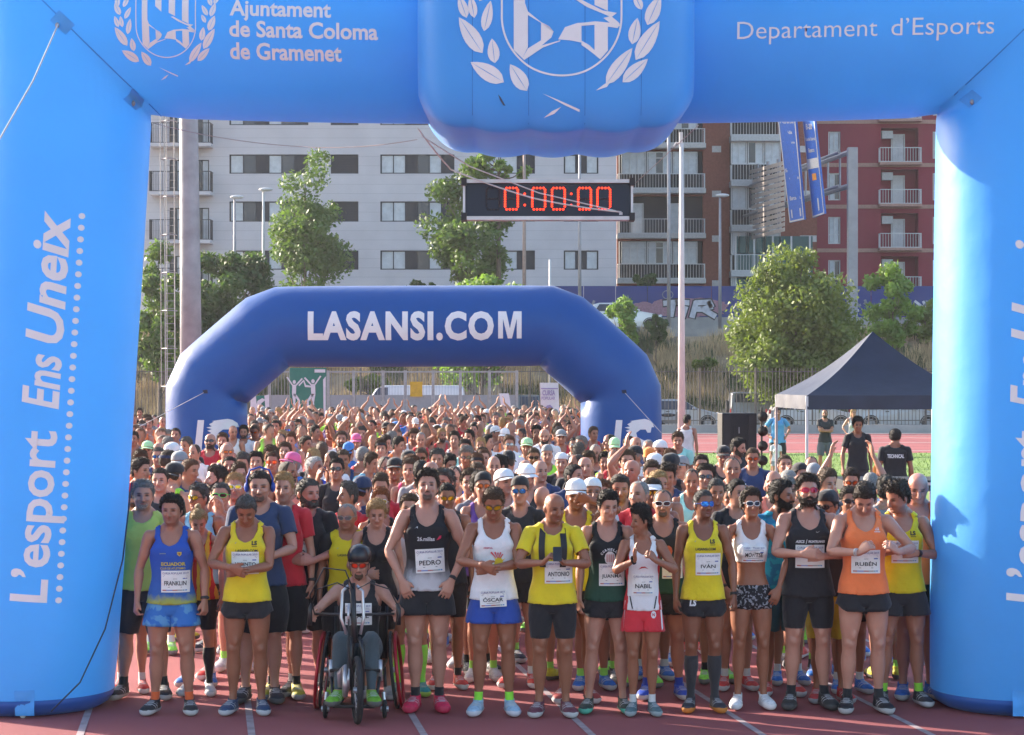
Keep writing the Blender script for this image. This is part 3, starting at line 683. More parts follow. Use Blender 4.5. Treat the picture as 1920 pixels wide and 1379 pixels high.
for yb in (182, 272, 362, 452, 542):
    doors.append(pxr(D, 318, 344, yb - 62, yb)); doors.append(pxr(D, 366, 392, yb - 62, yb))
xa, xb = W(262, 0, D).x, W(1156, 0, D).x
facade('wall', root, xa, xb, D, 5.3, 26, [h for h, _ in holes] + doors, PALE)
for h, k in holes: window(root, h, D, DFR, k)
for h in doors: window(root, h, D, DFR, 'gc', .06)
mb = MB(); mb.box(xa + .2, xb - .2, D + .46, D + 12, 5.3, 25.8); mb.build('rooms', ROOMD, root)
for i in range(9):                                   # courses of cladding, each a thin raised band
    pass
for yb in (182, 272, 362, 452, 542):
    x0, x1 = W(286, 0, D).x, W(400, 0, D).x; z = W(0, yb, D).z
    mb = MB(); mb.box(x0, x1, D - 1.3, D - .002, z - .22, z); mb.build('balcony_slab', PALE, root)
    railing(root, x0, x1, D - 1.27, z, z + 1.3, DFR, .14, 1.2)
    mb = MB(); mb.box(x0 + 2.6, x0 + 2.75, D - .7, D - .004, z, z + 2.95); mb.build('balcony_screen', mat('screen_grey', (.2, .2, .22)), root)
adopt(root)
# cladding joints: slim darker lines between courses, in the wall colour
# brick block with glazed galleries
BRICK = mat('brickwork', (.24, .075, .05), rough=.9, noise_amt=.18, nscale=6, bump=.3, bscale=30); BAND = mat('pale_stone_band', (.56, .53, .51), rough=.8); PANELW = mat('white_render', (.50, .50, .50), rough=.8)
root = empty('apartment_building', (18, 150, 5.3), 0, 'red brick apartment block with white glazed galleries and balconies', 'building'); D = 150
xa, xb = W(1157, 0, D).x, W(1532, 0, D).x; x1, x2, x3 = W(1322, 0, D).x, W(1366, 0, D).x, W(1462, 0, D).x
hs = []
for k in range(-1, 5):
    yr = 356 + (k - 1) * 84; hs.append(pxr(D, 1160, 1318, yr - 72, yr - 2)); hs.append(pxr(D, 1368, 1458, yr - 90, yr - 18))
facade('wall', root, xa, xb, D, 5.3, 24, hs, BRICK)
mb = MB(); mb.box(xa + .2, xb - .2, D + .5, D + 10, 5.3, 23.8); mb.build('rooms', ROOMD, root)
for k in range(-1, 5):
    yr = 356 + (k - 1) * 84; z = W(0, yr, D).z; zr = W(0, yr - 25, D).z; X0, X1 = W(1156, 0, D).x, W(1321, 0, D).x
    mb = MB(); mb.box(X0, X1, D - 1.1, D - .003, z - .32, z); mb.build('balcony_slab', BAND, root)
    railing(root, X0 + .05, X1 - .05, D - 1.08, z, zr + .1, WFR, .2, 1.0)
    if k % 2 == 1 or k == 3 or k == 0:
        h = (X0 + .3, X1 - .5, zr + .12, W(0, yr - 70, D).z)
        q = (h[1] - h[0]) / 3
        for i in range(3): window(root, (h[0] + q * i + .03, h[0] + q * (i + 1) - .03, h[2], h[3]), D - .5, WFR, 'ccc' if (i + k) % 2 else 'cgc', .07, bar=.72)
    else:
        for i in range(2): window(root, (X0 + 1 + 2.6 * i, X0 + 1.9 + 2.6 * i, z, z + 2.2), D - .05, WFR, 'c', .07)
    yr2 = yr - 14; z = W(0, yr2, D).z; X0, X1 = W(1367, 0, D).x, W(1461, 0, D).x
    mb = MB(); mb.box(X0, X1, D - 1.5, D - .003, z - .4, z); mb.build('balcony_slab', PANELW, root)
    railing(root, X0 + .04, X1 - .04, D - 1.48, z, z + 1.15, WFR, .2, 1.3)
    for i in range(3): q = (X1 - X0) / 3; window(root, (X0 + q * i + .03, X0 + q * (i + 1) - .03, z + 1.2, z + 2.75), D - 1.1, WFR, 'cc' if i != 1 else 'gc', .07)
    for a, b in ((1335, 1352), (1500, 1531)):
        p, q = W(a, yr - 82, D), W(b, yr - 70, D); mb = MB(); mb.box(p.x, q.x, D - .03, D - .003, q.z, p.z); mb.build('stone_band', BAND, root)
mb = MB(); p = W(1375, 445, D); q = W(1520, 535, D); mb.box(p.x, q.x, D - 1.0, D - .5, 5.3, p.z); o = mb.build('shop_front', mat('teal_front', (.03, .10, .10), rough=.5), root)
for i in range(5):
    mb = MB(); xx = p.x + (q.x - p.x) * i / 4.2; mb.box(xx, xx + .12, D - 1.05, D - 1.002, 5.3, p.z); mb.build('shop_post', WFR, root)
adopt(root)
# maroon block
MAROON = mat('maroon_render', (.26, .030, .050), rough=.85, noise_amt=.07, nscale=.6); BANDR = mat('rose_band', (.42, .24, .19), rough=.8)
root = empty('apartment_building', (30, 155, 5.3), 0, 'maroon painted apartment block with rose bands and white balconies', 'building'); D = 155
xa, xb = W(1527, 0, D).x, W(2000, 0, D).x; hs = []
fl = [229, 310, 388, 470, 551]
for f_ in fl:
    hs += [pxr(D, 1553, 1576, f_ - 63, f_ - 12), pxr(D, 1652, 1722, f_ - 70, f_ - 4), pxr(D, 1749, 1772, f_ - 63, f_ - 12), pxr(D, 1850, 1920, f_ - 70, f_ - 4)]
facade('wall', root, xa, xb, D, 5.3, 25, hs, MAROON, 1.2)
mb = MB(); mb.box(xa + .2, xb - .2, D + 1.21, D + 10, 5.3, 24.8); mb.build('recess_back', MAROON, root)
for i, f_ in enumerate(fl):
    mb = MB(); z = W(0, f_, D).z; mb.box(xa, xb, D - .06, D - .003, z - .14, z + .14); mb.build('facade_band', BANDR, root)
    for j in (0, 2): window(root, hs[i * 4 + j], D, WFR, 'cc' if i % 2 else 'cg', .09, bar=.35)
    for j in (1, 3):
        h = hs[i * 4 + j]; cx = h[0] + (h[1] - h[0]) * .52; window(root, (cx - .5, cx + .5, h[2] + .02, h[3] - .35), D + .9, WFR, 'w' if (i + j) % 2 else 'c', .07)
        mb = MB(); mb.box(h[0] - .25, h[1] + .1, D - .9, D - .003, h[2] - .2, h[2]); mb.build('balcony_slab', BANDR, root)
        railing(root, h[0] - .22, h[1] + .07, D - .88, h[2], h[2] + 1.05, WFR, .2, .8)
        mb = MB(); mb.box(h[0] + .1, h[0] + .9, D + .2, D + .6, h[3] - .75, h[3] - .2); mb.build('air_conditioner', PANELW, root)
adopt(root)
# graffiti hoarding
D = 133.5; BLUE = mat('hoarding_blue', (.025, .045, .22), rough=.6, noise_amt=.1, nscale=.5)
root = empty('hoarding', (12, D, 5.3), 0, 'long dark blue hoarding sprayed with TiR graffiti behind the upper road', 'wall')
mb = MB(); mb.box(W(1035, 0, D).x, W(1800, 0, D).x, D, D + .3, 5.32, 6.3); mb.build('concrete_base', CONC, root)
x = W(1035, 0, D).x; i = 0
while x < W(1800, 0, D).x:
    mb = MB(); mb.box(x, x + 1.96, D + .05 + .012 * (i % 2), D + .1 + .012 * (i % 2), 6.3, 8.25); mb.build('panel', BLUE, root); x += 2.0; i += 1
GR = [mat('spray_pink', (.33, .17, .22), noise_amt=.2), mat('spray_white', (.55, .55, .6), noise_amt=.2, nscale=3), mat('spray_black', (.02, .02, .03)), mat('spray_grey', (.25, .27, .32), noise_amt=.2)]
def flat(name, V2, T, D, m, par, off=0.):      # V2 in photograph pixels, lying on a plane at distance D
    V = [tuple(W(p[0], p[1], D) - Vector((0, off, 0))) for p in V2]; return link(name, mesh_np(name, V, T, smooth=False), m, par)
def blob(cx, cy, rx, ry, n=26, seed=1, k=.12):
    r_ = random.Random(seed); return [(cx + math.cos(2 * math.pi * i / n) * rx * (1 + r_.uniform(-k, k)), cy + math.sin(2 * math.pi * i / n) * ry * (1 + r_.uniform(-k, k))) for i in range(n)]
def fpoly(name, pts, D, m, par, off): V, T = polytri(pts); return flat(name, V, T, D, m, par, off)
fpoly('graffiti', blob(1292, 577, 74, 19, 30, 4), D, GR[0], root, .004); fpoly('graffiti', blob(1205, 580, 26, 13, 20, 5), D, GR[0], root, .006)
def fstroke(pts, w_, m, off, nm='graffiti'):
    V = []; T = []
    for i in range(len(pts) - 1):
        a, b = Vector(pts[i]), Vector(pts[i + 1]); d = (b - a).normalized(); nn = Vector((-d.y, d.x)) * w_; k = len(V)
        V += [tuple(a - nn - d * w_ * .5), tuple(a + nn - d * w_ * .5), tuple(b + nn + d * w_ * .5), tuple(b - nn + d * w_ * .5)]; T += [(k, k + 1, k + 2), (k, k + 2, k + 3)]
    return flat(nm, V, T, D, m, root, off)
LET = [[(1246, 569), (1268, 567), (1290, 568)], [(1262, 569), (1258, 592)], [(1285, 577), (1280, 594)], [(1305, 568), (1298, 594)], [(1305, 568), (1330, 567), (1334, 575), (1318, 580), (1306, 580)], [(1318, 580), (1340, 593)]]
for p in LET: fstroke(p, 7.5, GR[2], .010)
for k_, p in enumerate(LET): fstroke(p, 5.0, GR[1], .014 + .001 * k_)
for a in range(12):
    t = a / 12 * 6.28; fstroke([(1252 + 10 * math.cos(t), 553 + 8 * math.sin(t)), (1252 + 10 * math.cos(t + .55), 553 + 8 * math.sin(t + .55))], .8, GR[3], .008)
for cx in (1110, 1600, 1640, 1690, 1735, 1755):
    r_ = random.Random(cx)
    for q in range(4): a, b = (cx + r_.uniform(-20, 20), 575 + r_.uniform(-12, 10)), (cx + r_.uniform(-20, 20), 575 + r_.uniform(-12, 14)); fstroke([a, ((a[0] + b[0]) / 2 + r_.uniform(-8, 8), (a[1] + b[1]) / 2 + 6), b], 2.4, GR[q % 2 * 2 + 1 if q % 2 == 0 else 3], .008 + .001 * q)
adopt(root)

# ---- fences
GALV = mat('galvanised', (.34, .34, .35), rough=.5, metal=.5, noise_amt=.15)
root = empty('bar_fence', (12, 98.2, .37), 0, 'tall grey bar fence between the far track and the parked cars', 'fence'); xx = W(250, 0, 98).x
GALB = mat('bar_paint', (.15, .135, .12), rough=.7)
mb = MB(); x = xx
while x < 22: mb.box(x, x + .026, 98.18, 98.206, .372, 2.98); x += .165
tag(mb.build('fence_bars', GALB, root), kind='stuff')
for zz in (.55, 2.8):
    mb = MB(); mb.box(xx, 22, 98.216, 98.25, zz, zz + .04); mb.build('rail', GALB, root)
x = xx
while x < 22: mb = MB(); mb.box(x, x + .07, 98.25, 98.32, .372, 3.0); mb.build('post', GALB, root); x += 2.6
adopt(root)
D = 86; root = empty('panel_fence', (-6, D, 0), 0, 'grey framed fence with mesh tops and solid lower panels behind the crowd', 'fence')
PGR = mat('grey_panel', (.30, .31, .33), rough=.6, noise_amt=.06); ORL = mat('orange_rail', (.5, .16, .07), rough=.6)
edges = [505, 560, 615, 663, 718, 760, 812, 863, 918, 969]
for a in edges:
    p = W(a, 695, D); mb = MB(); mb.box(p.x - .06, p.x + .06, D, D + .12, 0, p.z); mb.build('post', GALV, root)
for a, b in zip(edges, edges[1:]):
    p, q = W(a, 741, D), W(b, 741, D); z2 = W(0, 772, D).z
    mb = MB(); mb.box(p.x + .07, q.x - .07, D + .04, D + .08, .9 if z2 < .9 else z2 + .02, p.z); mb.build('panel', PGR, root)
    mb = MB(); mb.box(p.x + .07, q.x - .07, D + .045, D + .085, .05, z2 - .04); mb.build('panel', PGR, root)
    mb = MB(); mb.box(p.x + .062, q.x - .062, D + .03, D + .05, z2 - .03, z2 + .01); mb.build('rail', ORL, root)
    mb = MB(); mb.box(p.x + .062, q.x - .062, D + .02, D + .09, W(0, 699, D).z, W(0, 696, D).z); mb.build('rail', GALV, root)
    mb = MB(); x = p.x + .12
    while x < q.x - .1: mb.box(x, x + .012, D + .05, D + .062, p.z, W(0, 699, D).z); x += .12
    tag(mb.build('mesh_bars', GALV, root), kind='stuff')
mb = MB(); p, q = W(769, 744, D), W(792, 716, D); mb.box(p.x, q.x, D - .03, D - .005, p.z, q.z); o = mb.build('sign_panel', mat('yellow_sign', (.62, .36, .02), rough=.5), root)
adopt(root)

# ---- poles, mast, gantry
def pole(px, ytop, ybot, wpx, D, m, label, name='lamp_post', head=None, taper=.6, cat='lamp post', z0=None):
    p = W(px, ytop, D); r = wpx / 2 * D / F; zb = z0 if z0 is not None else (0 if D < 111 else bank_z(p.x, D) if D < 123.6 else 5.3)
    root = empty(name, (p.x, D, zb), 0, label, cat)
    mb = MB(); H = p.z - zb; mb.tube([(0, 0, 0), (0, 0, H * .5), (0, 0, H)], [r, r * (1 + taper) / 2, r * taper], 12); mb.build('shaft', m, root, True)
    mb = MB(); mb.cyl((0, 0, 0), (0, 0, .12), r * 1.6); mb.build('base_plate', m, root)
    if head == 'lamp':
        mb = MB(); mb.tube([(0, 0, H), (-.1, -.05, H + .2), (.15, -.05, H + .25)], r * .5, 6); mb.build('arm', m, root); mb = MB(); mb.ell((.15, -.05, H + .2), (.42, .2, .12)); mb.build('lamp_head', WFR, root, True)
    if head == 'flag':
        mb = MB(); mb.tube([(0, 0, H), (-.25, 0, H + .05), (-.35, 0, H - .1)], .04, 6); mb.box(-.1, .05, -.06, .06, H - .15, H + .5); mb.build('floodlight', WFR, root)
    return root
GREYP = mat('pole_grey', (.33, .33, .36), rough=.5, metal=.2, noise_amt=.12, nscale=2)
pole(440, 376, 0, 7, 130, GREYP, 'thin grey lamp post left of the cone shaped tree', head='lamp'); pole(494, 362, 0, 7, 129, WFR, 'pale lamp post just touching the cone shaped tree', head='lamp')
pole(1350, 373, 0, 7, 131, GREYP, 'slim lamp post in front of the brick galleries', head='lamp')
pole(983, 225, 0, 8, 122, mat('pole_rust', (.36, .27, .24), rough=.7), 'pinkish pole passing behind the race clock', 'pole', cat='pole')
pole(1087, 225, 0, 7, 121, GREYP, 'grey pole right of the pinkish pole', 'pole', cat='pole'); pole(1254, 225, 0, 7, 124, GREYP, 'dull grey pole in front of the glazed galleries', 'pole', cat='pole', taper=.9)
pole(1278, 270, 0, 15, 92, mat('pole_white', (.62, .58, .58), rough=.5, noise_amt=.08, nscale=2), 'tall white floodlight pole beside the dark blue arch', 'floodlight_pole', 'flag', .5, 'pole')
root = pole(1031, 487, 0, 4, 112, WFR, 'thin white and red striped rod above the dark blue arch', 'marker_rod', cat='pole', taper=1)
mb = MB(); mb.cyl((0, 0, 5.6), (0, 0, 6.1), .075); mb.build('red_band', mat('red_paint', (.5, .04, .04)), root)
D = 85; root = empty('floodlight_mast', (W(359, 0, D).x, D, 0), 0, 'thick galvanised floodlight mast with caged ladder on the left', 'mast')
STEEL = mat('mast_steel', (.29, .30, .34), rough=.55, metal=.25, noise_amt=.2, nscale=1.6, bump=.1)
mb = MB(); mb.tube([(0, 0, 0), (-.05, 0, 7), (-.12, 0, 14), (-.15, 0, 18)], [.46, .41, .36, .33], 16); mb.build('shaft', STEEL, root, True)
mb = MB()
for dx in (-.62, -1.0): mb.tube([(dx, -.15, 1.2), (dx - .08, -.15, 17)], .028, 6)
mb.build('ladder_rails', GALV, root)
for k in range(52):
    mb = MB(); z = 1.4 + k * .3; mb.cyl((-1.0, -.15, z), (-.62, -.15, z), .014, n=6); mb.build('rung', GALV, root)
for k in range(10):
    mb = MB(); z = 2.2 + k * 1.5; mb.tube([(-.55 - .3 * 0 + .0, -.15, z), (-.55, -.6, z), (-.82, -.85, z), (-1.1, -.6, z), (-1.08, -.15, z)], .02, 6); mb.build('cage_hoop', GALV, root)
mb = MB()
for q in ((-.55, -.6), (-.82, -.85), (-1.1, -.6)): mb.tube([(q[0], q[1], 2.2), (q[0] - .06, q[1], 16)], .016, 5)
mb.build('cage_bars', GALV, root)
A, B = Vector((20.1, 126, 5.3)), Vector((16.1, 157, 5.3)); root = empty('sign_gantry', A, 0, 'steel road sign gantry crossing in front of the maroon block', 'gantry'); dirg = (B - A)
def gp(t, z): return Vector((dirg.x * t, dirg.y * t, z - 5.3))
mb = MB(); mb.box(-.28, .28, -.3, .3, 0, 10.8); mb.build('post', GREYP, root); mb = MB(); M_ = Matrix.Translation(dirg); mb.box(-.25, .25, -.3, .3, 0, 10.8, M_); mb.build('post', GREYP, root)
for zz in (13.9, 15.9):
    mb = MB(); mb.tube([gp(0, zz), gp(1, zz)], .17, 8); mb.build('chord', GREYP, root); mb = MB(); mb.tube([gp(.02, zz) + Vector((-.6, 0, 0)), gp(1, zz) + Vector((-.6, 0, 0))], .10, 8); mb.build('chord', GREYP, root)
for k in range(13): mb = MB(); mb.tube([gp(k / 12, 13.9), gp(k / 12, 15.9)], .07, 6); mb.build('strut', GREYP, root)
BSG = mat('sign_blue', (.02, .13, .55), rough=.4); 
def board(name, cor, D1, D2, m, root, th=.12):      # corner pixels: top left, top right, bottom right, bottom left; left side at D1, right side at D2
    a = [W(*cor[0], D1), W(*cor[1], D2), W(*cor[2], D2), W(*cor[3], D1)]; nrm = (a[1] - a[0]).cross(a[3] - a[0]).normalized() * th
    mb = MB(); mb.add(a + [p + nrm for p in a], [(0, 1, 2, 3), (7, 6, 5, 4), (0, 4, 5, 1), (1, 5, 6, 2), (2, 6, 7, 3), (3, 7, 4, 0)]); o = mb.build(name, m, root); return o, a, nrm
def on_board(a, nrm, root, items):
    for kind, u, v, w_, h_, col in items:
        if kind == 'r': V, T = RECT(w_, h_)
        else: V, T = text2d(kind, bold=.02); V = fitw(V, w_, h_); V[:, 1] -= h_ / 2
        def pt(p):
            U, Vv = u + p[0], v - p[1]; e = (a[0] * (1 - U) + a[1] * U) * (1 - Vv) + (a[3] * (1 - U) + a[2] * U) * Vv; return tuple(e - nrm.normalized() * .02)
        link('lettering' if kind != 'r' else 'sign_mark', mesh_np('t', [pt(p) for p in V], T, smooth=False), {'w': WHITE, 'o': mat('sign_orange', (.75, .28, .02)), 'b': BSG}[col], root)
RECT = lambda w_, h_: (np.array([(-w_ / 2, -h_ / 2), (w_ / 2, -h_ / 2), (w_ / 2, h_ / 2), (-w_ / 2, h_ / 2)], float), np.array([(0, 1, 2), (0, 2, 3)]))
s1 = empty('road_sign', W(1484, 418, 128), 0, 'tall blue motorway sign with orange square, left of its pair', 'road sign')
o, a, nrm = board('board', [(1456, 196), (1489, 196), (1508, 412), (1481, 418)], 129.5, 127, BSG, s1)
on_board(a, nrm, s1, [('r', .5, .008, 1, .012, 'w'), ('r', .5, .992, 1, .012, 'w'), ('r', .03, .5, .05, .98, 'w'), ('r', .97, .5, .05, .98, 'w'), ('B-20', .5, .08, .5, .035, 'w'), ('Ronda de Dalt', .5, .15, .8, .03, 'w'), ('Lleida', .5, .24, .5, .03, 'w'), ('Tarragona', .5, .33, .7, .03, 'w'), ('r', .5, .45, .45, .085, 'o'), ('N-150', .3, .56, .4, .04, 'w'), ('Girona', .6, .63, .6, .03, 'w'), ('Barcelona', .55, .80, .7, .035, 'w'), ('r', .22, .93, .08, .07, 'w'), ('r', .8, .93, .08, .07, 'w')])
adopt(s1)
s2 = empty('road_sign', W(1525, 408, 127), 0, 'narrower blue motorway sign with white strip, right of its pair', 'road sign')
o, a, nrm = board('board', [(1502, 196), (1524, 196), (1546, 401), (1524, 409)], 127.5, 125.5, BSG, s2)
on_board(a, nrm, s2, [('r', .5, .008, 1, .012, 'w'), ('r', .5, .992, 1, .012, 'w'), ('r', .03, .5, .05, .98, 'w'), ('r', .97, .5, .05, .98, 'w'), ('B-20', .5, .20, .5, .05, 'w'), ('Ronda Litoral', .5, .31, .8, .03, 'w'), ('Besos', .5, .41, .5, .04, 'w'), ('r', .5, .53, .9, .09, 'w'), ('r', .5, .65, .35, .06, 'o'), ('r', .6, .9, .1, .11, 'w')])
adopt(s2)
s3 = empty('road_sign', W(1435, 440, 140), 0, 'back of a ribbed metal road sign hung on the gantry', 'road sign'); RIB = mat('sign_back', (.55, .47, .42), rough=.5, metal=.2, noise_amt=.15)
for k in range(14):
    y0_ = 306 + k * 9.6; sl = -.26
    cor = [(1405, y0_ + 14), (1470, y0_ - 4), (1470, y0_ + 3.2), (1405, y0_ + 20)]; board('slat', cor, 150, 135, RIB, s3, .06)
for xx in (1418, 1437, 1456): board('stiffener', [(xx, 312 - (xx - 1405) * .26), (xx + 3, 311 - (xx - 1405) * .26), (xx + 3, 446 - (xx - 1405) * .26), (xx, 447 - (xx - 1405) * .26)], 150 - (xx - 1405) * .23, 150 - (xx - 1402) * .23 - .3, GREYP, s3, .1)
adopt(s3)

# ---- vehicles
def car(px, D, z, length, label, col, kind='hatch', face=1, cat='car', h=None, rz=0):
    """side view towards -Y; face=1 nose to +X"""
    x = (px - 960) * D / F; root = empty('parked_car' if kind != 'van' else 'parked_van', (x, D, z), rz, label, cat); L = length / 2
    prof = {'hatch': [(-1, .42), (-.99, .80), (-.93, 1.02), (-.80, 1.36), (-.62, 1.47), (-.1, 1.50), (.12, 1.44), (.42, 1.05), (.62, .96), (.92, .80), (1, .58), (.99, .36)],
            'suv': [(-1, .48), (-.99, .95), (-.95, 1.15), (-.86, 1.60), (-.7, 1.70), (-.05, 1.70), (.14, 1.62), (.42, 1.18), (.62, 1.10), (.93, .95), (1, .68), (.99, .42)],
            'jeep': [(-1, .5), (-1, 1.1), (-.97, 1.75), (-.9, 1.82), (.2, 1.82), (.3, 1.75), (.42, 1.2), (.9, 1.12), (1, 1.0), (1, .5)],
            'van': [(-1, .45), (-1, 1.6), (-.97, 2.1), (-.9, 2.2), (.45, 2.2), (.62, 2.05), (.80, 1.35), (.95, 1.15), (1, .8), (1, .42)]}[kind]
    P = [(p[0] * L * face, p[1]) for p in prof]; bot = [(L * .95 * face, .25), (-L * .95 * face, .25)]
    mb = MB(); rings = []
    for y, k, up in ((-.86, .965, .0), (-.80, .99, 0), (-.6, 1, 0), (.6, 1, 0), (.80, .99, 0), (.86, .965, 0)):
        ring_ = []
        for p in P + bot:
            zz = p[1]; yy = y * (1 - .16 * max(0, (zz - .98)) / .6); ring_.append((p[0] * k, yy, .25 + (zz - .25) * (k if zz > .9 else 1)))
        rings.append(ring_)
    mb.loft(rings); paint = mat('car_paint_%d' % int(sum(col) * 1000), col, rough=.3, metal=.3, noise_amt=.03, coat=.5); o = mb.build('body', paint, root, bevel=.03)
    g = GLASS; zt = max(p[1] for p in prof) - .09; zb = zt - .42 if kind != 'van' else zt - .6
    def win(a, b, c, d): # side window: bottom a..b, top c..d in units of half length
        for sy in (-1, 1):
            yb = .862 * (1 - .16 * max(0, zb - .98) / .6) + .006; yt = .862 * (1 - .16 * max(0, zt - .98) / .6) - .012
            mb = MB(); q = [(a * L * face, sy * yb, zb), (b * L * face, sy * yb, zb), (d * L * face, sy * yt, zt), (c * L * face, sy * yt, zt)]; q2 = [(p[0], p[1] - sy * .02, p[2]) for p in q]
            mb.add(q + q2, [(0, 1, 2, 3), (7, 6, 5, 4), (0, 4, 5, 1), (1, 5, 6, 2), (2, 6, 7, 3), (3, 7, 4, 0)]); mb.build('window', g, root)
    if kind == 'van': win(.40, .74, .40, .56)
    elif kind == 'jeep': win(-.9, -.4, -.88, -.42); win(-.36, -.02, -.36, -.02); win(.02, .36, .02, .27)
    else: win(-.82, -.45, -.70, -.43); win(-.40, .0, -.40, -.02); win(.04, .42, .02, .12)
    for wx in (-.62, .64):
        for sy in (-1, 1):
            mb = MB(); r = .33 if kind in ('hatch', 'van') else .37; a = (wx * L * face, sy * .70, r); b = (wx * L * face, sy * .872, r); mb.cyl(a, b, r, n=20); w_ = mb.build('wheel', mat('tyre', (.02, .02, .022), rough=.8), root, False)
            mb = MB(); mb.cyl((wx * L * face, sy * .873, r), (wx * L * face, sy * .885, r), r * .62, n=16); mb.build('rim', GALV, w_)
            mb = MB(); aa = [((wx * L + math.cos(t) * (r + .05)) * 1 * face, sy * .868, r + math.sin(t) * (r + .05)) for t in [math.pi * q / 10 for q in range(11)]]; mb.tube(aa, .03, 6); mb.build('wheel_arch', PLAST0, root)
    for sy in (-1, 1):
        mb = MB(); mb.ell((L * .93 * face, sy * .62, prof[-3][1] - .03), (.10, .16, .07)); mb.build('headlight', WFR, root, True)
        mb = MB(); mb.box(-L * 1.003 if face > 0 else L * .97, -L * .97 if face > 0 else L * 1.003, sy * .7 - .1, sy * .7 + .1, .8, 1.0); mb.build('tail_light', mat('tail_red', (.4, .02, .02), rough=.2), root)
        mb = MB(); mb.ell((.33 * L * face, sy * .95, zb + .05), (.10, .08, .07)); mb.build('wing_mirror', paint, root, True)
    if kind == 'jeep': mb = MB(); mb.cyl((-L * 1.01 * face, .1, 1.05), (-L * 1.07 * face, .1, 1.05), .36, n=18); mb.build('spare_wheel', mat('tyre', (.02, .02, .022)), root)
    mb = MB(); mb.box(-.02, .0, -.885, -.87, .5, zb); mb.build('door_seam', PLAST0, root)
    mb = MB(); mb.box(-.3 * L, -.22 * L, -.90, -.872, .88, .92); mb.build('door_handle', PLAST0, root)
    return root
PLAST0 = mat('trim_plastic', (.03, .03, .033), rough=.5)
SIL = (.42, .43, .46); car(1271, 104, 0, 4.3, 'silver hatchback parked behind the bar fence next to the dark blue arch', SIL); car(1440, 106.5, 0, 3.9, 'grey boxy off road car with spare wheel behind the speaker', (.22, .23, .25), 'jeep')
car(1520, 103.8, 0, 4.2, 'silver car behind the fence between the polo shirt man and the grey shorts man', (.5, .5, .52)); car(1680, 104, 0, 4.4, 'silver estate car parked behind the black gazebo', (.45, .46, .48))
car(1010, 104, 0, 4.6, 'dark grey car seen through the dark blue arch on its right', (.10, .12, .13), 'suv', 1); car(770, 95, 0, 4.9, 'white van roof showing over the grey panel fence', (.6, .6, .62), 'van', -1, 'van')
car(1172, 128, 5.3, 4.5, 'white SUV driving on the upper road past the graffiti wall', (.72, .72, .72), 'suv')
root = empty('scooter', W(1262, 806, 102), 0, 'parked motor scooter with round mirror in front of the silver hatchback', 'scooter'); root.location.z = 0
mb = MB(); mb.tube([(.55, 0, .45), (.42, 0, 1.0), (.36, 0, 1.12)], [.05, .09, .04], 8); mb.box(-.5, .2, -.16, .16, .35, .5); mb.box(.15, .5, -.14, .14, .4, .9, Matrix.Rotation(0, 4, 'Y')); mb.build('body', mat('scooter_grey', (.12, .12, .13), rough=.3), root)
mb = MB(); mb.ell((-.25, 0, .75), (.38, .15, .09)); mb.build('seat', PLAST0, root, True)
for wx in (-.6, .62): mb = MB(); mb.cyl((wx, -.06, .24), (wx, .06, .24), .24, n=16); mb.build('wheel', mat('tyre', (.02, .02, .022)), root)
mb = MB(); mb.cyl((.36, -.35, 1.1), (.36, .35, 1.1), .018); mb.build('handlebar', GALV, root)
for sy in (-1, 1): mb = MB(); mb.tube([(.36, sy * .22, 1.1), (.36, sy * .28, 1.3)], .01, 5); mb.ell((.36, sy * .3, 1.36), (.03, .09, .07)); mb.build('mirror', WFR, root, True)

# ---- gazebo, loudspeaker, banners
root = empty('gazebo', (0, 0, 0), 0, 'black pop up gazebo with peaked roof on white legs', 'gazebo')
TENT = mat('tent_fabric', (.022, .028, .055), rough=.55, noise_amt=.15, nscale=3, bump=.4, bscale=6)
c0 = W(1513, 770, 37.4); bk = Vector((-.055, 1, 0)).normalized(); fx = Vector((bk.y, -bk.x, 0)); Wd = 3.0
cor = [c0, c0 + fx * Wd, c0 + fx * Wd + bk * Wd, c0 + bk * Wd]; zv, ze = 2.02, 2.26
for c_ in cor: c_.z = 0
ctr = (cor[0] + cor[2]) / 2; apex = Vector((ctr.x, ctr.y, 3.42))
up = lambda p, z: Vector((p.x, p.y, z))
for i in range(4):
    a, b = cor[i], cor[(i + 1) % 4]; mb = MB(); n = 10; rows_ = []
    for j in range(n + 1):
        t = j / n; row = []
        for k in range(n + 1):
            u = k / n; e = up(a.lerp(b, u), ze); p = e.lerp(apex, t); p.z -= .16 * math.sin(math.pi * t) * (1 - .35 * abs(2 * u - 1)) + .03 * math.sin(math.pi * u) * (1 - t); row.append(p)
        rows_.append(row)
    mb.add([p for r_ in rows_ for p in r_], [(j * (n + 1) + k, j * (n + 1) + k + 1, (j + 1) * (n + 1) + k + 1, (j + 1) * (n + 1) + k) for j in range(n) for k in range(n)]); mb.build('roof_panel', TENT, root, True)
    mb = MB(); n = 24; nn = (b - a).cross(Vector((0, 0, 1))).normalized(); vs = []
    for k in range(n + 1):
        u = k / n; p = a.lerp(b, u)
        for z, q in ((ze + .005, .004), (ze - .12, .02), (zv, .03)): vs.append(up(p, z) + nn * (q + (.018 * noise.noise(Vector((u * 9, z * 4, i))) if z < ze else 0)))
    mb.add(vs, [(k * 3 + q, k * 3 + q + 1, (k + 1) * 3 + q + 1, (k + 1) * 3 + q) for k in range(n) for q in range(2)]); mb.build('valance', TENT, root, True)
    mb = MB(); mb.box(a.x - .022, a.x + .022, a.y - .022, a.y + .022, 0, ze - .01); mb.build('leg', WFR, root)
adopt(root)
D = 40; p = W(1386, 775, D); root = empty('loudspeaker', (p.x, D, 0), R(4), 'large black loudspeaker cabinet raised on a stand beside the track', 'loudspeaker'); BLKP = mat('speaker_black', (.016, .017, .02), rough=.6, noise_amt=.15, nscale=12, bump=.2)
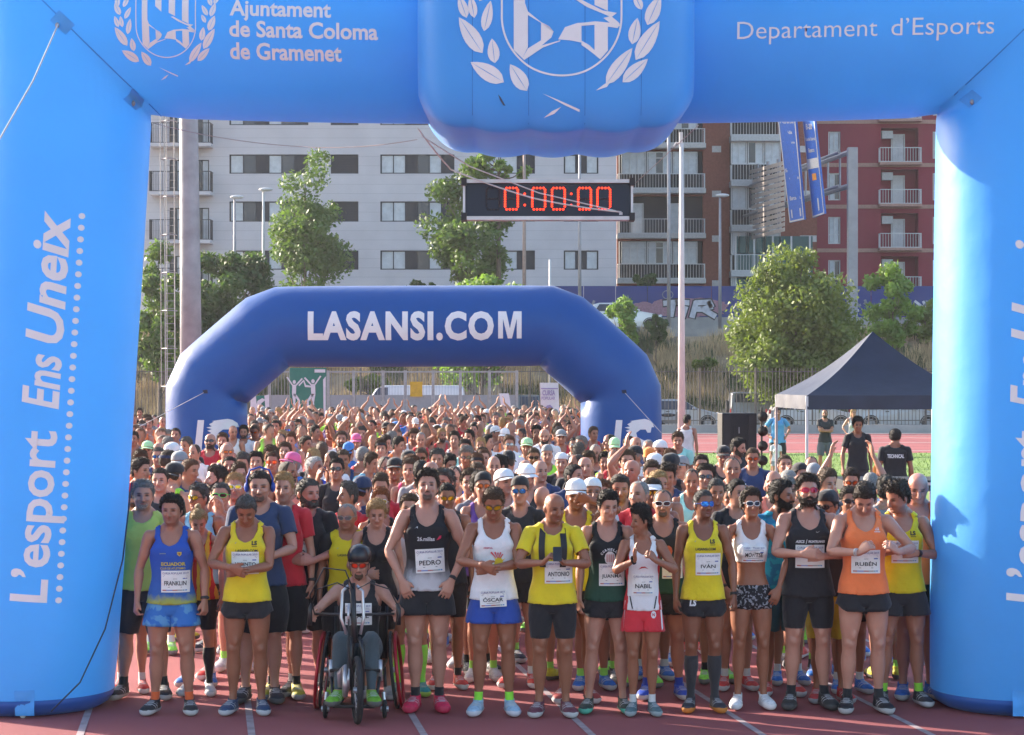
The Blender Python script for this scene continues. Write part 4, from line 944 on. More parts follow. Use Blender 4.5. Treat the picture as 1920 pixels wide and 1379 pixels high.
hz = p.z; mb = MB(); mb.box(-.33, .33, -.02, .5, hz - .98, hz); mb.build('cabinet', BLKP, root, bevel=.015)
mb = MB(); mb.box(-.30, -.17, -.035, -.021, hz - .95, hz - .03); mb.box(.17, .30, -.035, -.021, hz - .95, hz - .03); mb.build('grille', mat('grille_black', (.03, .03, .035), rough=.5, metal=.3), root)
mb = MB(); mb.box(-.10, .10, -.04, -.021, hz - .42, hz - .22); h_ = mb.build('handle_plate', BLKP, root); mb = MB(); mb.box(-.02, .0, -.05, -.041, hz - .38, hz - .26); mb.build('handle', GALV, h_)
mb = MB(); mb.cyl((0, .2, 0), (0, .2, hz - .98), .03)
for a in (0, 2.1, 4.2): mb.cyl((0, .2, .5), (math.cos(a) * .5, .2 + math.sin(a) * .5, .0), .015)
mb.build('stand', BLKP, root)
root = empty('light_stand', (W(1428, 0, 41).x, 41, 0), 0, 'stand with four round stage lights right of the loudspeaker', 'stage light')
mb = MB(); mb.cyl((0, 0, 0), (0, 0, 2.0), .02); mb.build('stand_pole', BLKP, root)
for k in range(4): mb = MB(); z = 1.85 - k * .28; mb.tube([(.0, -.02, z), (.0, -.14, z - .02), (.0, -.2, z - .02)], [.05, .085, .10], 12); mb.build('lamp_can', BLKP, root, True)
def feather(px0, px1, yt, D, m, label, lean=0, name='banner', deco=None, yb=None):
    a, b = W(px0, yt, D), W(px1, yt, D); w_ = b.x - a.x; root = empty(name, ((a.x + b.x) / 2 + lean, D, 0), 0, label, 'banner'); mb = MB(); n = 14; vs = []; hz = a.z
    for j in range(n + 1):
        t = j / n; z = hz * t + .15 * (1 - t); 
        for k in range(5): u = k / 4; vs.append(((u - .5) * w_ - lean * t, .03 * math.sin(5 * t + 3 * u), z))
    m_ = len(vs); vs += [(v[0], v[1] + .006, v[2]) for v in vs]
    f = [(j * 5 + k, j * 5 + k + 1, (j + 1) * 5 + k + 1, (j + 1) * 5 + k) for j in range(n) for k in range(4)]; mb.add(vs, f + [tuple(q + m_ for q in reversed(x)) for x in f]); o = mb.build('cloth', m, root, True)
    mb = MB(); mb.tube([(-w_ / 2, .03, 0), (-w_ / 2 - lean, .03, hz)], .018, 6); mb.build('pole', GALV, root)
    return root, a, b
GREENB = mat('banner_green', (.03, .17, .13), rough=.7, noise_amt=.06); WB = mat('banner_white', (.62, .60, .66), rough=.7, noise_amt=.05)
def runner_fig(cx, top, hgt, D, par, flip=1):     # white finisher with raised arms, printed on the banner
    S_ = hgt; f = lambda u, v: (cx + flip * u * S_, top + v * S_)
    for pts in ([f(-.06, .22), f(.06, .22), f(.07, .5), f(-.05, .52)], [f(-.05, .5), f(.07, .5), f(.03, .75), f(.06, 1.0), f(.0, 1.0), f(-.03, .75)], [f(-.05, .5), f(.04, .5), f(-.12, .72), f(-.10, .95), f(-.16, .95), f(-.18, .7)],
                [f(-.06, .26), f(-.04, .22), f(-.22, .02), f(-.26, .05)], [f(.06, .26), f(.04, .22), f(.20, -.02), f(.24, .0)], blob_(f(0, .14), .05 * S_)): fpoly('print', pts, D, WB, par, .04)
def blob_(c, r): return [(c[0] + r * math.cos(2 * math.pi * i / 10), c[1] + r * 1.2 * math.sin(2 * math.pi * i / 10)) for i in range(10)]
def deco(root, fn):
    before = set(C.objects); fn()
    for o in set(C.objects) - before: o.matrix_local = Matrix.Translation(-root.location) @ o.matrix_local
r1, *_ = feather(543, 612, 690, 74, GREENB, 'green banner printed with white finishing runners, the taller one')
def d1():
    runner_fig(587, 706, 66, 74, r1); runner_fig(552, 708, 62, 74, r1, -1)
    V = []; 
    fpoly('print', [(560, 722), (570, 712), (574, 722), (584, 724), (584, 727), (572, 726), (569, 716), (561, 725)], 74, WB, r1, .04); fpoly('print', [(606, 712), (611, 706), (611, 790), (607, 790)], 74, WB, r1, .04); fpoly('print', [(590, 693), (610, 693), (610, 699), (590, 699)], 74, WB, r1, .04)
deco(r1, d1)
r2, *_ = feather(470, 505, 742, 70, GREENB, 'shorter green and white banner beside the left leg of the dark blue arch')
deco(r2, lambda: (fpoly('print', [(470, 742), (480, 742), (484, 790), (470, 800)], 70, WB, r2, .04), fpoly('print', [(496, 742), (505, 740), (505, 795), (500, 795)], 70, WB, r2, .04), fpoly('print', [(483, 752), (492, 747), (498, 750), (490, 757), (488, 765), (480, 764)], 70, WB, r2, .042)))
feather(936, 954, 738, 68, WB, 'plain white narrow flag leaning left behind the clapping crowd', .30, 'flag')
r3, *_ = feather(1013, 1047, 718, 66, WB, 'white printed banner with purple lettering near the right arch leg', .08)
PUR = mat('print_purple', (.30, .24, .45), rough=.7)
def d3():
    V, T = text2d('CURSA', bold=.03); V = fitw(V, 24, 10); flat('lettering', [(1029 + v[0], 742 - v[1]) for v in V], T, 66, PUR, r3, .045); V, T = text2d('POPULAR', bold=.02); V = fitw(V, 26, 6); flat('lettering', [(1028 + v[0], 750 - v[1]) for v in V], T, 66, PUR, r3, .045)
    fpoly('print', blob(1030, 768, 7, 9, 14, 3, .1), 66, PUR, r3, .045); fpoly('print', [(1014, 728), (1046, 728), (1046, 730), (1014, 730)], 66, PUR, r3, .045)
deco(r3, d3)
root = empty('tripod', (W(1060, 0, 64).x, 64, 0), 0, 'thin white pole tripod beside the printed white banner', 'tripod'); mb = MB()
for dx, dz in ((-.25, 0), (.25, 0), (0, 0)): mb.tube([(dx, 0, .0), (0, 0, 1.75)], .014, 5)
mb.box(-.18, .18, -.02, .02, 1.2, 1.23); mb.build('frame', WFR, root)

# ---- inflatable arches
def puffy(name, col, rough=.42):
    m = mat(name, col, rough=rough, noise_amt=.04, nscale=2.5, bump=.45, bscale=3.6); b = m.node_tree.nodes['Principled BSDF']; b.inputs['Sheen Weight'].default_value = .15; n = m.node_tree.nodes; l = m.node_tree.links
    tr = n.new('ShaderNodeBsdfTranslucent'); tr.inputs[0].default_value = (min(col[0] * 2.2, 1), min(col[1] * 1.45, 1), min(col[2] * 1.05, 1), 1); mx = n.new('ShaderNodeMixShader'); mx.inputs[0].default_value = .32; l.new(b.outputs[0], mx.inputs[1]); l.new(tr.outputs[0], mx.inputs[2]); l.new(mx.outputs[0], n['Material Output'].inputs[0])
    return m
LBLUE = puffy('inflatable_light_blue', (.085, .42, .90)); DBLUE = puffy('inflatable_royal_blue', (.015, .11, .40)); LBASE = puffy('inflatable_base_blue', (.03, .14, .50)); PRINTW = mat('print_white', (.80, .80, .82), rough=.6, noise_amt=.03)
def tube_path(pts, D, r, n=40, base=True, smooth=.5):
    """pts: axis points (x,z,r) in the plane y=D; mitred corners"""
    P = [Vector((p[0], p[1])) for p in pts]; rr_ = [p[2] if len(p) > 2 else r for p in pts]; rings = []
    for i, p in enumerate(P):
        d1 = (p - P[i - 1]).normalized() if i else (P[1] - P[0]).normalized(); d2 = (P[i + 1] - p).normalized() if i < len(P) - 1 else d1
        t = (d1 + d2).normalized(); c_ = max(t.dot(d1), .3); nrm = Vector((-t.y, t.x)) / c_
        rings.append([(p.x + nrm.x * rr_[i] * math.cos(a), D + rr_[i] * math.sin(a), p.y + nrm.y * rr_[i] * math.cos(a)) for a in [2 * math.pi * k / n for k in range(n)]])
    return rings
def seg(a, b, n, bulge=0.):      # extra axis points between a and b, slightly swollen
    out = []
    for i in range(1, n):
        t = i / n; out.append((a[0] + (b[0] - a[0]) * t, a[1] + (b[1] - a[1]) * t, a[2] + (b[2] - a[2]) * t + bulge * (1 - (2 * t - 1) ** 4)))
    return out
DA = 16.85
def ax(px, py, r, D=DA): p = W(px, py, D); return (p.x, p.z, r)
bigarch = empty('inflatable_arch', (0, DA, 0), 0, 'huge light blue inflatable start arch with white crests framing the runners', 'inflatable arch')
rA = .685
L0, L1 = ax(50, 1300, rA), ax(128, 47, rA); R1, R0 = ax(1925, 45, rA), ax(1909, 1300, rA)
# base rounding
def leg_pts(top, bot, side):
    x0, z1 = bot[0], bot[1]; out = [top] + seg(top, bot, 14, .015) + [(bot[0], .22, rA), (bot[0], .13, rA * .985)]; return out
def make_arch(parts, root):
    obs = []
    for nm, pts, m, D_ in parts:
        mb = MB(); mb.loft(tube_path(pts, D_, rA)); o = mb.build(nm, m, root, True); obs.append(o)
    return obs
sag = lambda t: -.07 * (1 - (2 * t - 1) ** 2)
beam = [(L1[0] + (R1[0] - L1[0]) * t, L1[1] + (R1[1] - L1[1]) * t + sag(t), rA + .03 * (1 - (2 * t - 1) ** 6)) for t in [k / 24 for k in range(25)]]
full = [(L0[0], .13, rA)] + [(L0[0], .22, rA)] + list(reversed(seg(L1, L0, 14, .012))) + beam + seg(R1, R0, 14, .012) + [(R0[0], .22, rA), (R0[0], .13, rA)]
full = [p for p in full if min(math.dist(p[:2], L1[:2]), math.dist(p[:2], R1[:2])) < .001 or min(math.dist(p[:2], L1[:2]), math.dist(p[:2], R1[:2])) > .74]
mb = MB(); mb.loft(tube_path(full, DA, rA, 56), cap=False); archtube = mb.build('tube', LBLUE, bigarch, True)
for bx in (L0[0], R0[0]):
    mb = MB(); rings = [[(bx + r_ * math.cos(a), DA + r_ * math.sin(a), z) for a in [2 * math.pi * k / 56 for k in range(56)]] for z, r_ in ((.135, rA * 1.002), (.09, rA * .985), (.04, rA * .93), (.005, rA * .84))]; mb.loft(rings); mb.build('base_skirt', LBASE, bigarch, True)
def bvh_of(o):
    me = o.data; return BVHTree.FromPolygons([tuple(o.matrix_world @ v.co if False else v.co) for v in me.vertices], [tuple(p.vertices) for p in me.polygons])
AT = bvh_of(archtube)
def stick(name, V2, T, bvh, Dg, m, par, off=.006, sub=None):
    """print given in photograph pixels onto a curved skin: each point keeps its place on the object's front face"""
    if sub: V2, T = subdiv2d(V2, T, sub)
    out = []; last = Dg
    for p in V2:
        w_ = W(p[0], p[1], Dg); h = bvh.ray_cast(Vector((w_.x, 0, w_.z)), Vector((0, 1, 0)))
        y = h[0].y if h[0] else last; last = y; out.append((w_.x, y - off, w_.z))
    return link(name, mesh_np(name, out, T, smooth=False), m, par)
def txt_px(s, x0, x1, ybase, hpx, bold=.0, shear=0., slope=0., spacing=1.):
    V, T = text2d(s, bold=bold, shear=shear, spacing=spacing); V = V.copy(); a, b = V[:, 0].min(), V[:, 0].max(); k = (x1 - x0) / (b - a); X = x0 + (V[:, 0] - a) * k; capk = hpx / .73
    Y = ybase - V[:, 1] * capk + slope * (X - x0); return np.stack([X, Y], 1), T
for s_, x0, x1, yb in (('Ajuntament', 431, 621, 29), ('de Santa Coloma', 430, 709, 68), ('de Gramenet', 430, 640, 108)):
    V, T = txt_px(s_, x0, x1, yb, 30, bold=.026, slope=.024); stick('lettering', V, T, AT, 16.15, PRINTW, bigarch, sub=14)
for s_, x0, x1, yb, sl in (('Departament', 1382, 1645, 74, -.024), ('d’Esports', 1671, 1865, 67, -.024)):
    V, T = txt_px(s_, x0, x1, yb, 34, bold=-.004, slope=sl); stick('lettering', V, T, AT, 16.15, PRINTW, bigarch, sub=14)
def leg_text(bx0, bx1, y0, y1):      # baseline runs upwards from (bx0,y0) to (bx1,y1)
    for s_, a, b, bo, sh in (("L’esport", 1131, 808, .022, .08), ('Ens', 768, 664, .022, .28), ('Uneix', 644, 396, .028, .28)):
        V, T = text2d(s_, bold=bo, shear=sh); V = V.copy(); u0, u1 = V[:, 0].min(), V[:, 0].max(); y_ = a + (V[:, 0] - u0) / (u1 - u0) * (b - a); k = 68 / .73
        x_ = bx0 + (bx1 - bx0) * (y0 - y_) / (y0 - y1) - V[:, 1] * k; stick('lettering', np.stack([x_, y_], 1), T, AT, 16.2, PRINTW, bigarch, sub=12)
    for k in range(34):
        t = k / 33; cy = 1127 + (405 - 1127) * t; cx = bx0 + 22 + (bx1 - bx0) * t * .98; pts = [(cx + 5.8 * math.cos(a), cy + 5.8 * math.sin(a)) for a in [2 * math.pi * q / 12 for q in range(12)]]
        V, T = polytri(pts); stick('dot', V, T, AT, 16.2, PRINTW, bigarch)
leg_text(86, 131, 1130, 400)
_sv = (86, 131)
def shiftleg():
    leg_text(1952, 1966, 1130, 400)
shiftleg()
# seams, patches and tabs
DARKB = mat('seam_blue', (.055, .27, .68), rough=.6)
def seam_px(p, q, Dg, w_=1.2, n=14, bv=None, name='seam', m=None, off=.004):
    pts = [(p[0] + (q[0] - p[0]) * k / n, p[1] + (q[1] - p[1]) * k / n) for k in range(n + 1)]; d = Vector((q[0] - p[0], q[1] - p[1])).normalized(); V = []
    for x_, y_ in pts: V += [(x_ - d.y * w_, y_ + d.x * w_), (x_ + d.y * w_, y_ - d.x * w_)]
    T = [(2 * k, 2 * k + 1, 2 * k + 3) for k in range(n)] + [(2 * k, 2 * k + 3, 2 * k + 2) for k in range(n)]; return stick(name, np.array(V), np.array(T), bv or AT, Dg, m or DARKB, bigarch, off)
seam_px((0, -80), (291, 210), 16.3); seam_px((1760, 211), (2040, -65), 16.3)
def patch(cx, cy, w_, h_, ang, dark=True):
    c_, s_ = math.cos(ang), math.sin(ang); pts = [(cx + x * c_ - y * s_, cy + x * s_ + y * c_) for x, y in ((-w_ / 2, -h_ / 2), (w_ / 2, -h_ / 2), (w_ / 2, h_ / 2), (-w_ / 2, h_ / 2))]
    V, T = polytri(pts); return stick('patch', V, T, AT, 16.2, mat('patch_blue', (.075, .36, .82), rough=.6), bigarch, .007, sub=14)
patch(119, 44, 40, 26, .75); patch(238, 178, 26, 26, .75); patch(1831, 179, 26, 24, -.7); patch(47, 1318, 36, 48, 0); patch(1915, 1318, 36, 48, 0)
mb = MB()
for cx, cy in ((110, 50), (236, 184), (1832, 186)): p = W(cx, cy, 16.2); h = AT.ray_cast(Vector((p.x, 0, p.z)), Vector((0, 1, 0))); mb.ell((p.x, h[0].y - .02, p.z), (.016, .014, .022), 8, 6)
mb.build('metal_ring', GALV, bigarch, True)
V, T = polytri([(39, 1316), (48, 1316), (49, 1344), (44, 1348), (39, 1344)]); stick('webbing_tab', V, T, AT, 16.25, WHITE, bigarch, .02)
V, T = polytri([(1917, 1316), (1925, 1316), (1925, 1344), (1917, 1344)]); stick('webbing_tab', V, T, AT, 16.25, WHITE, bigarch, .02)
# cushion with the crest
cx0 = (1044 - 960) * 15.75 / F; hw = 1.06; zb = 4.42; zt = 6.6; yf, yk = 15.74, 17.75; yc = (yf + yk) / 2; hd = (yk - yf) / 2
nu, prof = 97, []
V = []; nv = 0; cells = 5
for i in range(nu):
    u = -1 + 2 * i / (nu - 1); k = max(1 - abs(u) ** 7, 0) ** (1 / 4.5); x = cx0 + hw * u; sc = abs(math.sin(math.pi * (u * 1.02 + 1) / 2 * cells)); rb = .30
    bz = zb + .42 * (1 - max(1 - abs(u) ** 5.0, 0) ** .5) - .03 * (sc - .5) * k; d = hd * (.30 + .70 * k); sec = []
    f = yc - d - .025 * sc * k
    for t in np.linspace(0, 1, 12): sec.append((f + .04 * (1 - t) * 0, zt + (bz + rb - zt) * t))
    for a in np.linspace(0, math.pi / 2, 9)[1:]: sec.append((f + rb * .45 * (1 - math.cos(a)), bz + rb - rb * math.sin(a)))
    for t in np.linspace(0, 1, 8)[1:]: sec.append((f + rb * .45 + (yc + d - rb * .45 - f - rb * .45) * t, bz + .02 * math.sin(math.pi * t) * 0))
    for a in np.linspace(0, math.pi / 2, 6)[1:]: sec.append((yc + d - rb * .45 + rb * .45 * math.sin(a), bz + rb - rb * math.cos(a)))
    sec.append((yc + d, zt)); nv = len(sec); V += [(x, y, z) for y, z in sec]
T = [(i * nv + j, i * nv + j + 1, (i + 1) * nv + j + 1, (i + 1) * nv + j) for i in range(nu - 1) for j in range(nv - 1)] + [(i * nv + nv - 1, i * nv, (i + 1) * nv, (i + 1) * nv + nv - 1) for i in range(nu - 1)]
cush = link('cushion', mesh_np('cushion', V, T), LBLUE, bigarch); CB = bvh_of(cush)
for u in (-.6, -.2, .2, .6):
    px = 960 + (cx0 + hw * u / 1.02) * F / 15.75; seam_px((px, 0), (px, 232), 15.75, .7, 12, CB, 'seam', DARKB, .003)
# crest: coordinates read off the photograph
Z = lambda x, y: (700 + x / 2.743, y / 2.743)
def leaf_px(b, t, w_, n=7):
    b, t = Vector(Z(*b)), Vector(Z(*t)); d = t - b; nn = Vector((-d.y, d.x)).normalized(); L_ = []; R_ = []; gap = .6
    out = []
    for sgn in (1, -1):
        pts = []
        for k in range(n + 1): s_ = k / n; pts.append(b + d * s_ + nn * sgn * w_ / 2.743 * .5 * math.sin(math.pi * s_ ** .8) ** .8)
        inn = [b + d * s_ + nn * sgn * gap * (math.sin(math.pi * s_)) for s_ in [k / n for k in range(n, -1, -1)]]; out.append([tuple(p) for p in pts] + [tuple(p) for p in inn[1:-1]])
    return out
crest = []
for b, t, w_ in (((480, 95), (440, -20), 50), ((520, 95), (500, -20), 46), ((570, 165), (604, 8), 56), ((562, 277), (440, 92), 84), ((625, 330), (610, 203), 62), ((672, 428), (500, 322), 84), ((790, 470), (703, 335), 80), ((500, -30), (440, -150), 60), ((545, 10), (610, -110), 50), ((470, -110), (470, -240), 55), ((530, -110), (590, -230), 50),
                 ((1380, 52), (1338, -30), 44), ((1408, 132), (1475, -20), 72), ((1330, 232), (1358, 95), 62), ((1348, 312), (1472, 112), 80), ((1195, 440), (1332, 250), 72), ((1280, 428), (1412, 305), 66), ((1400, -20), (1340, -130), 50), ((1430, -10), (1480, -150), 60), ((1440, -120), (1400, -240), 50), ((1465, -140), (1520, -250), 50)):
    crest += leaf_px(b, t, w_)
crest.append([Z(*p) for p in ((1143, 470), (1200, 452), (1215, 430), (1190, 435))])
crest.append([Z(*p) for p in ((868, 484), (1062, 565), (1060, 577), (985, 545))]); crest.append([Z(*p) for p in ((967, 553), (930, 588), (876, 608), (920, 574))])
def arc_band(cx, cy, rx, ry, a0, a1, th, n=30):
    o_ = [(cx + rx * math.cos(R(a)), cy + ry * math.sin(R(a))) for a in np.linspace(a0, a1, n)]; i_ = [(cx + (rx - th) * math.cos(R(a)), cy + (ry - th) * math.sin(R(a))) for a in np.linspace(a1, a0, n)]; return [Z(*p) for p in o_ + i_]
crest.append(arc_band(968, 90, 312, 308, 0, 90, 10)); crest.append(arc_band(968, 90, 312, 308, 90, 180, 10))
crest.append([Z(*p) for p in ((656, -260), (666, -260), (666, 90), (656, 90))]); crest.append([Z(*p) for p in ((1270, -260), (1280, -260), (1280, 90), (1270, 90))])
for pts in ([(722, -260), (780, -260), (780, 20), (795, 62), (795, 245), (766, 303), (722, 262)], [(795, 62), (862, 118), (905, 140), (927, 168), (915, 198), (866, 238), (766, 303), (795, 252), (862, 212), (862, 122), (795, 80)],
            [(862, 122), (905, 140), (927, 168), (912, 200), (862, 240)], [(860, -260), (925, -260), (925, -60), (860, -120)], [(1000, -260), (1066, -260), (1066, -15), (1000, -50)], [(1020, -10), (1045, -12), (1180, 60), (1252, 72), (1226, 92), (1262, 122), (1268, 140), (1240, 142), (1182, 98), (1212, 90), (1185, 78), (1100, 40)],
            [(1137, -260), (1205, -260), (1205, 62), (1137, 30)], [(950, 208), (985, 145), (1050, 122), (1140, 114), (1266, 128), (1256, 150), (1205, 143), (1205, 265), (1166, 310), (1137, 285), (1137, 132), (1070, 136), (1070, 222), (1010, 212)], [(1070, 212), (1110, 235), (1137, 262), (1137, 285), (1100, 255), (1070, 235)],
            [(766, 303), (860, 240), (960, 213), (962, 217), (870, 250), (775, 312)]):
    crest.append([Z(*p) for p in pts])
def put_crest(fx, bv, Dg, par, sub):
    Vs = []; Ts = []; n0 = 0
    for pts in crest:
        q = [fx(p) for p in pts]
        V_, T_ = polytri(q)
        if max(p[1] for p in q) < -70: continue
        if sub: V_, T_ = subdiv2d(V_, T_, sub)
        Vs.append(V_); Ts.append(T_ + n0); n0 += len(V_)
    return stick('crest_print', np.concatenate(Vs), np.concatenate(Ts), bv, Dg, PRINTW, par, .006)
put_crest(lambda p: p, CB, 15.75, bigarch, 16); put_crest(lambda p: (311 + (p[0] - 1053) * .50, 106 + (p[1] - 144) * .50), AT, 16.15, bigarch, 12)
fpts = [Z(*p) for p in ((642, 490), (655, 505), (672, 535), (680, 548), (668, 545), (652, 520))]; V, T = polytri(fpts); stick('stain', V, T, CB, 15.75, mat('stain_dark', (.05, .07, .12)), bigarch, .007)
adopt(bigarch)
bigarch.location.y = DA
# ropes
ROPE = mat('rope_white', (.62, .60, .58), rough=.8); ROPED = mat('rope_dark', (.02, .03, .06), rough=.7); ROPEP = mat('rope_pink', (.48, .38, .36), rough=.8)
def rope(pts, r, m, label, name='rope', sagz=0., n=16):
    P = []
    for i in range(len(pts) - 1):
        a, b = W(*pts[i]), W(*pts[i + 1])
        for k in range(n): t = k / n; q = a.lerp(b, t); q.z -= sagz * 4 * t * (1 - t); P.append(q)
    P.append(W(*pts[-1])); mb = MB(); mb.tube(P, r, 6); o = mb.build(name, m, None, True); return tag(o, label, 'rope')
rope([(109, 46, 16.1), (62, 152, 15.3), (-30, 312, 14.2)], .007, ROPE, 'tight white guy rope running down from the left arch corner')
rope([(247, 905, 16.75), (230, 1050, 16.35), (197, 1180, 16.2), (150, 1280, 16.12), (95, 1335, 16.12)], .006, ROPED, 'thin dark cord hanging down the left arch leg', n=8)
rope([(783, 240, 15.9), (845, 318, 16.6), (1000, 372, 16.35), (1165, 398, 16.3)], .006, ROPE, 'lower slack cord from the cushion corner across the race clock', sagz=.01)
rope([(790, 255, 15.9), (880, 312, 16.6), (1010, 362, 16.35), (1155, 396, 16.32)], .005, ROPE, 'upper slack cord crossing the red digits of the race clock')
rope([(290, 232, 17.2), (560, 275, 17.4), (782, 262, 16.6)], .003, ROPEP, 'long pink cord sagging under the light blue arch beam', sagz=.03)
rope([(1310, 235, 16.2), (1190, 345, 16.7)], .0025, ROPEP, 'short thin cord holding the right end of the race clock')
rope([(385, 735, 37.4), (262, 800, 36.4)], .005, ROPE, 'guy rope on the left leg of the dark blue arch'); rope([(1170, 735, 37.4), (1240, 812, 36.6)], .005, ROPE, 'guy rope on the right leg of the dark blue arch')
# race clock
D = 16.6; p = W(868, 413, D); q = W(1187, 337, D); clk = empty('race_clock', ((p.x + q.x) / 2, D, p.z), 0, 'black race clock showing red 0:00:00 hanging under the arch', 'clock')
DARKP = mat('clock_panel', (.012, .018, .045), rough=.35, noise_amt=.05); RAIL = mat('clock_rail', (.62, .62, .66), rough=.35, metal=.4); REDL = mat('red_led', (1, .035, .012), emit=1.6, noise_amt=0); OFFL = mat('off_led', (.05, .05, .055), rough=.4)
mb = MB(); mb.box(p.x + .02, q.x - .02, D, D + .12, p.z + .03, q.z - .03); mb.build('panel', DARKP, clk)
for z in (p.z, q.z - .028): mb = MB(); mb.box(p.x + .012, q.x - .012, D - .03, D + .13, z, z + .028); mb.build('rail', RAIL, clk)
for x in (p.x, q.x - .018): mb = MB(); mb.box(x, x + .018, D - .02, D + .13, p.z + .03, q.z - .03); mb.build('end_plate', RAIL, clk)
for x in (p.x - .012, q.x - .03):
    for z in (p.z - .005, q.z - .05): mb = MB(); mb.box(x, x + .042, D - .045, D + .14, z, z + .06); mb.build('corner_block', PLAST0, clk)
def dot(mb, px, py): c = W(px, py, D); mb.ell((c.x, D - .004, c.z), (.0088, .006, .0088), 8, 4)
SEG = {'t': [(.12, 0), (.37, 0), (.63, 0), (.88, 0)], 'b': [(.12, 1), (.37, 1), (.63, 1), (.88, 1)], 'm': [(.2, .5), (.4, .5), (.6, .5), (.8, .5)], 'l': [(0, .09 + k * .11) for k in range(8) if k != 4 or 1], 'r': [(1, .09 + k * .11) for k in range(8)]}
for i, (x0, on) in enumerate(((912, 0), (947, 1), (998, 1), (1035, 1), (1084, 1), (1120, 1))):
    mb = MB(); mo = MB(); w_, h_ = 24, 40; y0_ = 353
    for k in 'tblr':
        for u, v in SEG[k]: dot(mb if on else mo, x0 + u * w_, y0_ + v * h_)
    for u, v in SEG['m']: dot(mo, x0 + u * w_, y0_ + v * h_)
    if on: mb.build('digit', REDL, clk)
    mo.build('unlit_digit', OFFL, clk)
for cx in (984, 1071): mb = MB(); dot(mb, cx, 364); dot(mb, cx, 385); mb.build('colon', REDL, clk)
c = W(1164, 401, D); mb = MB(); mb.box(c.x - .013, c.x + .013, D - .006, D - .001, c.z - .01, c.z + .01); mb.build('sticker', WFR, clk)
adopt(clk)
# royal blue arch
D = 38.1; rB = .712; rA_ = rB
b2 = empty('inflatable_arch', (W(776, 0, D).x, D, 0), 0, 'dark royal blue inflatable arch standing in the middle of the crowd', 'inflatable arch')
A = lambda px, py: ax(px, py, rB, D)
c1, c2, c3, c4 = A(387, 722), A(514, 613), A(1041, 611), A(1164, 722); f0 = (A(390, 800)[0], .1, rB); f1 = (A(1166, 800)[0], .1, rB)
def rnd(a, c, b, k=.16):      # two points that soften a corner
    v = lambda p, q: (p[0] + (q[0] - p[0]) * k / math.dist(p[:2], q[:2]), p[1] + (q[1] - p[1]) * k / math.dist(p[:2], q[:2]), rB)
    return [v(c, a), v(c, b)]
full = [f0] + seg(f0, c1, 8, .012) + rnd(f0, c1, c2) + seg(c1, c2, 6, .01) + rnd(c1, c2, c3) + seg(c2, c3, 12, .012) + rnd(c2, c3, c4) + seg(c3, c4, 6, .01) + rnd(c3, c4, f1) + seg(c4, f1, 8, .012) + [f1]
mb = MB(); mb.loft(tube_path(full, D, rB, 48)); t2_ = mb.build('tube', DBLUE, b2, True); B2 = bvh_of(t2_)
def stick2(nm, V, T, sub=None, m=None, off=.012): return stick(nm, V, T, B2, D - rB, m or PRINTW, b2, off, sub)
sc = (D) / (D - rB)   # the print lies on the front skin
def toF(V): V = V.copy(); return V
V, T = txt_px('LASANSI.CO', 577, 926, 635, 51, bold=.045, spacing=1.12); stick2('lettering', V, T, 10)
stick2('lettering', *polytri([(934, 584), (949, 584), (956, 616), (963, 584), (978, 584), (978, 635), (969, 635), (969, 598), (960, 635), (952, 635), (943, 598), (943, 635), (934, 635)]), 10)
for dx in (0, 784):
    stick2('logo_print', *polytri([(371 + dx, 788), (383 + dx, 788), (377 + dx, 860), (425 + dx, 860), (424 + dx, 872), (362 + dx, 872)]), 8)
    S_pts = [(395, 796), (404, 791), (400, 790), (412, 788), (428, 786), (436, 788), (444, 794), (447, 802), (442, 802), (440, 812), (434, 812), (430, 806), (420, 806), (412, 812), (414, 820), (430, 828), (440, 840), (436, 858), (420, 868), (396, 868), (396, 856), (414, 856), (422, 846), (408, 834), (398, 824), (394, 815), (399, 812), (392, 808), (400, 805), (390, 802), (400, 800)]
    stick2('logo_print', *polytri([(x + dx - 3, y) for x, y in S_pts]), 8)
for a, b in ((385, 735), (1170, 735)): stick2('tab', *polytri([(a - 5, b - 3), (a + 4, b - 4), (a + 5, b + 3), (a - 3, b + 3)]), None, ROPED, .02)
adopt(b2)

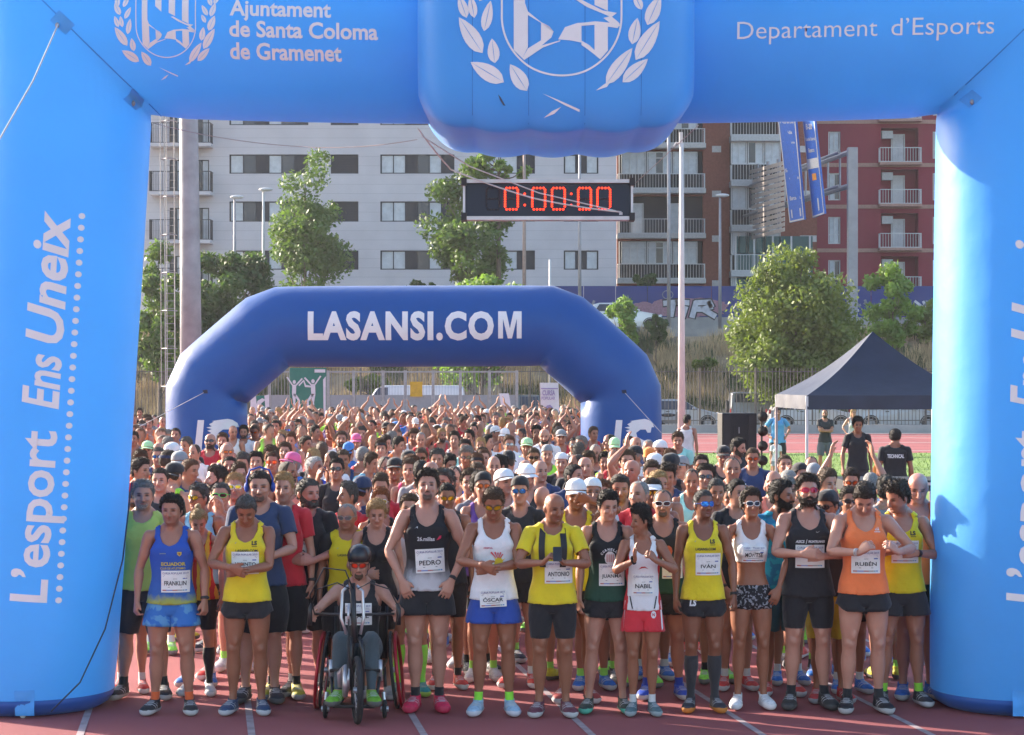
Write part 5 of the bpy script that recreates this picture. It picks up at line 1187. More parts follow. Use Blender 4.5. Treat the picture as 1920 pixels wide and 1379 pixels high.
# ---------------------------------------------------------------- people: materials and builders
def skin_mat():
    m = bpy.data.materials.new('skin'); m.use_nodes = True; n = m.node_tree.nodes; l = m.node_tree.links; b = n['Principled BSDF']
    b.inputs['Roughness'].default_value = .42; b.inputs['Subsurface Weight'].default_value = 0.0
    oi = n.new('ShaderNodeObjectInfo'); at = n.new('ShaderNodeAttribute'); at.attribute_name = 'mask'; sp = n.new('ShaderNodeSeparateColor'); l.new(at.outputs['Color'], sp.inputs[0])
    tc = n.new('ShaderNodeTexCoord'); nz = n.new('ShaderNodeTexNoise'); nz.inputs['Scale'].default_value = 9; nz.inputs['Detail'].default_value = 8; l.new(tc.outputs['Object'], nz.inputs['Vector'])
    ramp = n.new('ShaderNodeMix'); ramp.data_type = 'RGBA'; ramp.inputs[6].default_value = (.70, .57, .56, 1); ramp.inputs[7].default_value = (1.06, .97, .94, 1); l.new(nz.outputs[0], ramp.inputs[0])
    mu = n.new('ShaderNodeMix'); mu.data_type = 'RGBA'; mu.blend_type = 'MULTIPLY'; mu.inputs[0].default_value = 1; l.new(oi.outputs['Color'], mu.inputs[6]); l.new(ramp.outputs[2], mu.inputs[7])
    cur = mu.outputs[2]
    for ch, col, k in ((1, (.36, .10, .085, 1), .6), (0, (.025, .016, .012, 1), .9), (2, (.015, .010, .010, 1), .95)):
        mm = n.new('ShaderNodeMath'); mm.operation = 'MULTIPLY'; mm.inputs[1].default_value = k; l.new(sp.outputs[ch], mm.inputs[0])
        mx = n.new('ShaderNodeMix'); mx.data_type = 'RGBA'; l.new(mm.outputs[0], mx.inputs[0]); l.new(cur, mx.inputs[6]); mx.inputs[7].default_value = col; cur = mx.outputs[2]
    rm = n.new('ShaderNodeMath'); rm.operation = 'MULTIPLY'; l.new(oi.outputs['Random'], rm.inputs[0]); l.new(at.outputs['Alpha'], rm.inputs[1]); r2 = n.new('ShaderNodeMath'); r2.operation = 'MULTIPLY'; r2.inputs[1].default_value = .6; l.new(rm.outputs[0], r2.inputs[0])
    mx = n.new('ShaderNodeMix'); mx.data_type = 'RGBA'; mx.blend_type = 'MULTIPLY'; mx.inputs[7].default_value = (.35, .36, .42, 1); l.new(r2.outputs[0], mx.inputs[0]); l.new(cur, mx.inputs[6]); cur = mx.outputs[2]
    l.new(cur, b.inputs['Base Color'])
    bz = n.new('ShaderNodeTexNoise'); bz.inputs['Scale'].default_value = 28; bz.inputs['Detail'].default_value = 8; l.new(tc.outputs['Object'], bz.inputs['Vector'])
    bp = n.new('ShaderNodeBump'); bp.inputs['Strength'].default_value = .45; bp.inputs['Distance'].default_value = .010; l.new(bz.outputs[0], bp.inputs['Height']); l.new(bp.outputs[0], b.inputs['Normal'])
    return m
SKIN = skin_mat()
CLOTH = mat('cloth', rough=.85, noise_amt=.12, nscale=6, bump=.9, bscale=11, use_obj=True, sheen=.2)
HAIR = mat('hair', rough=.6, noise_amt=.45, nscale=90, bump=.8, bscale=130, use_obj=True)
SHOE = mat('shoe_fabric', rough=.6, noise_amt=.25, nscale=30, use_obj=True, bump=.3)
def shoe_marks():
    n = SHOE.node_tree.nodes; l = SHOE.node_tree.links; b = n['Principled BSDF']; src = b.inputs['Base Color'].links[0].from_socket
    at = n.new('ShaderNodeAttribute'); at.attribute_name = 'rest'; sx = n.new('ShaderNodeSeparateXYZ'); l.new(at.outputs['Vector'], sx.inputs[0])
    def M(op, a, b_=None):
        q = n.new('ShaderNodeMath'); q.operation = op
        for i, v in enumerate((a, b_)):
            if v is None: continue
            if isinstance(v, (int, float)): q.inputs[i].default_value = v
            else: l.new(v, q.inputs[i])
        return q.outputs[0]
    st = M('FRACT', M('ADD', M('MULTIPLY', sx.outputs[1], 26.), M('MULTIPLY', sx.outputs[2], 14.))); k = M('LESS_THAN', st, .30)
    k = M('MULTIPLY', k, M('GREATER_THAN', sx.outputs[2], .030)); k = M('MULTIPLY', k, M('LESS_THAN', sx.outputs[2], .072)); k = M('MULTIPLY', k, M('LESS_THAN', sx.outputs[1], -.03)); k = M('MULTIPLY', k, M('GREATER_THAN', sx.outputs[1], -.125)); k = M('MULTIPLY', k, .8)
    lx_ = M('LESS_THAN', M('ABSOLUTE', M('SUBTRACT', M('ABSOLUTE', sx.outputs[0]), .110)), .020); ly_ = M('LESS_THAN', M('FRACT', M('MULTIPLY', sx.outputs[1], 48.)), .45)
    l2 = M('MULTIPLY', M('MULTIPLY', lx_, ly_), M('MULTIPLY', M('GREATER_THAN', sx.outputs[2], .056), M('LESS_THAN', M('ABSOLUTE', M('ADD', sx.outputs[1], .075)), .055))); k = M('MAXIMUM', k, M('MULTIPLY', l2, .85))
    mx = n.new('ShaderNodeMix'); mx.data_type = 'RGBA'; l.new(k, mx.inputs[0]); l.new(src, mx.inputs[6]); mx.inputs[7].default_value = (.55, .55, .56, 1); l.new(mx.outputs[2], b.inputs['Base Color'])
shoe_marks()
SOLE = mat('shoe_sole', rough=.6, noise_amt=.1, use_obj=True)
PLAST = mat('dark_plastic', (.03, .03, .035), rough=.35, noise_amt=.05)
LENS = mat('tinted_lens', rough=.08, noise_amt=.05, use_obj=True, metal=.6)
PAPER = mat('bib_paper', (.78, .78, .76), rough=.6, noise_amt=.05, bump=.8, bscale=16)
INK = mat('printed_ink', rough=.6, noise_amt=.02, use_obj=True)
def cloth_rest(name, build):     # cloth whose print is laid out in rest-pose coordinates (attribute 'rest')
    m = bpy.data.materials.new(name); m.use_nodes = True; n = m.node_tree.nodes; l = m.node_tree.links; b = n['Principled BSDF']; b.inputs['Roughness'].default_value = .85
    at = n.new('ShaderNodeAttribute'); at.attribute_name = 'rest'; sx = n.new('ShaderNodeSeparateXYZ'); l.new(at.outputs['Vector'], sx.inputs[0])
    build(n, l, b, sx, at)
    tc = n.new('ShaderNodeTexCoord'); bz = n.new('ShaderNodeTexNoise'); bz.inputs['Scale'].default_value = 14; l.new(tc.outputs['Object'], bz.inputs['Vector'])
    bp = n.new('ShaderNodeBump'); bp.inputs['Strength'].default_value = .5; bp.inputs['Distance'].default_value = .02; l.new(bz.outputs[0], bp.inputs['Height']); l.new(bp.outputs[0], b.inputs['Normal'])
    return m
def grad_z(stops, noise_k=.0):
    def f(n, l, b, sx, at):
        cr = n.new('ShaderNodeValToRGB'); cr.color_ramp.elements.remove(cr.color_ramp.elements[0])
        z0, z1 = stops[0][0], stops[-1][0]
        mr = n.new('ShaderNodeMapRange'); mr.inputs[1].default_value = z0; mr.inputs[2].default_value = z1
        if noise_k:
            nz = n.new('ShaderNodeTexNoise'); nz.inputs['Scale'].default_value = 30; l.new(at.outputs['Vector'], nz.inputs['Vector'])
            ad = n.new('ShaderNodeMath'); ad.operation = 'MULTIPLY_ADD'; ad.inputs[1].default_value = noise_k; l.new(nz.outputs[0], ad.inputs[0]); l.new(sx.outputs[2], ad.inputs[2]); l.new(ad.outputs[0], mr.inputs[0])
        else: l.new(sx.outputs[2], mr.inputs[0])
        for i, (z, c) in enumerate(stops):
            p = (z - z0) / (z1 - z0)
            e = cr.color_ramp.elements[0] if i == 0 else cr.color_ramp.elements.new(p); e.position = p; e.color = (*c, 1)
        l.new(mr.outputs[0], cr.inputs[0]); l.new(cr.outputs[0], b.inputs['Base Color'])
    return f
def stripes_x(c1, c2, period, axis=0):
    def f(n, l, b, sx, at):
        m1 = n.new('ShaderNodeMath'); m1.operation = 'MULTIPLY'; m1.inputs[1].default_value = 1 / period; l.new(sx.outputs[axis], m1.inputs[0])
        m2 = n.new('ShaderNodeMath'); m2.operation = 'FRACT'; l.new(m1.outputs[0], m2.inputs[0])
        m3 = n.new('ShaderNodeMath'); m3.operation = 'GREATER_THAN'; m3.inputs[1].default_value = .5; l.new(m2.outputs[0], m3.inputs[0])
        mx = n.new('ShaderNodeMix'); mx.data_type = 'RGBA'; mx.inputs[6].default_value = (*c1, 1); mx.inputs[7].default_value = (*c2, 1); l.new(m3.outputs[0], mx.inputs[0]); l.new(mx.outputs[2], b.inputs['Base Color'])
    return f
def blotch(c1, c2, scale, th=.5):
    def f(n, l, b, sx, at):
        nz = n.new('ShaderNodeTexNoise'); nz.inputs['Scale'].default_value = scale; l.new(at.outputs['Vector'], nz.inputs['Vector'])
        mr = n.new('ShaderNodeMapRange'); mr.inputs[1].default_value = th - .02; mr.inputs[2].default_value = th + .02; l.new(nz.outputs[0], mr.inputs[0])
        mx = n.new('ShaderNodeMix'); mx.data_type = 'RGBA'; mx.inputs[6].default_value = (*c1, 1); mx.inputs[7].default_value = (*c2, 1); l.new(mr.outputs[0], mx.inputs[0]); l.new(mx.outputs[2], b.inputs['Base Color'])
    return f
def side_panels(c1, c2, x0=.115):
    def f(n, l, b, sx, at):
        a = n.new('ShaderNodeMath'); a.operation = 'ABSOLUTE'; l.new(sx.outputs[0], a.inputs[0])
        g = n.new('ShaderNodeMath'); g.operation = 'GREATER_THAN'; g.inputs[1].default_value = x0; l.new(a.outputs[0], g.inputs[0])
        mx = n.new('ShaderNodeMix'); mx.data_type = 'RGBA'; mx.inputs[6].default_value = (*c1, 1); mx.inputs[7].default_value = (*c2, 1); l.new(g.outputs[0], mx.inputs[0]); l.new(mx.outputs[2], b.inputs['Base Color'])
    return f

MALE = Body(); FEMALE = Body(True)
class Variant:
    def __init__(s, body, **pk):
        s.b = body; s.P = pose(**pk); s.Vp = skin(body.V, body.W, s.P); s.N = vnorm(s.Vp, body.T); s.m = {}
        Rb, tb = s.P; s.head = Matrix([[*Rb[3][i], tb[3][i]] for i in range(3)] + [[0, 0, 0, 1]])
    def bm(s, i):
        Rb, tb = s.P; return Matrix([[*Rb[i][j], tb[i][j]] for j in range(3)] + [[0, 0, 0, 1]])
    def body_mesh(s):
        if 'body' not in s.m:
            me = mesh_np('body', s.Vp, s.b.T, attrs={'mask': ('FLOAT_COLOR', s.b.mask)}); me.materials.append(SKIN); s.m['body'] = me
        return s.m['body']
    def g(s, name, mtl, **kw):
        key = (name, mtl.name, tuple(sorted(kw.items())))
        if key not in s.m:
            P, T, Vr = s.b.garment(name, s.Vp, s.N, **kw)
            me = mesh_np(name, P, T, attrs={'rest': ('FLOAT_VECTOR', Vr)}); me.materials.append(mtl); s.m[key] = me; s.m[('pt',) + key] = (P, T)
        return s.m[key]
    def surf(s, name, mtl, **kw):
        s.g(name, mtl, **kw); P, T = s.m[('pt', name, mtl.name, tuple(sorted(kw.items())))]
        return BVHTree.FromPolygons([tuple(p) for p in P], [tuple(int(i) for i in t) for t in T])
RIG = {}          # head wear and hair, built once in rest coordinates and carried by the head
REST_N = {id(b): vnorm(b.V, b.T) for b in (MALE, FEMALE)}
def rigid(body, kind, **kw):
    key = (id(body) if kind not in ('sunglasses',) else 0, kind, tuple(sorted(kw.items())))
    if key in RIG: return RIG[key]
    if kind in ('hair', 'receding', 'lowhair', 'beard', 'goatee', 'capdome', 'band'):
        P, T, Vr = body.garment(kind, body.V, REST_N[id(body)], fit=1 if kind not in ('capdome', 'band') else 4, **kw)
        if kind in ('hair', 'receding', 'lowhair', 'beard') and kw.get('base', 0) > .006:
            r_ = np.random.default_rng(5); a, b, c = P[T[:, 0]], P[T[:, 1]], P[T[:, 2]]; fn = np.cross(b - a, c - a); ar = np.linalg.norm(fn, axis=1)
            k = r_.choice(len(T), 1300, p=ar / ar.sum()); ce = (a[k] + b[k] + c[k]) / 3; nn = fn[k] / ar[k][:, None]
            fl = np.array([0, -.5, -.2]) if kind != 'beard' else np.array([0, 0, -1.2]); d = nn * .8 + fl + r_.normal(0, .5, ce.shape); d /= np.linalg.norm(d, axis=1)[:, None]
            ln = (kw['base'] * .85 + .002 * r_.uniform(.5, 1.3, len(k)))[:, None]; sd_ = np.cross(d, r_.normal(0, 1, ce.shape)); sd_ /= np.linalg.norm(sd_, axis=1)[:, None]
            n0 = len(P); q = ce - nn * .004; P = np.concatenate([P, q - sd_ * .0045, q + sd_ * .0045, q + d * (ln + .006)]); m_ = len(k); ii = np.arange(m_) + n0
            T = np.concatenate([T, np.stack([ii, ii + m_, ii + 2 * m_], 1)]); Vr = P
        me = mesh_np(kind, P, T, attrs={'rest': ('FLOAT_VECTOR', Vr)}); me.materials.append(HAIR if kind not in ('capdome', 'band') else CLOTH)
    elif kind in ('brim', 'brimback', 'visor'):
        mb = MB(); s_ = -1 if kind != 'brimback' else 1; rings = []
        for i in range(7):
            t = i / 6; row = []
            for k in range(13):
                a = R(-72 + 144 * k / 12); r0x, r0y = .088, .104; out = .075 * t * math.cos(a * .9) ** .6 if abs(a) < R(72) else 0
                x_ = math.sin(a) * (r0x + out * .25); y_ = s_ * (math.cos(a) * (r0y) + out); z_ = (1.690 if s_ < 0 else 1.652) - .018 * (abs(x_) / .088) ** 2 - .012 * t
                row.append((x_, y_ - .002, z_))
            rings.append(row)
        vs = [p for r_ in rings for p in r_]; vs2 = [(p[0], p[1], p[2] - .005) for p in vs]
        fs = [(i * 13 + k, i * 13 + k + 1, (i + 1) * 13 + k + 1, (i + 1) * 13 + k) for i in range(6) for k in range(12)]
        nn = len(vs); fs += [tuple(q + nn for q in reversed(f)) for f in fs] + [(6 * 13 + k, 6 * 13 + k + 1, nn + 6 * 13 + k + 1, nn + 6 * 13 + k) for k in range(12)]
        mb.add(vs + vs2, fs); me = mb.mesh(kind, True); me.materials.append(CLOTH)
    elif kind in ('sunglasses', 'glasses'):
        mb = MB(); up = kw.get('up', 0); nl = 0
        def arc(u): return Vector((math.sin(u * 1.02) * .0815, -.1035 + (1 - math.cos(u * 1.02)) * .085 , 0))
        faces_l = 0
        for s_ in (1, -1):
            pts = []
            for k in range(16):
                a = 2 * math.pi * k / 16; u = .46 + .40 * math.copysign(abs(math.cos(a)) ** .8, math.cos(a)); h = .0195 * math.copysign(abs(math.sin(a)) ** .8, math.sin(a)) * (1 - .12 * (u - .4))
                p = arc(u); pts.append((s_ * p.x, p.y - .004, 1.6395 + h + .002 * u))
            cx = arc(.46); n0 = len(mb.v); mb.add([(s_ * cx.x, cx.y - .008, 1.640)] + pts, [(0, 1 + (k + 1) % 16, 1 + k) if s_ < 0 else (0, 1 + k, 1 + (k + 1) % 16) for k in range(16)])
            faces_l += 16
        nl = len(mb.f)
        for s_ in (1, -1):
            pts = []
            for k in range(16):
                a = 2 * math.pi * k / 16; u = .46 + .41 * math.copysign(abs(math.cos(a)) ** .8, math.cos(a)); h = .0203 * math.copysign(abs(math.sin(a)) ** .8, math.sin(a)) * (1 - .12 * (u - .4))
                p = arc(u); pts.append((s_ * p.x, p.y - .0045, 1.6395 + h + .002 * u))
            mb.tube(pts, .0018 if kw.get('thin') else .0028, 6, close=True)
            e = arc(.88); mb.tube([(s_ * e.x, e.y, 1.645), (s_ * .084, -.02, 1.643), (s_ * .083, .03, 1.640)], .003, 6)
        c0 = arc(.05); mb.tube([(-c0.x - .004, c0.y - .006, 1.647), (0, -.114, 1.649), (c0.x + .004, c0.y - .006, 1.647)], .003, 6)
        me = mb.mesh(kind, False); me.materials.append(LENS); me.materials.append(kw_frame(kw.get('frame', 'black')))
        me.polygons.foreach_set('material_index', [0 if i < nl else 1 for i in range(len(me.polygons))])
        me.polygons.foreach_set('use_smooth', [True] * len(me.polygons))
    elif kind == 'longhair':
        mb = MB(); P = [ring((0, yo, z), X3, Y3, w_, d_, 22) for z, w_, d_, yo in ((1.765, .02, .02, .01), (1.755, .05, .055, .01), (1.73, .075, .083, .015), (1.69, .088, .092, .022), (1.64, .092, .082, .038), (1.58, .090, .066, .052), (1.51, .080, .050, .062), (1.46, .06, .034, .07))]
        me_ = mb; mb.loft(P); vs = [Vector(v) for v in mb.v]
        mb.v = [tuple(v * 1 + Vector((0, 0, 0)) + (v - Vector((0, .03, 1.63))).normalized() * .012 * noise.noise(v * 40)) for v in vs]
        me = mb.mesh(kind, True); me.materials.append(HAIR)
    elif kind == 'curls':
        mb = MB(); rr = random.Random(3)
        for k in range(150):
            a = rr.uniform(0, 2 * math.pi); e = rr.uniform(-.55, 1.0); v = Vector((math.cos(a) * math.cos(e * 1.4), math.sin(a) * math.cos(e * 1.4), math.sin(e * 1.4)))
            if v.y < -.25 and v.z < .62: continue
            c = Vector((0, .012, 1.66)) + Vector((v.x * .092, v.y * .108, v.z * .098)); r_ = rr.uniform(.014, .026)
            mb.ell(c, (r_, r_, r_ * .9), 7, 5)
        me = mb.mesh(kind, True); me.materials.append(HAIR)
    elif kind == 'ponytail':
        mb = MB(); mb.tube([(0, .09, 1.67), (.01, .135, 1.67), (.015, .15, 1.61), (.012, .14, 1.54), (.02, .125, 1.47)], [.015, .026, .03, .024, .006], 10)
        me = mb.mesh(kind, True); me.materials.append(HAIR)
    elif kind == 'bun':
        mb = MB(); mb.ell((0, .09, 1.745), (.036, .036, .032)); me = mb.mesh(kind, True); me.materials.append(HAIR)
    elif kind == 'headphones':
        mb = MB(); mb.tube([(-.092, .01, 1.63), (-.096, .01, 1.70), (-.07, .01, 1.765), (0, .01, 1.79), (.07, .01, 1.765), (.096, .01, 1.70), (.092, .01, 1.63)], .008, 8)
        for s_ in (1, -1): mb.ell((s_ * .097, .012, 1.625), (.022, .036, .042), 14, 10)
        me = mb.mesh(kind, True); me.materials.append(SHOE)
    elif kind == 'helmet':
        mb = MB(); rings = []
        for z, w_, f_, b_ in ((1.665, .098, -.115, .12), (1.70, .104, -.125, .13), (1.74, .10, -.12, .128), (1.775, .082, -.098, .108), (1.80, .05, -.06, .07), (1.81, .015, -.02, .02)):
            rings.append(ring((0, (f_ + b_) / 2, z + .004), X3, Y3, w_, (b_ - f_) / 2, 28))
        mb.loft(rings)
        for s_ in (-1, 1):
            mb.tube([(s_ * .085, -.03, 1.67), (s_ * .07, -.05, 1.56), (0, -.06, 1.508)], .003, 5)
        me = mb.mesh(kind, True); me.materials.append(mat('helmet_shell', (.02, .022, .028), rough=.25, noise_amt=.1))
    RIG[key] = me; return me
_FR = {}
def kw_frame(n):
    cols = {'black': (.02, .02, .02), 'white': (.8, .8, .8), 'blue': (.03, .10, .5), 'red': (.55, .03, .03), 'grey': (.3, .3, .3), 'green': (.1, .7, .1)}
    if n not in _FR: _FR[n] = mat('glasses_frame_' + n, cols[n], rough=.35, noise_amt=.03)
    return _FR[n]
HAIRC = {'black': (.018, .014, .012), 'dark': (.040, .026, .018), 'brown': (.095, .055, .032), 'auburn': (.13, .055, .025), 'blond': (.42, .27, .12), 'grey': (.22, .21, .20), 'darkgrey': (.085, .078, .072), 'white': (.5, .48, .45), 'red': (.28, .09, .03)}
SKINC = [(.50, .265, .185), (.44, .225, .15), (.40, .195, .125), (.54, .30, .215), (.35, .165, .10), (.46, .24, .165)]
SKINS = {'light': (.55, .31, .225), 'mid': (.44, .225, .15), 'tan': (.34, .155, .09), 'dark': (.18, .08, .045), 'pink': (.55, .26, .20), 'brown': (.27, .12, .07)}
def person(v, x, y, h=1.75, wd=1.0, yaw=0, skin_c=None, hair=('hair', 'dark', .014, 0), beard=None, top=None, bottom=None, sock=None, shoe=((.03, .03, .04), (.6, .6, .6)), head=(), label=None, cat='person', group=None, z=0., extra_hair=None, shoes_too=True, socks_c=(.03, .03, .03), laces=True):
    """v: pose variant; top/bottom: (garment, colour, material, settings); head: list of (kind, colour, settings)"""
    s = h / 1.75; wd = wd * .955
    o = link('person', v.body_mesh(), None, None, skin_c or random.choice(SKINC)); o.location = (x, y, z + .016 * s); o.rotation_euler = (0, 0, yaw); o.scale = (s * wd, s * wd, s)
    tag(o, label, cat, group)
    body = v.b; HM = v.head
    def put(name, me, col, m=None, par=None):
        c = link(name, me, None, par or o, col)
        if m is not None: c.matrix_local = m
        return c
    if hair and hair[0] != 'bald':
        st, col, th, cu = hair
        put('hair', rigid(body, st, base=th, loose=cu), HAIRC.get(col, col), HM)
    if extra_hair: put('hair', rigid(body, extra_hair[0]), HAIRC.get(extra_hair[1], extra_hair[1]), HM)
    if beard: put('beard', rigid(body, beard[0], base=beard[2] if len(beard) > 2 else .007, loose=.3), HAIRC.get(beard[1], beard[1]), HM)
    for kind, col, *kw in head:
        kw = dict(kw[0]) if kw else {}
        M = HM.copy(); up = kw.pop('up', 0); lean = kw.pop('tilt', 0)
        if up: M = HM @ Matrix.Translation((0, .012, up))
        if kind in ('cap', 'capback', 'beanie'):
            d = put('cap', rigid(body, 'capdome', base=.016), col, HM)
            if kind != 'beanie': put('cap_brim', rigid(body, 'brim' if kind == 'cap' else 'brimback'), kw.get('brim', col), HM, None)
        elif kind == 'visor': put('headband', rigid(body, 'band', base=.014), col, HM); put('cap_brim', rigid(body, 'brim'), kw.get('brim', col), HM)
        elif kind == 'band': put('headband', rigid(body, 'band', base=.016), col, HM)
        else: put(kind, rigid(body, kind, **kw), col, M)
    if top:
        g_, col, mt, kw = (*top, *((None, {}) if len(top) == 2 else ({},) if len(top) == 3 else ()))[:4]
        put('top' if g_ != 'bra' else 'sports_bra', v.g(g_, mt or CLOTH, **({'base': .010, 'loose': .014, 'fit': 3, 'wrinkle': .005} if g_ != 'bra' else {'base': .006, 'fit': 2}) | (kw or {})), col)
    if bottom:
        g_, col, mt, kw = (*bottom, *((None, {}) if len(bottom) == 2 else ({},) if len(bottom) == 3 else ()))[:4]
        tight = g_ in ('tights', 'leggings')
        put('shorts' if not tight else 'tights', v.g(g_, mt or CLOTH, **({'base': .005, 'fit': 1} if tight else {'base': .012 if g_ != 'hotpants' else .006, 'loose': .022 if g_ != 'hotpants' else .004, 'fit': 3, 'wrinkle': .006}) | (kw or {})), col)
    if shoes_too:
        for sd_ in (1, -1):
            sh = put('shoe', v.g('shoe', SHOE, base=.010, fit=1, side=sd_), shoe[0])
            put('sole', v.g('sole', SOLE, base=.016, fit=0, side=sd_), shoe[1], None, sh)
            if sock: put('sock', v.g(sock, CLOTH, base=.004, fit=0, side=sd_), socks_c)
    return o

# ---- prints on clothes
class Chest:            # front surface of a worn garment, for prints and number bibs
    def __init__(s, bvh, back=False):
        s.xs = np.linspace(-.2, .2, 33); s.zs = np.linspace(.66, 1.5, 57); s.sg = 1 if back else -1
        G = np.full((len(s.zs), len(s.xs)), np.nan)
        for i, z in enumerate(s.zs):
            for j, x in enumerate(s.xs):
                h = bvh.ray_cast(Vector((x, s.sg * 1.0, z)), Vector((0, -s.sg, 0)))
                if h[0]: G[i, j] = h[0].y
        m = np.nanmean(G); s.G = np.where(np.isnan(G), m, G)
        for i in range(len(s.zs)):
            r = G[i]; ok = ~np.isnan(r)
            if ok.sum() > 1: s.G[i] = np.interp(np.arange(len(r)), np.nonzero(ok)[0], r[ok])
    def y(s, x, z):
        fx = np.clip((x + .2) / .4 * 32, 0, 31.999); fz = np.clip((z - .66) / .84 * 56, 0, 55.999); i = fz.astype(int); j = fx.astype(int); a = fz - i; b = fx - j; G = s.G
        return G[i, j] * (1 - a) * (1 - b) + G[i + 1, j] * a * (1 - b) + G[i, j + 1] * (1 - a) * b + G[i + 1, j + 1] * a * b
    def put(s, o, name, V2, T, cx, cz, col, off=.004, m=None, rot_=0, sub=None):
        if sub: V2, T = subdiv2d(V2, T, sub)
        c_, s_ = math.cos(rot_), math.sin(rot_); X = cx + (V2[:, 0] * c_ - V2[:, 1] * s_) * (-s.sg); Z = cz + V2[:, 0] * s_ + V2[:, 1] * c_
        V = np.stack([X, s.y(X, Z) + s.sg * off, Z], 1)
        return link(name, mesh_np(name, V, T, smooth=False), m or INK, o, col)
RECT = lambda w_, h_: (np.array([(-w_ / 2, -h_ / 2), (w_ / 2, -h_ / 2), (w_ / 2, h_ / 2), (-w_ / 2, h_ / 2)], float), np.array([(0, 1, 2), (0, 2, 3)]))
BLK = (.02, .02, .025)
def bib(o, ch, cx, cz, name, rot_=0, wd=.215, hh=.175, ex=0.):
    p = ch.put(o, 'race_bib', *RECT(wd, hh), cx, cz, (.8, .8, .8), .009 + ex, PAPER, rot_, sub=.03)
    def ln(V, T, dx, dz, col, nm='print', off=.0115):
        c_, s_ = math.cos(rot_), math.sin(rot_)
        q = ch.put(p, nm, V, T, cx + dx * c_ - dz * s_, cz + dx * s_ + dz * c_, col, off + ex, None, rot_)
    V, T = text2d('CURSA POPULAR 2019', bold=.01); ln(fitw(V, wd * .9, .016), T, 0, hh * .33, (.15, .15, .3), 'lettering')
    V, T = RECT(wd * .8, .003); ln(V, T, 0, hh * .28, (.3, .3, .35))
    V, T = RECT(wd * .86, .003); ln(V, T, 0, hh * .23, (.3, .3, .35))
    V, T = RECT(.03, .009); ln(V, T, wd * .34, hh * .13, (.12, .16, .4)); V, T = text2d('sansi'); ln(fitw(V, .03, .009), T, 0, hh * .1, (.1, .1, .1), 'lettering')
    if name:
        V, T = text2d(name, bold=.016); ln(fitw(V, min(wd * .78, .032 * len(name)), .036), T, 0, -hh * .18, BLK, 'lettering')
        V, T = RECT(wd * .5, .004); ln(V, T, 0, -hh * .26, (.2, .2, .2))
    for dx, w_, col in ((-.38, .03, (.4, .1, .1)), (-.2, .05, (.2, .25, .5)), (.0, .04, (.4, .15, .15)), (.17, .04, (.3, .3, .3)), (.30, .012, (.1, .3, .4)), (.38, .014, (.1, .25, .5))):
        V, T = RECT(w_ * wd / .215, .009); ln(V, T, wd * dx, -hh * .4, col)

# ================================================================ THE RUNNERS
def at_feet(px, py): D = Dof(py); return ((px - 960) * D / F, D)
YEL = (.70, .56, .015); BK = (.014, .014, .018); BK2 = (.03, .03, .035); WH = (.74, .74, .76)
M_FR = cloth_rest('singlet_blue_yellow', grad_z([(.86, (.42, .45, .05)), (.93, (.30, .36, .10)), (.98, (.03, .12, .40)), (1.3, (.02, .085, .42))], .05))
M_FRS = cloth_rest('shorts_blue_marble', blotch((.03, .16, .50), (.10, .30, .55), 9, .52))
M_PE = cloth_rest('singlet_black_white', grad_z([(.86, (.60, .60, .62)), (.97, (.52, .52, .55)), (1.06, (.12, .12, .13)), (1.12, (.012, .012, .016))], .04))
M_CAT = cloth_rest('singlet_red_yellow_stripes', stripes_x((.62, .40, .03), (.45, .03, .03), .075))
M_LST = cloth_rest('shirt_yellow_black_sides', side_panels(YEL, BK, .145))
M_NAB = cloth_rest('singlet_white_red_sides', side_panels(WH, (.55, .03, .04), .135))
M_HOT = cloth_rest('shorts_black_white_print', blotch((.015, .015, .02), (.28, .29, .33), 42, .56))
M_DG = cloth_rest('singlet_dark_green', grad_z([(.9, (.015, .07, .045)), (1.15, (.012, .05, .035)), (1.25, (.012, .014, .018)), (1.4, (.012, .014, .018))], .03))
M_TEAL = cloth_rest('jersey_teal_print', blotch((.01, .16, .30), (.015, .30, .42), 16, .5))
def chest(o, v, key, mtl=CLOTH, **kw):
    kw = {'base': .010, 'loose': .014, 'fit': 3, 'wrinkle': .005} | kw
    return Chest(v.surf(key, mtl, **kw))
def say(o, ch, s, cx, cz, wd, ht, col, bold=.03, shear=0, rot_=0, name='lettering', off=.005):
    V, T = text2d(s, bold=bold, shear=shear); ch.put(o, name, fitw(V, wd, ht) - [0, ht / 2], T, cx, cz, col, off, None, rot_)
def shape(o, ch, pts, cx, cz, sc, col, name='print', off=.005):
    V, T = polytri([(p[0] * sc, p[1] * sc) for p in pts]); ch.put(o, name, V, T, cx, cz, col, off)
SWOOSH = [(-1, .1), (-.6, -.35), (-.2, -.3), (1, .5), (-.2, -.05), (-.5, -.1), (-.65, .1)]
def ls_shirt(o, ch, back=False, tx=True, dx=.072):
    say(o, ch, 'LS', dx, 1.345, .042, .034, BLK, .05); shape(o, ch, [(-1, -.1), (1, -.1), (1, .1), (-1, .1)], dx + .002, 1.318, .021, BLK)
    if tx: say(o, ch, 'LASANSI.COM', .012, 1.285, .172, .022, BLK, .03)
    shape(o, ch, [(-1, -.5), (-.2, .2), (.9, .7), (.1, .1), (.1, -.4), (-.3, 0)], -.075, 1.345, .016, (.35, .35, .3))
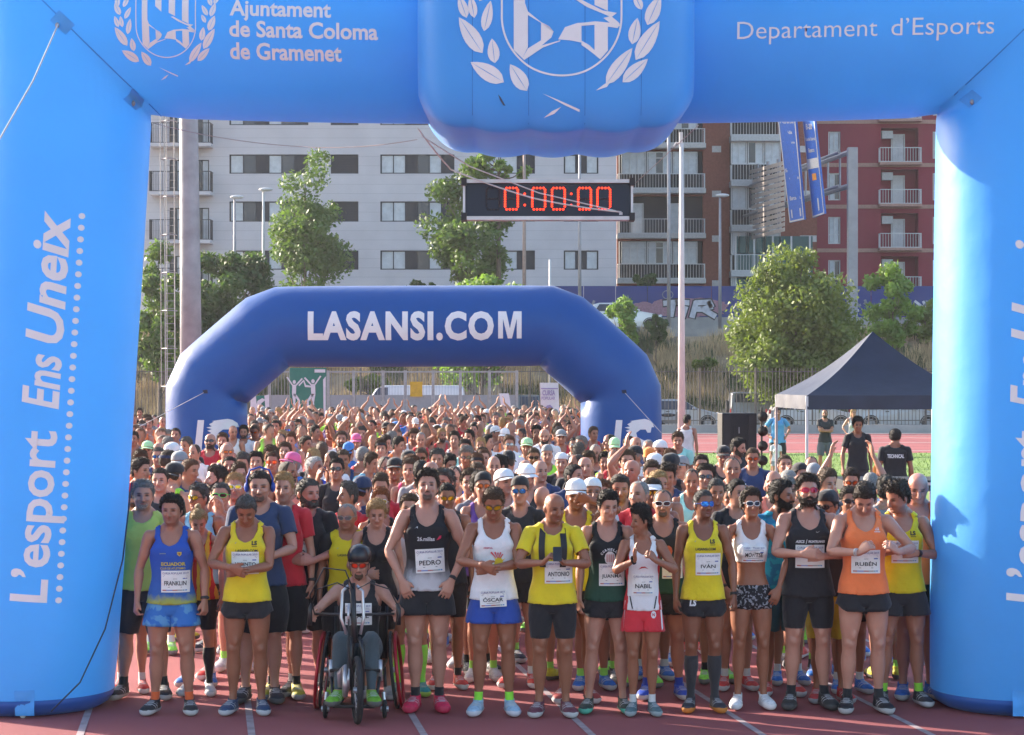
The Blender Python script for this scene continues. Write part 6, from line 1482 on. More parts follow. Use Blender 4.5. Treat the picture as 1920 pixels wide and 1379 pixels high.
def watch(o, v, side='L', col=BK2):
    i = 0 if side == 'L' else 1; s = 1 if i == 0 else -1; c = SHO * [s, 1, 1] + AD * [s, 1, 1] * (LU + LF - .022); d = Vector(AD * [s, 1, 1]); q = d.to_track_quat('Z', 'Y').to_matrix().to_4x4()
    mb = MB(); M_ = Matrix.Translation(c) @ q; rings = []
    for z in (-.011, .011): rings.append([M_ @ Vector((.029 * math.cos(a), .034 * math.sin(a), z)) for a in [2 * math.pi * k / 16 for k in range(16)]])
    mb.loft(rings); mb.ell(c + np.array([s * .030 * .766, 0, .030 * .643]), (.019, .019, .012), 12, 6)
    b = mb.build('wrist_watch', SHOE, o, True, col); b.matrix_local = v.bm(6 + i); return b
GF = 'runners of the front row at the start line'
Hn = ('hair', 'dark', .012, 0)
FRONTROW = []
def hero(v, px, py, h, **k): x, y = at_feet(px, py); o = person(v, x, y, h=h, group=GF, **k); FRONTROW.append((o, px)); return o
# 1 blue singlet
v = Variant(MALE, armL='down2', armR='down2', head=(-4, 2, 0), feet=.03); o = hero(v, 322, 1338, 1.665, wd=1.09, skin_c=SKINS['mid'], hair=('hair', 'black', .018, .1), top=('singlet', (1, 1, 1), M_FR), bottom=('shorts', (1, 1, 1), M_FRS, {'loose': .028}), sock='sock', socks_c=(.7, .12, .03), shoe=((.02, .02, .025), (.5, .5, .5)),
  label='man in blue singlet lettered ECUADOR with blue shorts and bright orange socks')
ch = chest(o, v, 'singlet', M_FR); say(o, ch, 'ECUADOR', .03, 1.205, .185, .030, (.50, .42, .05), .04); say(o, ch, 'CLUB DE ATLETISMO', .025, 1.17, .19, .017, (.50, .42, .05), .02); shape(o, ch, [(-1, 1), (1, 1), (.9, -.2), (0, -1), (-.9, -.2)], .078, 1.285, .018, (.5, .4, .06)); shape(o, ch, [(-.6, .5), (.6, .5), (0, -.6)], .078, 1.285, .015, (.3, .02, .03), off=.007); say(o, ch, 'Joma', -.05, 1.29, .05, .010, (.4, .45, .1), .02)
bib(o, ch, .045, 1.065, 'FRANKLIN'); watch(o, v, 'L')
# 2 yellow LS singlet checking his watch
v = Variant(MALE, armL='cross', armR='cover', head=(2, 34, 0), feet=.01); o = hero(v, 463, 1338, 1.70, wd=1.05, skin_c=SKINS['tan'], hair=('hair', 'darkgrey', .010, .2), top=('singlet', YEL), bottom=('splits', BK, None, {'loose': .03}), sock=None, shoe=((.03, .06, .13), (.5, .52, .55)),
  label='man in yellow LS singlet and black shorts bowing his head over crossed wrists')
ch = chest(o, v, 'singlet'); ls_shirt(o, ch); bib(o, ch, 0, 1.19, 'JACINTO'); watch(o, v, 'L')
# 4 tall man in black and white singlet
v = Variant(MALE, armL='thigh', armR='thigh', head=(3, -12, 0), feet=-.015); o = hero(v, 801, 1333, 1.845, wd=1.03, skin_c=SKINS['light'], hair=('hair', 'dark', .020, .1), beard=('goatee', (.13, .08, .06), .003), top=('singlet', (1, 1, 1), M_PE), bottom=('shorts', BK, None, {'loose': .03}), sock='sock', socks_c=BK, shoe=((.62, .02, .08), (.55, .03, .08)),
  label='tallest front row man in black singlet fading to white with red shoes and closed eyes')
ch = chest(o, v, 'singlet', M_PE); shape(o, ch, [(-1, -.5), (-.2, .2), (.9, .7), (.1, .1), (.1, -.4), (-.3, 0)], -.068, 1.345, .024, (.6, .6, .6)); say(o, ch, '26.millas', -.005, 1.26, .13, .030, (.62, .62, .64), .02); shape(o, ch, [(-1, -1), (.2, .8), (1, 1), (.9, -.1), (-.1, -.7)], .092, 1.268, .018, (.62, .03, .10)); bib(o, ch, .025, 1.10, 'PEDRO', .05); watch(o, v, 'L')
# 5 white singlet
v = Variant(MALE, armL='cross', armR='cover', head=(-2, 20, 0), feet=.02, sway=.0); o = hero(v, 926, 1340, 1.735, wd=1.02, skin_c=SKINS['tan'], hair=('hair', 'brown', .015, .4), head=[('sunglasses', (.65, .42, .02), {'frame': 'black'})], top=('singlet', WH), bottom=('shorts', (.02, .07, .36), None, {'loose': .03}), sock='sock', socks_c=(.3, .8, .05), shoe=((.30, .45, .60), (.6, .6, .65)),
  label='man in white singlet and royal blue shorts wearing yellow mirrored sunglasses and touching his watch')
ch = chest(o, v, 'singlet'); say(o, ch, 'ARBIPOL', -.045, 1.285, .075, .013, (.45, .05, .12), .03); rr = random.Random(4)
shape(o, ch, blob_((0, 0), 1)[::1], .04, 1.17, .035, (.75, .5, .02)); 
for k in range(11): a = k / 11 * 6.28; shape(o, ch, [(math.cos(a - .14), math.sin(a - .14)), (math.cos(a) * 1.9, math.sin(a) * 1.9), (math.cos(a + .14), math.sin(a + .14))], .04, 1.17, .034, (.75, .5, .02))
for a, l_ in ((2.3, .085), (1.95, .07), (1.6, .06), (1.25, .065), (.9, .06)): shape(o, ch, [(math.cos(a - .1) * .3, math.sin(a - .1) * .3), (math.cos(a - .09), math.sin(a - .09)), (math.cos(a + .09), math.sin(a + .09)), (math.cos(a + .1) * .3, math.sin(a + .1) * .3)], .035, 1.19, l_, (.62, .05, .08), off=.007)
kws = {'base': .012, 'loose': .03, 'fit': 3, 'wrinkle': .006}; cs = Chest(v.surf('shorts', CLOTH, **kws)); bib(o, cs, -.005, .895, 'ÓSCAR', .05, .21, .125, ex=.022); watch(o, v, 'L')
# 6 yellow t-shirt with vest and phone
v = Variant(MALE, armL='phone', armR='phone', head=(24, 12, 0), feet=.0, dl=(.0, 0, 0), dr=(.0, 0, 0)); o = hero(v, 1036, 1342, 1.70, wd=1.06, skin_c=SKINS['tan'], hair=None, top=('tshirt', YEL), bottom=('tights', BK), shoe=((.14, .04, .06), (.5, .5, .5)),
  label='bald man in yellow t-shirt and black knee tights looking up from his phone')
ch = chest(o, v, 'tshirt'); bib(o, ch, .045, 1.125, 'ANTONIO')
for s_ in (-1, 1):
    pts = [(s_ * (.075 + .012 * math.sin(t * 3)), 1.465 - t * .30) for t in np.linspace(0, 1, 8)]; L_ = [(x - .024, z) for x, z in pts] + [(x + .024, z) for x, z in reversed(pts)]; V, T = polytri(L_); ch.put(o, 'vest_strap', V, T, 0, 0, BK, .014)
mb = MB(); mb.box(-.033, .033, -.004, .004, -.066, .066); ph = mb.build('held_phone', PLAST, None, color=BK, bevel=.004); ph.name = 'phone'
tag(ph, 'black phone held by the bald man in the yellow t-shirt', 'phone'); ph.matrix_world = Matrix.Translation((o.location.x + .03, o.location.y - .335, 1.265)) @ Matrix.Rotation(R(-40), 4, 'X')
# 7 black and green singlet
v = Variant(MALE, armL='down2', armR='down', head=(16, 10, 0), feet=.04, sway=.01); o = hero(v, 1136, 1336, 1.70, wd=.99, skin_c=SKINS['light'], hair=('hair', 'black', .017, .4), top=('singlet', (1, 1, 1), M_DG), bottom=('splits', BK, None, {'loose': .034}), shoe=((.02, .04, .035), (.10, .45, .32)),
  label='dark haired man in black singlet with dark green bottom and round striped badge')
ch = chest(o, v, 'singlet', M_DG); 
for i, c_ in enumerate('CORNELLA'): a = R(152 - i * 17.7); say(o, ch, c_, .03 + .078 * math.cos(a), 1.225 + .066 * math.sin(a), .016, .02, WH, .03, 0, a - math.pi / 2)
for i, c_ in enumerate('Atletic'): a = R(222 + i * 16); say(o, ch, c_, .03 + .09 * math.cos(a), 1.225 + .082 * math.sin(a), .014, .02, WH, .02, 0, a + math.pi / 2)
shape(o, ch, blob_((0, 0), 1), .03, 1.222, .046, (.7, .68, .66))
for k in range(4): shape(o, ch, [(-.09, -.8), (.09, -.8), (.09, .8), (-.09, .8)], .03 + (k - 1.5) * .017, 1.222, .038, (.5, .08, .03), off=.007)
bib(o, ch, .045, 1.09, 'JUANMA')
# 8 the boy
v = Variant(MALE, armL='bump', armR='clapopen', head=(-62, 4, 0), feet=-.01, dl=(-.0, .02, .12), dr=(.03, .02, .09)); o = hero(v, 1205, 1341, 1.585, wd=.90, skin_c=SKINS['tan'], hair=('hair', 'black', .026, .15), top=('singlet', (1, 1, 1), M_NAB), bottom=('shorts', (.60, .025, .04), None, {'loose': .034}), sock='sock', socks_c=(.6, .6, .6), shoe=((.09, .15, .17), (.3, .36, .38)),
  label='boy in white singlet with red side stripes and red shorts, looking sideways')
ch = chest(o, v, 'singlet', M_NAB); shape(o, ch, [(-1, -.2), (-.4, .3), (.3, .35), (1, -.1), (.3, .1), (-.3, .05)], .0, 1.235, .05, (.5, .05, .06)); bib(o, ch, .0, 1.10, 'NABIL'); watch(o, v, 'R', BK)
for s_ in (-1, 1): V, T = polytri([(s_ * .125, 1.0), (s_ * .137, 1.0), (s_ * .115, .90), (s_ * .10, .89)]); ch.put(o, 'print', V, T, 0, 0, BK, .006)
cs = Chest(v.surf('shorts', CLOTH, **{'base': .012, 'loose': .034, 'fit': 3, 'wrinkle': .006})); shape(o, cs, blob_((0, 0), 1), .10, .845, .026, WH); say(o, cs, 'N', .10, .845, .024, .026, (.5, .02, .04), .04, off=.008)
for s_ in (-1, 1): V, T = polytri([(s_ * .165, .96), (s_ * .178, .96), (s_ * .195, .73), (s_ * .182, .71)]); cs.put(o, 'print', V, T, 0, 0, WH, .006)
# 9 yellow LS singlet, blue glasses
v = Variant(MALE, armL='down2', armR='down', head=(24, -3, 0), feet=.0); o = hero(v, 1318, 1334, 1.705, wd=.97, skin_c=SKINS['brown'], hair=('hair', 'darkgrey', .009, .2), head=[('sunglasses', (.03, .22, .75), {'frame': 'blue'})], top=('singlet', YEL), bottom=('splits', BK, None, {'loose': .03}), sock='highsock', socks_c=BK2, shoe=((.03, .03, .04), (.55, .2, .03)),
  label='lean man in yellow LS singlet with blue mirrored sunglasses and long dark compression socks')
ch = chest(o, v, 'singlet'); ls_shirt(o, ch); bib(o, ch, .035, 1.165, 'IVÁN'); watch(o, v, 'L')
cs = Chest(v.surf('splits', CLOTH, **{'base': .012, 'loose': .03, 'fit': 3, 'wrinkle': .006})); say(o, cs, 'LS', -.095, .86, .062, .055, WH, .05, .2)
# 10 the woman
v = Variant(FEMALE, armL='thigh', armR='thigh', head=(8, -2, 0), feet=.01, dl=(.05, .04, 0), dr=(-.05, .04, 0)); o = hero(v, 1408, 1328, 1.70, wd=.96, skin_c=SKINS['tan'], hair=('hair', 'dark', .016, .4), extra_hair=('curls', 'dark'), head=[('sunglasses', (.03, .05, .10), {'frame': 'white'})], top=('bra', WH), bottom=('hotpants', (1, 1, 1), M_HOT), sock=None, shoe=((.70, .70, .72), (.7, .7, .7)),
  label='curly haired woman in white sports bra and patterned short shorts with white shoes')
ch = Chest(v.surf('bra', CLOTH, base=.006, fit=2)); bib(o, ch, .01, 1.235, 'MONTSE', 0, .20, .13, ex=.014); watch(o, v, 'R', BK)
# 11 black shirt, beard
v = Variant(MALE, armL='clasp', armR='clasp', head=(2, -8, 0), feet=.02, dl=(0, 0, .06), dr=(0, -.03, .08)); o = hero(v, 1515, 1328, 1.80, wd=1.07, skin_c=SKINS['light'], hair=('hair', 'dark', .020, .1), beard=('beard', 'dark', .007), head=[('sunglasses', (.35, .02, .05), {'frame': 'red'})], top=('singlet_long', BK), bottom=('tights', BK), sock='sock', socks_c=BK, shoe=((.03, .03, .03), (.06, .06, .06)),
  label='bearded muscular man in black sleeveless top and tights with dark red sunglasses')
ch = chest(o, v, 'singlet_long'); say(o, ch, 'ASICS', -.075, 1.262, .065, .022, WH, .04, .2); say(o, ch, '/', -.028, 1.262, .012, .034, WH, .02); say(o, ch, 'FRONTRUNNER', .048, 1.262, .125, .020, WH, .04, .15); shape(o, ch, SWOOSH, .06, 1.335, .018, (.35, .35, .35)); bib(o, ch, .0, 1.15, '')
# 12 orange singlet
v = Variant(MALE, armL='bump', armR='bump', head=(-6, 40, 0), feet=.015, dl=(.09, 0, .02), dr=(.04, -.03, .02)); o = hero(v, 1619, 1335, 1.80, wd=1.05, skin_c=SKINS['light'], hair=('hair', 'dark', .014, .1), top=('singlet', (.85, .20, .06)), bottom=('splits', BK, None, {'loose': .034}), sock='sock', socks_c=BK, shoe=((.015, .015, .02), (.4, .4, .4)),
  label='man in orange singlet looking down with both hands raised before his chest')
cl = link('sock_upper', v.g('highsock', CLOTH, base=.003, fit=0), None, o, BK) if False else None
ch = chest(o, v, 'singlet'); bib(o, ch, .0, 1.125, 'RUBÉN'); say(o, ch, 'adidas', .085, 1.35, .045, .010, WH, .02)
for k in range(3): shape(o, ch, [(-.9 + .6 * k, -.6), (-.5 + .6 * k, -.6), (-.5 + .6 * k - .35, .1 + .35 * k), (-.9 + .6 * k - .05, .1 + .25 * k)], .088, 1.37, .018, WH)
watch(o, v, 'R', (.5, .5, .5))
# 13 yellow LS singlet at right
v = Variant(MALE, armL='clasp', armR='clasp', head=(-55, 20, 0), feet=.04, dl=(0, 0, .1), dr=(.0, 0, .12)); o = hero(v, 1690, 1323, 1.76, wd=1.03, skin_c=SKINS['mid'], hair=('hair', 'dark', .024, .6), top=('singlet', YEL), bottom=('shorts', BK2, None, {'loose': .03}), sock='sock', socks_c=(.3, .7, .05), shoe=((.03, .03, .04), (.5, .5, .52)),
  label='curly topped young man in yellow LS singlet turned sideways by the right arch leg')
ch = chest(o, v, 'singlet'); ls_shirt(o, ch, tx=False); bib(o, ch, .01, 1.20, ''); watch(o, v, 'L')

# ---- the man on the hand-propelled tricycle wheelchair
x0, y0 = at_feet(672, 1334); SK = .89
v = Variant(MALE, armL='crank', armR='crank', head=(0, 3, 0), seat=(0, .10, -.485), lean=0, dl=(0, -.02, -.31), dr=(0, -.02, -.31)); 
o = person(v, x0, y0 + .02, h=1.70, wd=1.04, skin_c=SKINS['light'], hair=None, top=('singlet', BK), bottom=('leggings', (.06, .085, .10)), head=[('sunglasses', (.6, .05, .02), {'frame': 'black'}), ('helmet', BK)], shoe=((.16, .40, .03), (.1, .1, .1)), beard=('goatee', 'brown', .003),
  label='seated athlete in black helmet and red mirrored glasses riding the front wheel wheelchair', group=GF); FRONTROW.append((o, 668))
ch = Chest(v.surf('singlet', CLOTH, base=.010, loose=.014, fit=3, wrinkle=.005)); bib(o, ch, .0, .76, 'ISRAEL')
wc = empty('racing_wheelchair', (x0, y0, 0), 0, 'wheelchair with red rimmed wheels and a hand cranked front wheel at the start line', 'wheelchair')
BKM = mat('frame_black', (.03, .03, .033), rough=.35, metal=.3); SILV = mat('frame_silver', (.5, .5, .53), rough=.3, metal=.7); RIMR = mat('rim_red', (.40, .015, .03), rough=.3, metal=.3); TYR = mat('tyre', (.02, .02, .022), rough=.8)
def wheel(par, c, r, tyre_r, axis, rim_m, spokes=18, name='wheel'):
    c = Vector(c); axis = Vector(axis).normalized(); u = axis.cross(Vector((0, 0, 1))).normalized(); w_ = u.cross(axis).normalized(); P = lambda a, rr_: c + (u * math.cos(a) + w_ * math.sin(a)) * rr_
    mb = MB(); mb.tube([P(2 * math.pi * k / 40, r - tyre_r) for k in range(40)], tyre_r, 8, close=True); wh = mb.build(name, TYR, par, True)
    mb = MB(); mb.tube([P(2 * math.pi * k / 40, r - tyre_r * 2.2) for k in range(40)], tyre_r * .6, 6, close=True); mb.build('rim', rim_m, wh, True)
    mb = MB(); mb.cyl(c - axis * .03, c + axis * .03, .022); mb.build('hub', SILV, wh)
    for k in range(spokes): mb = MB(); mb.cyl(c + axis * (.02 if k % 2 else -.02), P(2 * math.pi * k / spokes, r - tyre_r * 2.2), .0014, n=4); mb.build('spoke', SILV, wh)
    return wh
for s_ in (-1, 1):
    c = Vector((s_ * .27, .12, .305)); wheel(wc, c, .305, .013, (1, 0, .10 * s_), RIMR)
    mb = MB(); cc = c + Vector((s_ * .04, 0, 0)); mb.tube([cc + Vector((-s_ * .1 * math.sin(a) * .29, math.cos(a) * .29, math.sin(a) * .29)) for a in [2 * math.pi * k / 36 for k in range(36)]], .014, 8, close=True); mb.build('push_rim', RIMR, wc, True)
    mb = MB(); mb.tube([(s_ * .20, .32, .36), (s_ * .20, -.05, .36), (s_ * .19, -.28, .36), (s_ * .17, -.38, .20), (s_ * .15, -.42, .10)], .014, 8); mb.tube([(s_ * .20, .28, .36), (s_ * .20, .34, .78)], .012, 8); mb.tube([(s_ * .21, -.12, .36), (s_ * .22, -.2, .22)], .013, 8); mb.build('side_frame', BKM, wc, True)
    mb = MB(); mb.cyl((s_ * .185, -.30, .28), (s_ * .185, -.30, .44), .022); mb.build('suspension', SILV, wc, True)
    mb = MB(); mb.tube([(s_ * .215, -.34, .20), (s_ * .225, -.36, .10)], .016, 8); mb.build('caster_fork', SILV, wc); wheel(wc, (s_ * .225, -.36, .075), .072, .016, (1, 0, 0), SILV, 5, 'caster_wheel')
    mb = MB(); mb.box(s_ * .245 - .012, s_ * .245 + .012, -.06, .28, .42, .56); mb.build('side_guard', BKM, wc, bevel=.01)
mb = MB(); mb.box(-.19, .19, -.22, .28, .335, .365); mb.build('seat', BKM, wc, bevel=.01); mb = MB(); mb.box(-.19, .19, .29, .33, .37, .74); mb.build('backrest', BKM, wc, bevel=.01)
mb = MB(); mb.box(-.16, .16, -.50, -.36, .10, .125); mb.build('footrest', BKM, wc, bevel=.008)
fy = -.62; wheel(wc, (.035, fy, .255), .255, .024, (1, .18, 0), BKM, 20, 'front_wheel')
mb = MB()
for s_ in (-1, 1): mb.tube([(.035 + s_ * .045, fy, .255), (.03 + s_ * .045, fy + .03, .56), (.015 + s_ * .03, fy + .06, .64)], [.012, .016, .016], 8)
mb.build('fork', BKM, wc, True)
mb = MB(); mb.tube([(.015, fy + .06, .60), (.0, fy + .12, .80), (-.01, fy + .16, 1.04)], [.024, .022, .022], 10); mb.tube([(.0, fy + .12, .72), (-.02, -.40, .50), (-.02, -.36, .36)], [.02, .018, .018], 8); mb.tube([(-.02, -.38, .40), (-.19, -.34, .36)], .014, 8); mb.tube([(-.02, -.38, .40), (.19, -.34, .36)], .014, 8); mb.build('stem', BKM, wc, True)
for s_ in (-1, 1):
    mb = MB(); mb.tube([(-.01 + s_ * .03, fy + .16, 1.02), (-.01 + s_ * .075, fy + .15, .98), (-.01 + s_ * .085, fy + .13, .78), (s_ * .05, fy + .10, .66)], .013, 8); mb.build('crank_support', SILV, wc, True)
    mb = MB(); mb.tube([(s_ * .02, fy + .16, .80), (s_ * .12, fy + .18, .80), (s_ * .30, fy + .22, .80)], .011, 8); mb.build('crank_bar', BKM, wc, True)
    mb = MB(); mb.tube([(s_ * .335, fy + .18, .72), (s_ * .335, fy + .20, .84), (s_ * .32, fy + .21, .88)], [.018, .018, .014], 8); mb.build('hand_grip', BKM, wc, True)
    mb = MB(); mb.tube([(s_ * .32, fy + .2, .88), (s_ * .27, fy + .1, 1.0), (s_ * .12, fy + .08, 1.05), (s_ * .03, fy + .12, 1.0)], .005, 6); mb.build('brake_cable', BKM, wc, True)
mb = MB(); mb.tube([(-.30, fy + .2, .80), (-.33, fy + .12, .95), (-.22, fy + .1, 1.16), (-.06, fy + .1, 1.14), (.0, fy + .14, .98)], .006, 6); mb.build('brake_cable', BKM, wc, True)
mb = MB(); mb.cyl((-.035, fy + .02, .34), (-.02, fy + .02, .34), .075, n=20); mb.cyl((-.045, fy + .17, .80), (-.03, fy + .17, .80), .085, n=20); mb.build('chain_ring', SILV, wc)
mb = MB(); mb.tube([(-.035, fy + .09, .35), (-.035, fy + .24, .80)], .005, 5); mb.tube([(-.035, fy - .05, .35), (-.035, fy + .10, .80)], .005, 5); mb.build('chain', BKM, wc)
mb = MB(); mb.tube([(-.06, fy + .05, .20), (-.05, fy + .03, .30), (-.06, fy + .08, .42), (-.1, fy + .12, .36), (-.1, fy + .1, .26)], [.02, .03, .025, .03, .02], 8); mb.build('gear_changer', SILV, wc, True)

# ---- second line, each seen between two of the front row
ROW2 = [0]
placed = [(o_.location.x, o_.location.y) for o_, _ in FRONTROW]
def second(v, px, pyh, h, **k):
    ROW2[0] += 1; D = 17.05 + .18 * (ROW2[0] % 3) + (.25 if abs(px - 652) < 4 else 0); h = (CH - (pyh - YH) * D / F) / 1.004; x = (px - 960) * D / F; placed.append((x, D))
    return person(v, x, D, h=h, group='runners right behind the front row', **k)
v = Variant(MALE, armL='down', armR='down2', head=(8, 0, 0), feet=.05); o = second(v, 268, 904, 1.765, wd=1.12, skin_c=SKINS['light'], hair=('hair', 'grey', .014, .3), beard=('goatee', (.30, .22, .18), .003), top=('tshirt', (.46, .56, .12)), bottom=('knee_shorts', BK2), sock='sock', shoe=((.03, .03, .03), (.5, .45, .4)), label='grey haired man in lime t-shirt and black shorts by the left arch leg')
v = Variant(FEMALE, armL='down', armR='down2', head=(10, 30, 0)); o = second(v, 372, 950, 1.62, skin_c=SKINS['light'], hair=('hair', 'blond', .012, .2), extra_hair=('bun', 'blond'), top=('singlet', (1, 1, 1), M_CAT), bottom=('tights', BK, None, {}), sock='highsock', socks_c=BK, shoe=((.5, .5, .5), (.6, .6, .6)), label='blond woman in red and yellow striped singlet and black knee socks')
v = Variant(MALE, armL='clasp', armR='down', head=(4, 6, 0)); o = second(v, 487, 884, 1.84, wd=1.12, skin_c=SKINS['light'], hair=('hair', 'dark', .008, .1), beard=('goatee', (.15, .09, .07), .002), head=[('headphones', (.02, .07, .38))], top=('tshirt', (.025, .045, .11)), bottom=('knee_shorts', BK), shoe=((.03, .03, .04), (.1, .1, .1)), label='tall man in navy t-shirt wearing big blue headphones')
v = Variant(MALE, armL='down', armR='down2', head=(-2, 0, 0)); o = second(v, 532, 890, 1.82, wd=.98, skin_c=SKINS['light'], hair=('hair', 'blond', .014, .3), top=('tshirt', (.55, .02, .035)), bottom=('knee_shorts', BK), sock='sock', socks_c=BK, shoe=((.5, .45, .05), (.3, .3, .3)), label='slim fair haired young man in plain red t-shirt'); watch(o, v, 'L')
v = Variant(MALE, armL='clasp', armR='clasp', head=(42, 4, 0)); o = second(v, 574, 899, 1.80, wd=1.12, skin_c=SKINS['pink'], hair=('hair', 'darkgrey', .012, .1), beard=('beard', 'darkgrey', .009), top=('tshirt', BK), bottom=('knee_shorts', BK), sock='sock', socks_c=(.5, .5, .5), shoe=((.03, .035, .04), (.3, .3, .3)), label='bearded man in black t-shirt with bib 79 looking to his left')
ch = chest(o, v, 'tshirt'); bib(o, ch, -.04, 1.16, ''); say(o, ch, '79', -.03, 1.15, .07, .055, BLK, .03, off=.013)
v = Variant(MALE, armL='down', armR='down', head=(-10, 8, 0), feet=.02); o = second(v, 652, 945, 1.68, wd=1.14, skin_c=SKINS['mid'], hair=('receding', 'grey', .006, .2), head=[('glasses', (.25, .25, .27), {'frame': 'grey', 'thin': 1})], top=('tshirt', (1, 1, 1), M_LST), bottom=('knee_shorts', BK), shoe=((.3, .7, .05), (.3, .3, .3)), label='balding man in glasses and yellow and black shirt behind the wheelchair')
ch = chest(o, v, 'tshirt', M_LST); ls_shirt(o, ch)
v = Variant(FEMALE, armL='down', armR='clasp', head=(6, 16, 0)); o = second(v, 706, 938, 1.66, skin_c=SKINS['light'], hair=('hair', 'blond', .016, .5), extra_hair=('curls', 'blond'), top=('singlet', BK), bottom=('tights', BK), shoe=((.4, .4, .4), (.5, .5, .5)), label='woman with frizzy blond curls in black singlet, right of the wheelchair rider')
v = Variant(MALE, armL='down', armR='down'); o = second(v, 768, 930, 1.74, wd=1.05, skin_c=SKINS['light'], hair=('hair', 'brown', .014, .2), top=('singlet', (.5, .5, .52)), bottom=('shorts', (.02, .05, .10)), sock='highsock', socks_c=(.35, .9, .10), shoe=((.03, .28, .32), (.4, .6, .1)), label='runner with neon green knee socks half hidden behind the tallest man')
v = Variant(MALE, armL='brow', armR='down', head=(0, 6, 0)); o = second(v, 1080, 902, 1.79, wd=1.04, skin_c=SKINS['tan'], hair=('hair', 'dark', .010, 0), head=[('cap', (.74, .74, .76))], top=('singlet', YEL), bottom=('shorts', BK), shoe=((.3, .05, .05), (.5, .5, .5)), label='man in white cap and yellow LS singlet shading his eyes with one hand')
ch = chest(o, v, 'singlet'); ls_shirt(o, ch, tx=False)
v = Variant(MALE, armL='down', armR='down', head=(-4, 2, 0), feet=.03); o = second(v, 1243, 919, 1.77, wd=1.08, skin_c=SKINS['mid'], hair=('receding', 'dark', .004, .2), beard=('goatee', (.13, .08, .06), .003), head=[('sunglasses', (.04, .03, .05), {'frame': 'white'})], top=('singlet', (1, 1, 1), M_DG), bottom=('shorts', BK), sock='sock', socks_c=(.02, .05, .35), shoe=((.02, .07, .45), (.5, .5, .5)), label='balding man with white framed sunglasses and dark green singlet behind the boy')
ch = chest(o, v, 'singlet', M_DG); shape(o, ch, blob_((0, 0), 1), .03, 1.235, .04, (.5, .1, .06)); bib(o, ch, .07, 1.09, '', 0, .17, .17); say(o, ch, '8', .05, 1.08, .035, .05, BLK, .03, off=.013)
v = Variant(MALE, armL='down', armR='down', head=(58, -2, 0)); o = second(v, 1463, 905, 1.81, wd=1.06, skin_c=SKINS['tan'], hair=('hair', 'black', .017, .2), beard=('beard', 'black', .008), top=('tshirt', (1, 1, 1), M_TEAL), bottom=('knee_shorts', (.02, .10, .14)), shoe=((.6, .06, .05), (.6, .6, .6)), label='bearded man in teal printed shirt laughing towards his neighbour')
v = Variant(MALE, armL='down', armR='down', head=(-40, 10, 0)); o = second(v, 1556, 922, 1.76, wd=1.05, skin_c=SKINS['tan'], hair=('hair', 'black', .008, 0), head=[('capback', BK), ('sunglasses', (.05, .04, .05), {'frame': 'black'})], top=('singlet', (.02, .02, .025)), bottom=('knee_shorts', (.5, .36, .03)), shoe=((.5, .05, .05), (.4, .4, .4)), label='man with backward black cap and dark glasses right of the bearded man in black')
v = Variant(MALE, armL='down', armR='down', head=(-6, 22, 0)); o = second(v, 1720, 884, 1.84, wd=1.08, skin_c=SKINS['pink'], hair=None, top=('singlet', (.85, .20, .06)), bottom=('shorts', BK), shoe=((.02, .12, .45), (.5, .5, .5)), label='bald man in orange singlet standing next to the right arch leg')
v = Variant(MALE, armL='down', armR='down', head=(0, 0, 0)); o = second(v, 1766, 930, 1.72, wd=1.06, skin_c=SKINS['mid'], hair=Hn, top=('tshirt', (.10, .60, .10)), bottom=('knee_shorts', BK), shoe=((.02, .15, .5), (.5, .5, .5)), label='runner in green t-shirt mostly hidden by the right arch leg')

# ---- the crowd
VAR = {}
def V_(key):
    if key not in VAR:
        f, a, b, hy, hp_ = key; VAR[key] = Variant(FEMALE if f else MALE, armL=a, armR=b, head=(hy, hp_, 0))
    return VAR[key]
POSES = {'n': ('down', 'down'), 'c': ('clap', 'clapopen'), 'h': ('claphi', 'claphi'), 'u': ('up', 'up'), 'w': ('upwide', 'upwide'), 'k': ('clasp', 'claspover'), 'p': ('camera', 'camera'), 'r': ('down', 'up')}
TOPC = {'blk': BK, 'nvy': (.02, .04, .12), 'red': (.55, .02, .035), 'wht': WH, 'blu': (.03, .16, .52), 'lbl': (.18, .45, .62), 'mnt': (.32, .66, .60), 'org': (.85, .20, .05), 'lim': (.35, .80, .06), 'yel': YEL, 'gry': (.2, .2, .22), 'pnk': (.75, .06, .20), 'pur': (.14, .06, .30), 'roy': (.05, .10, .60), 'non': None, 'coral': (.75, .22, .16)}
CNAME = {'blk': 'black', 'nvy': 'navy', 'red': 'red', 'wht': 'white', 'blu': 'blue', 'lbl': 'light blue', 'mnt': 'mint green', 'org': 'orange', 'lim': 'lime green', 'yel': 'yellow', 'gry': 'grey', 'pnk': 'pink', 'pur': 'purple', 'roy': 'bright blue', 'coral': 'coral'}
HN = {'b': ('bald', 'bald'), 'd': ('dark', 'dark haired'), 'k': ('black', 'black haired'), 'n': ('brown', 'brown haired'), 'a': ('auburn', 'auburn haired'), 'l': ('blond', 'blond'), 'g': ('grey', 'grey haired'), 'G': ('darkgrey', 'dark grey haired'), 'w': ('white', 'white haired'), 'r': ('red', 'red haired'), 'D': ('dark', 'balding'), 'Q': ('grey', 'balding grey')}
HATC = {'w': ('white', (.74, .74, .76)), 'k': ('black', BK), 'n': ('navy', (.02, .035, .09)), 'g': ('grey', (.25, .26, .28)), 'o': ('orange', (.85, .25, .05)), 'G': ('pale green', (.45, .75, .40)), 'p': ('pink', (.75, .12, .30)), 'r': ('red', (.5, .03, .04)), 'b': ('blue', (.05, .22, .6)), 'y': ('neon green', (.4, .85, .1))}
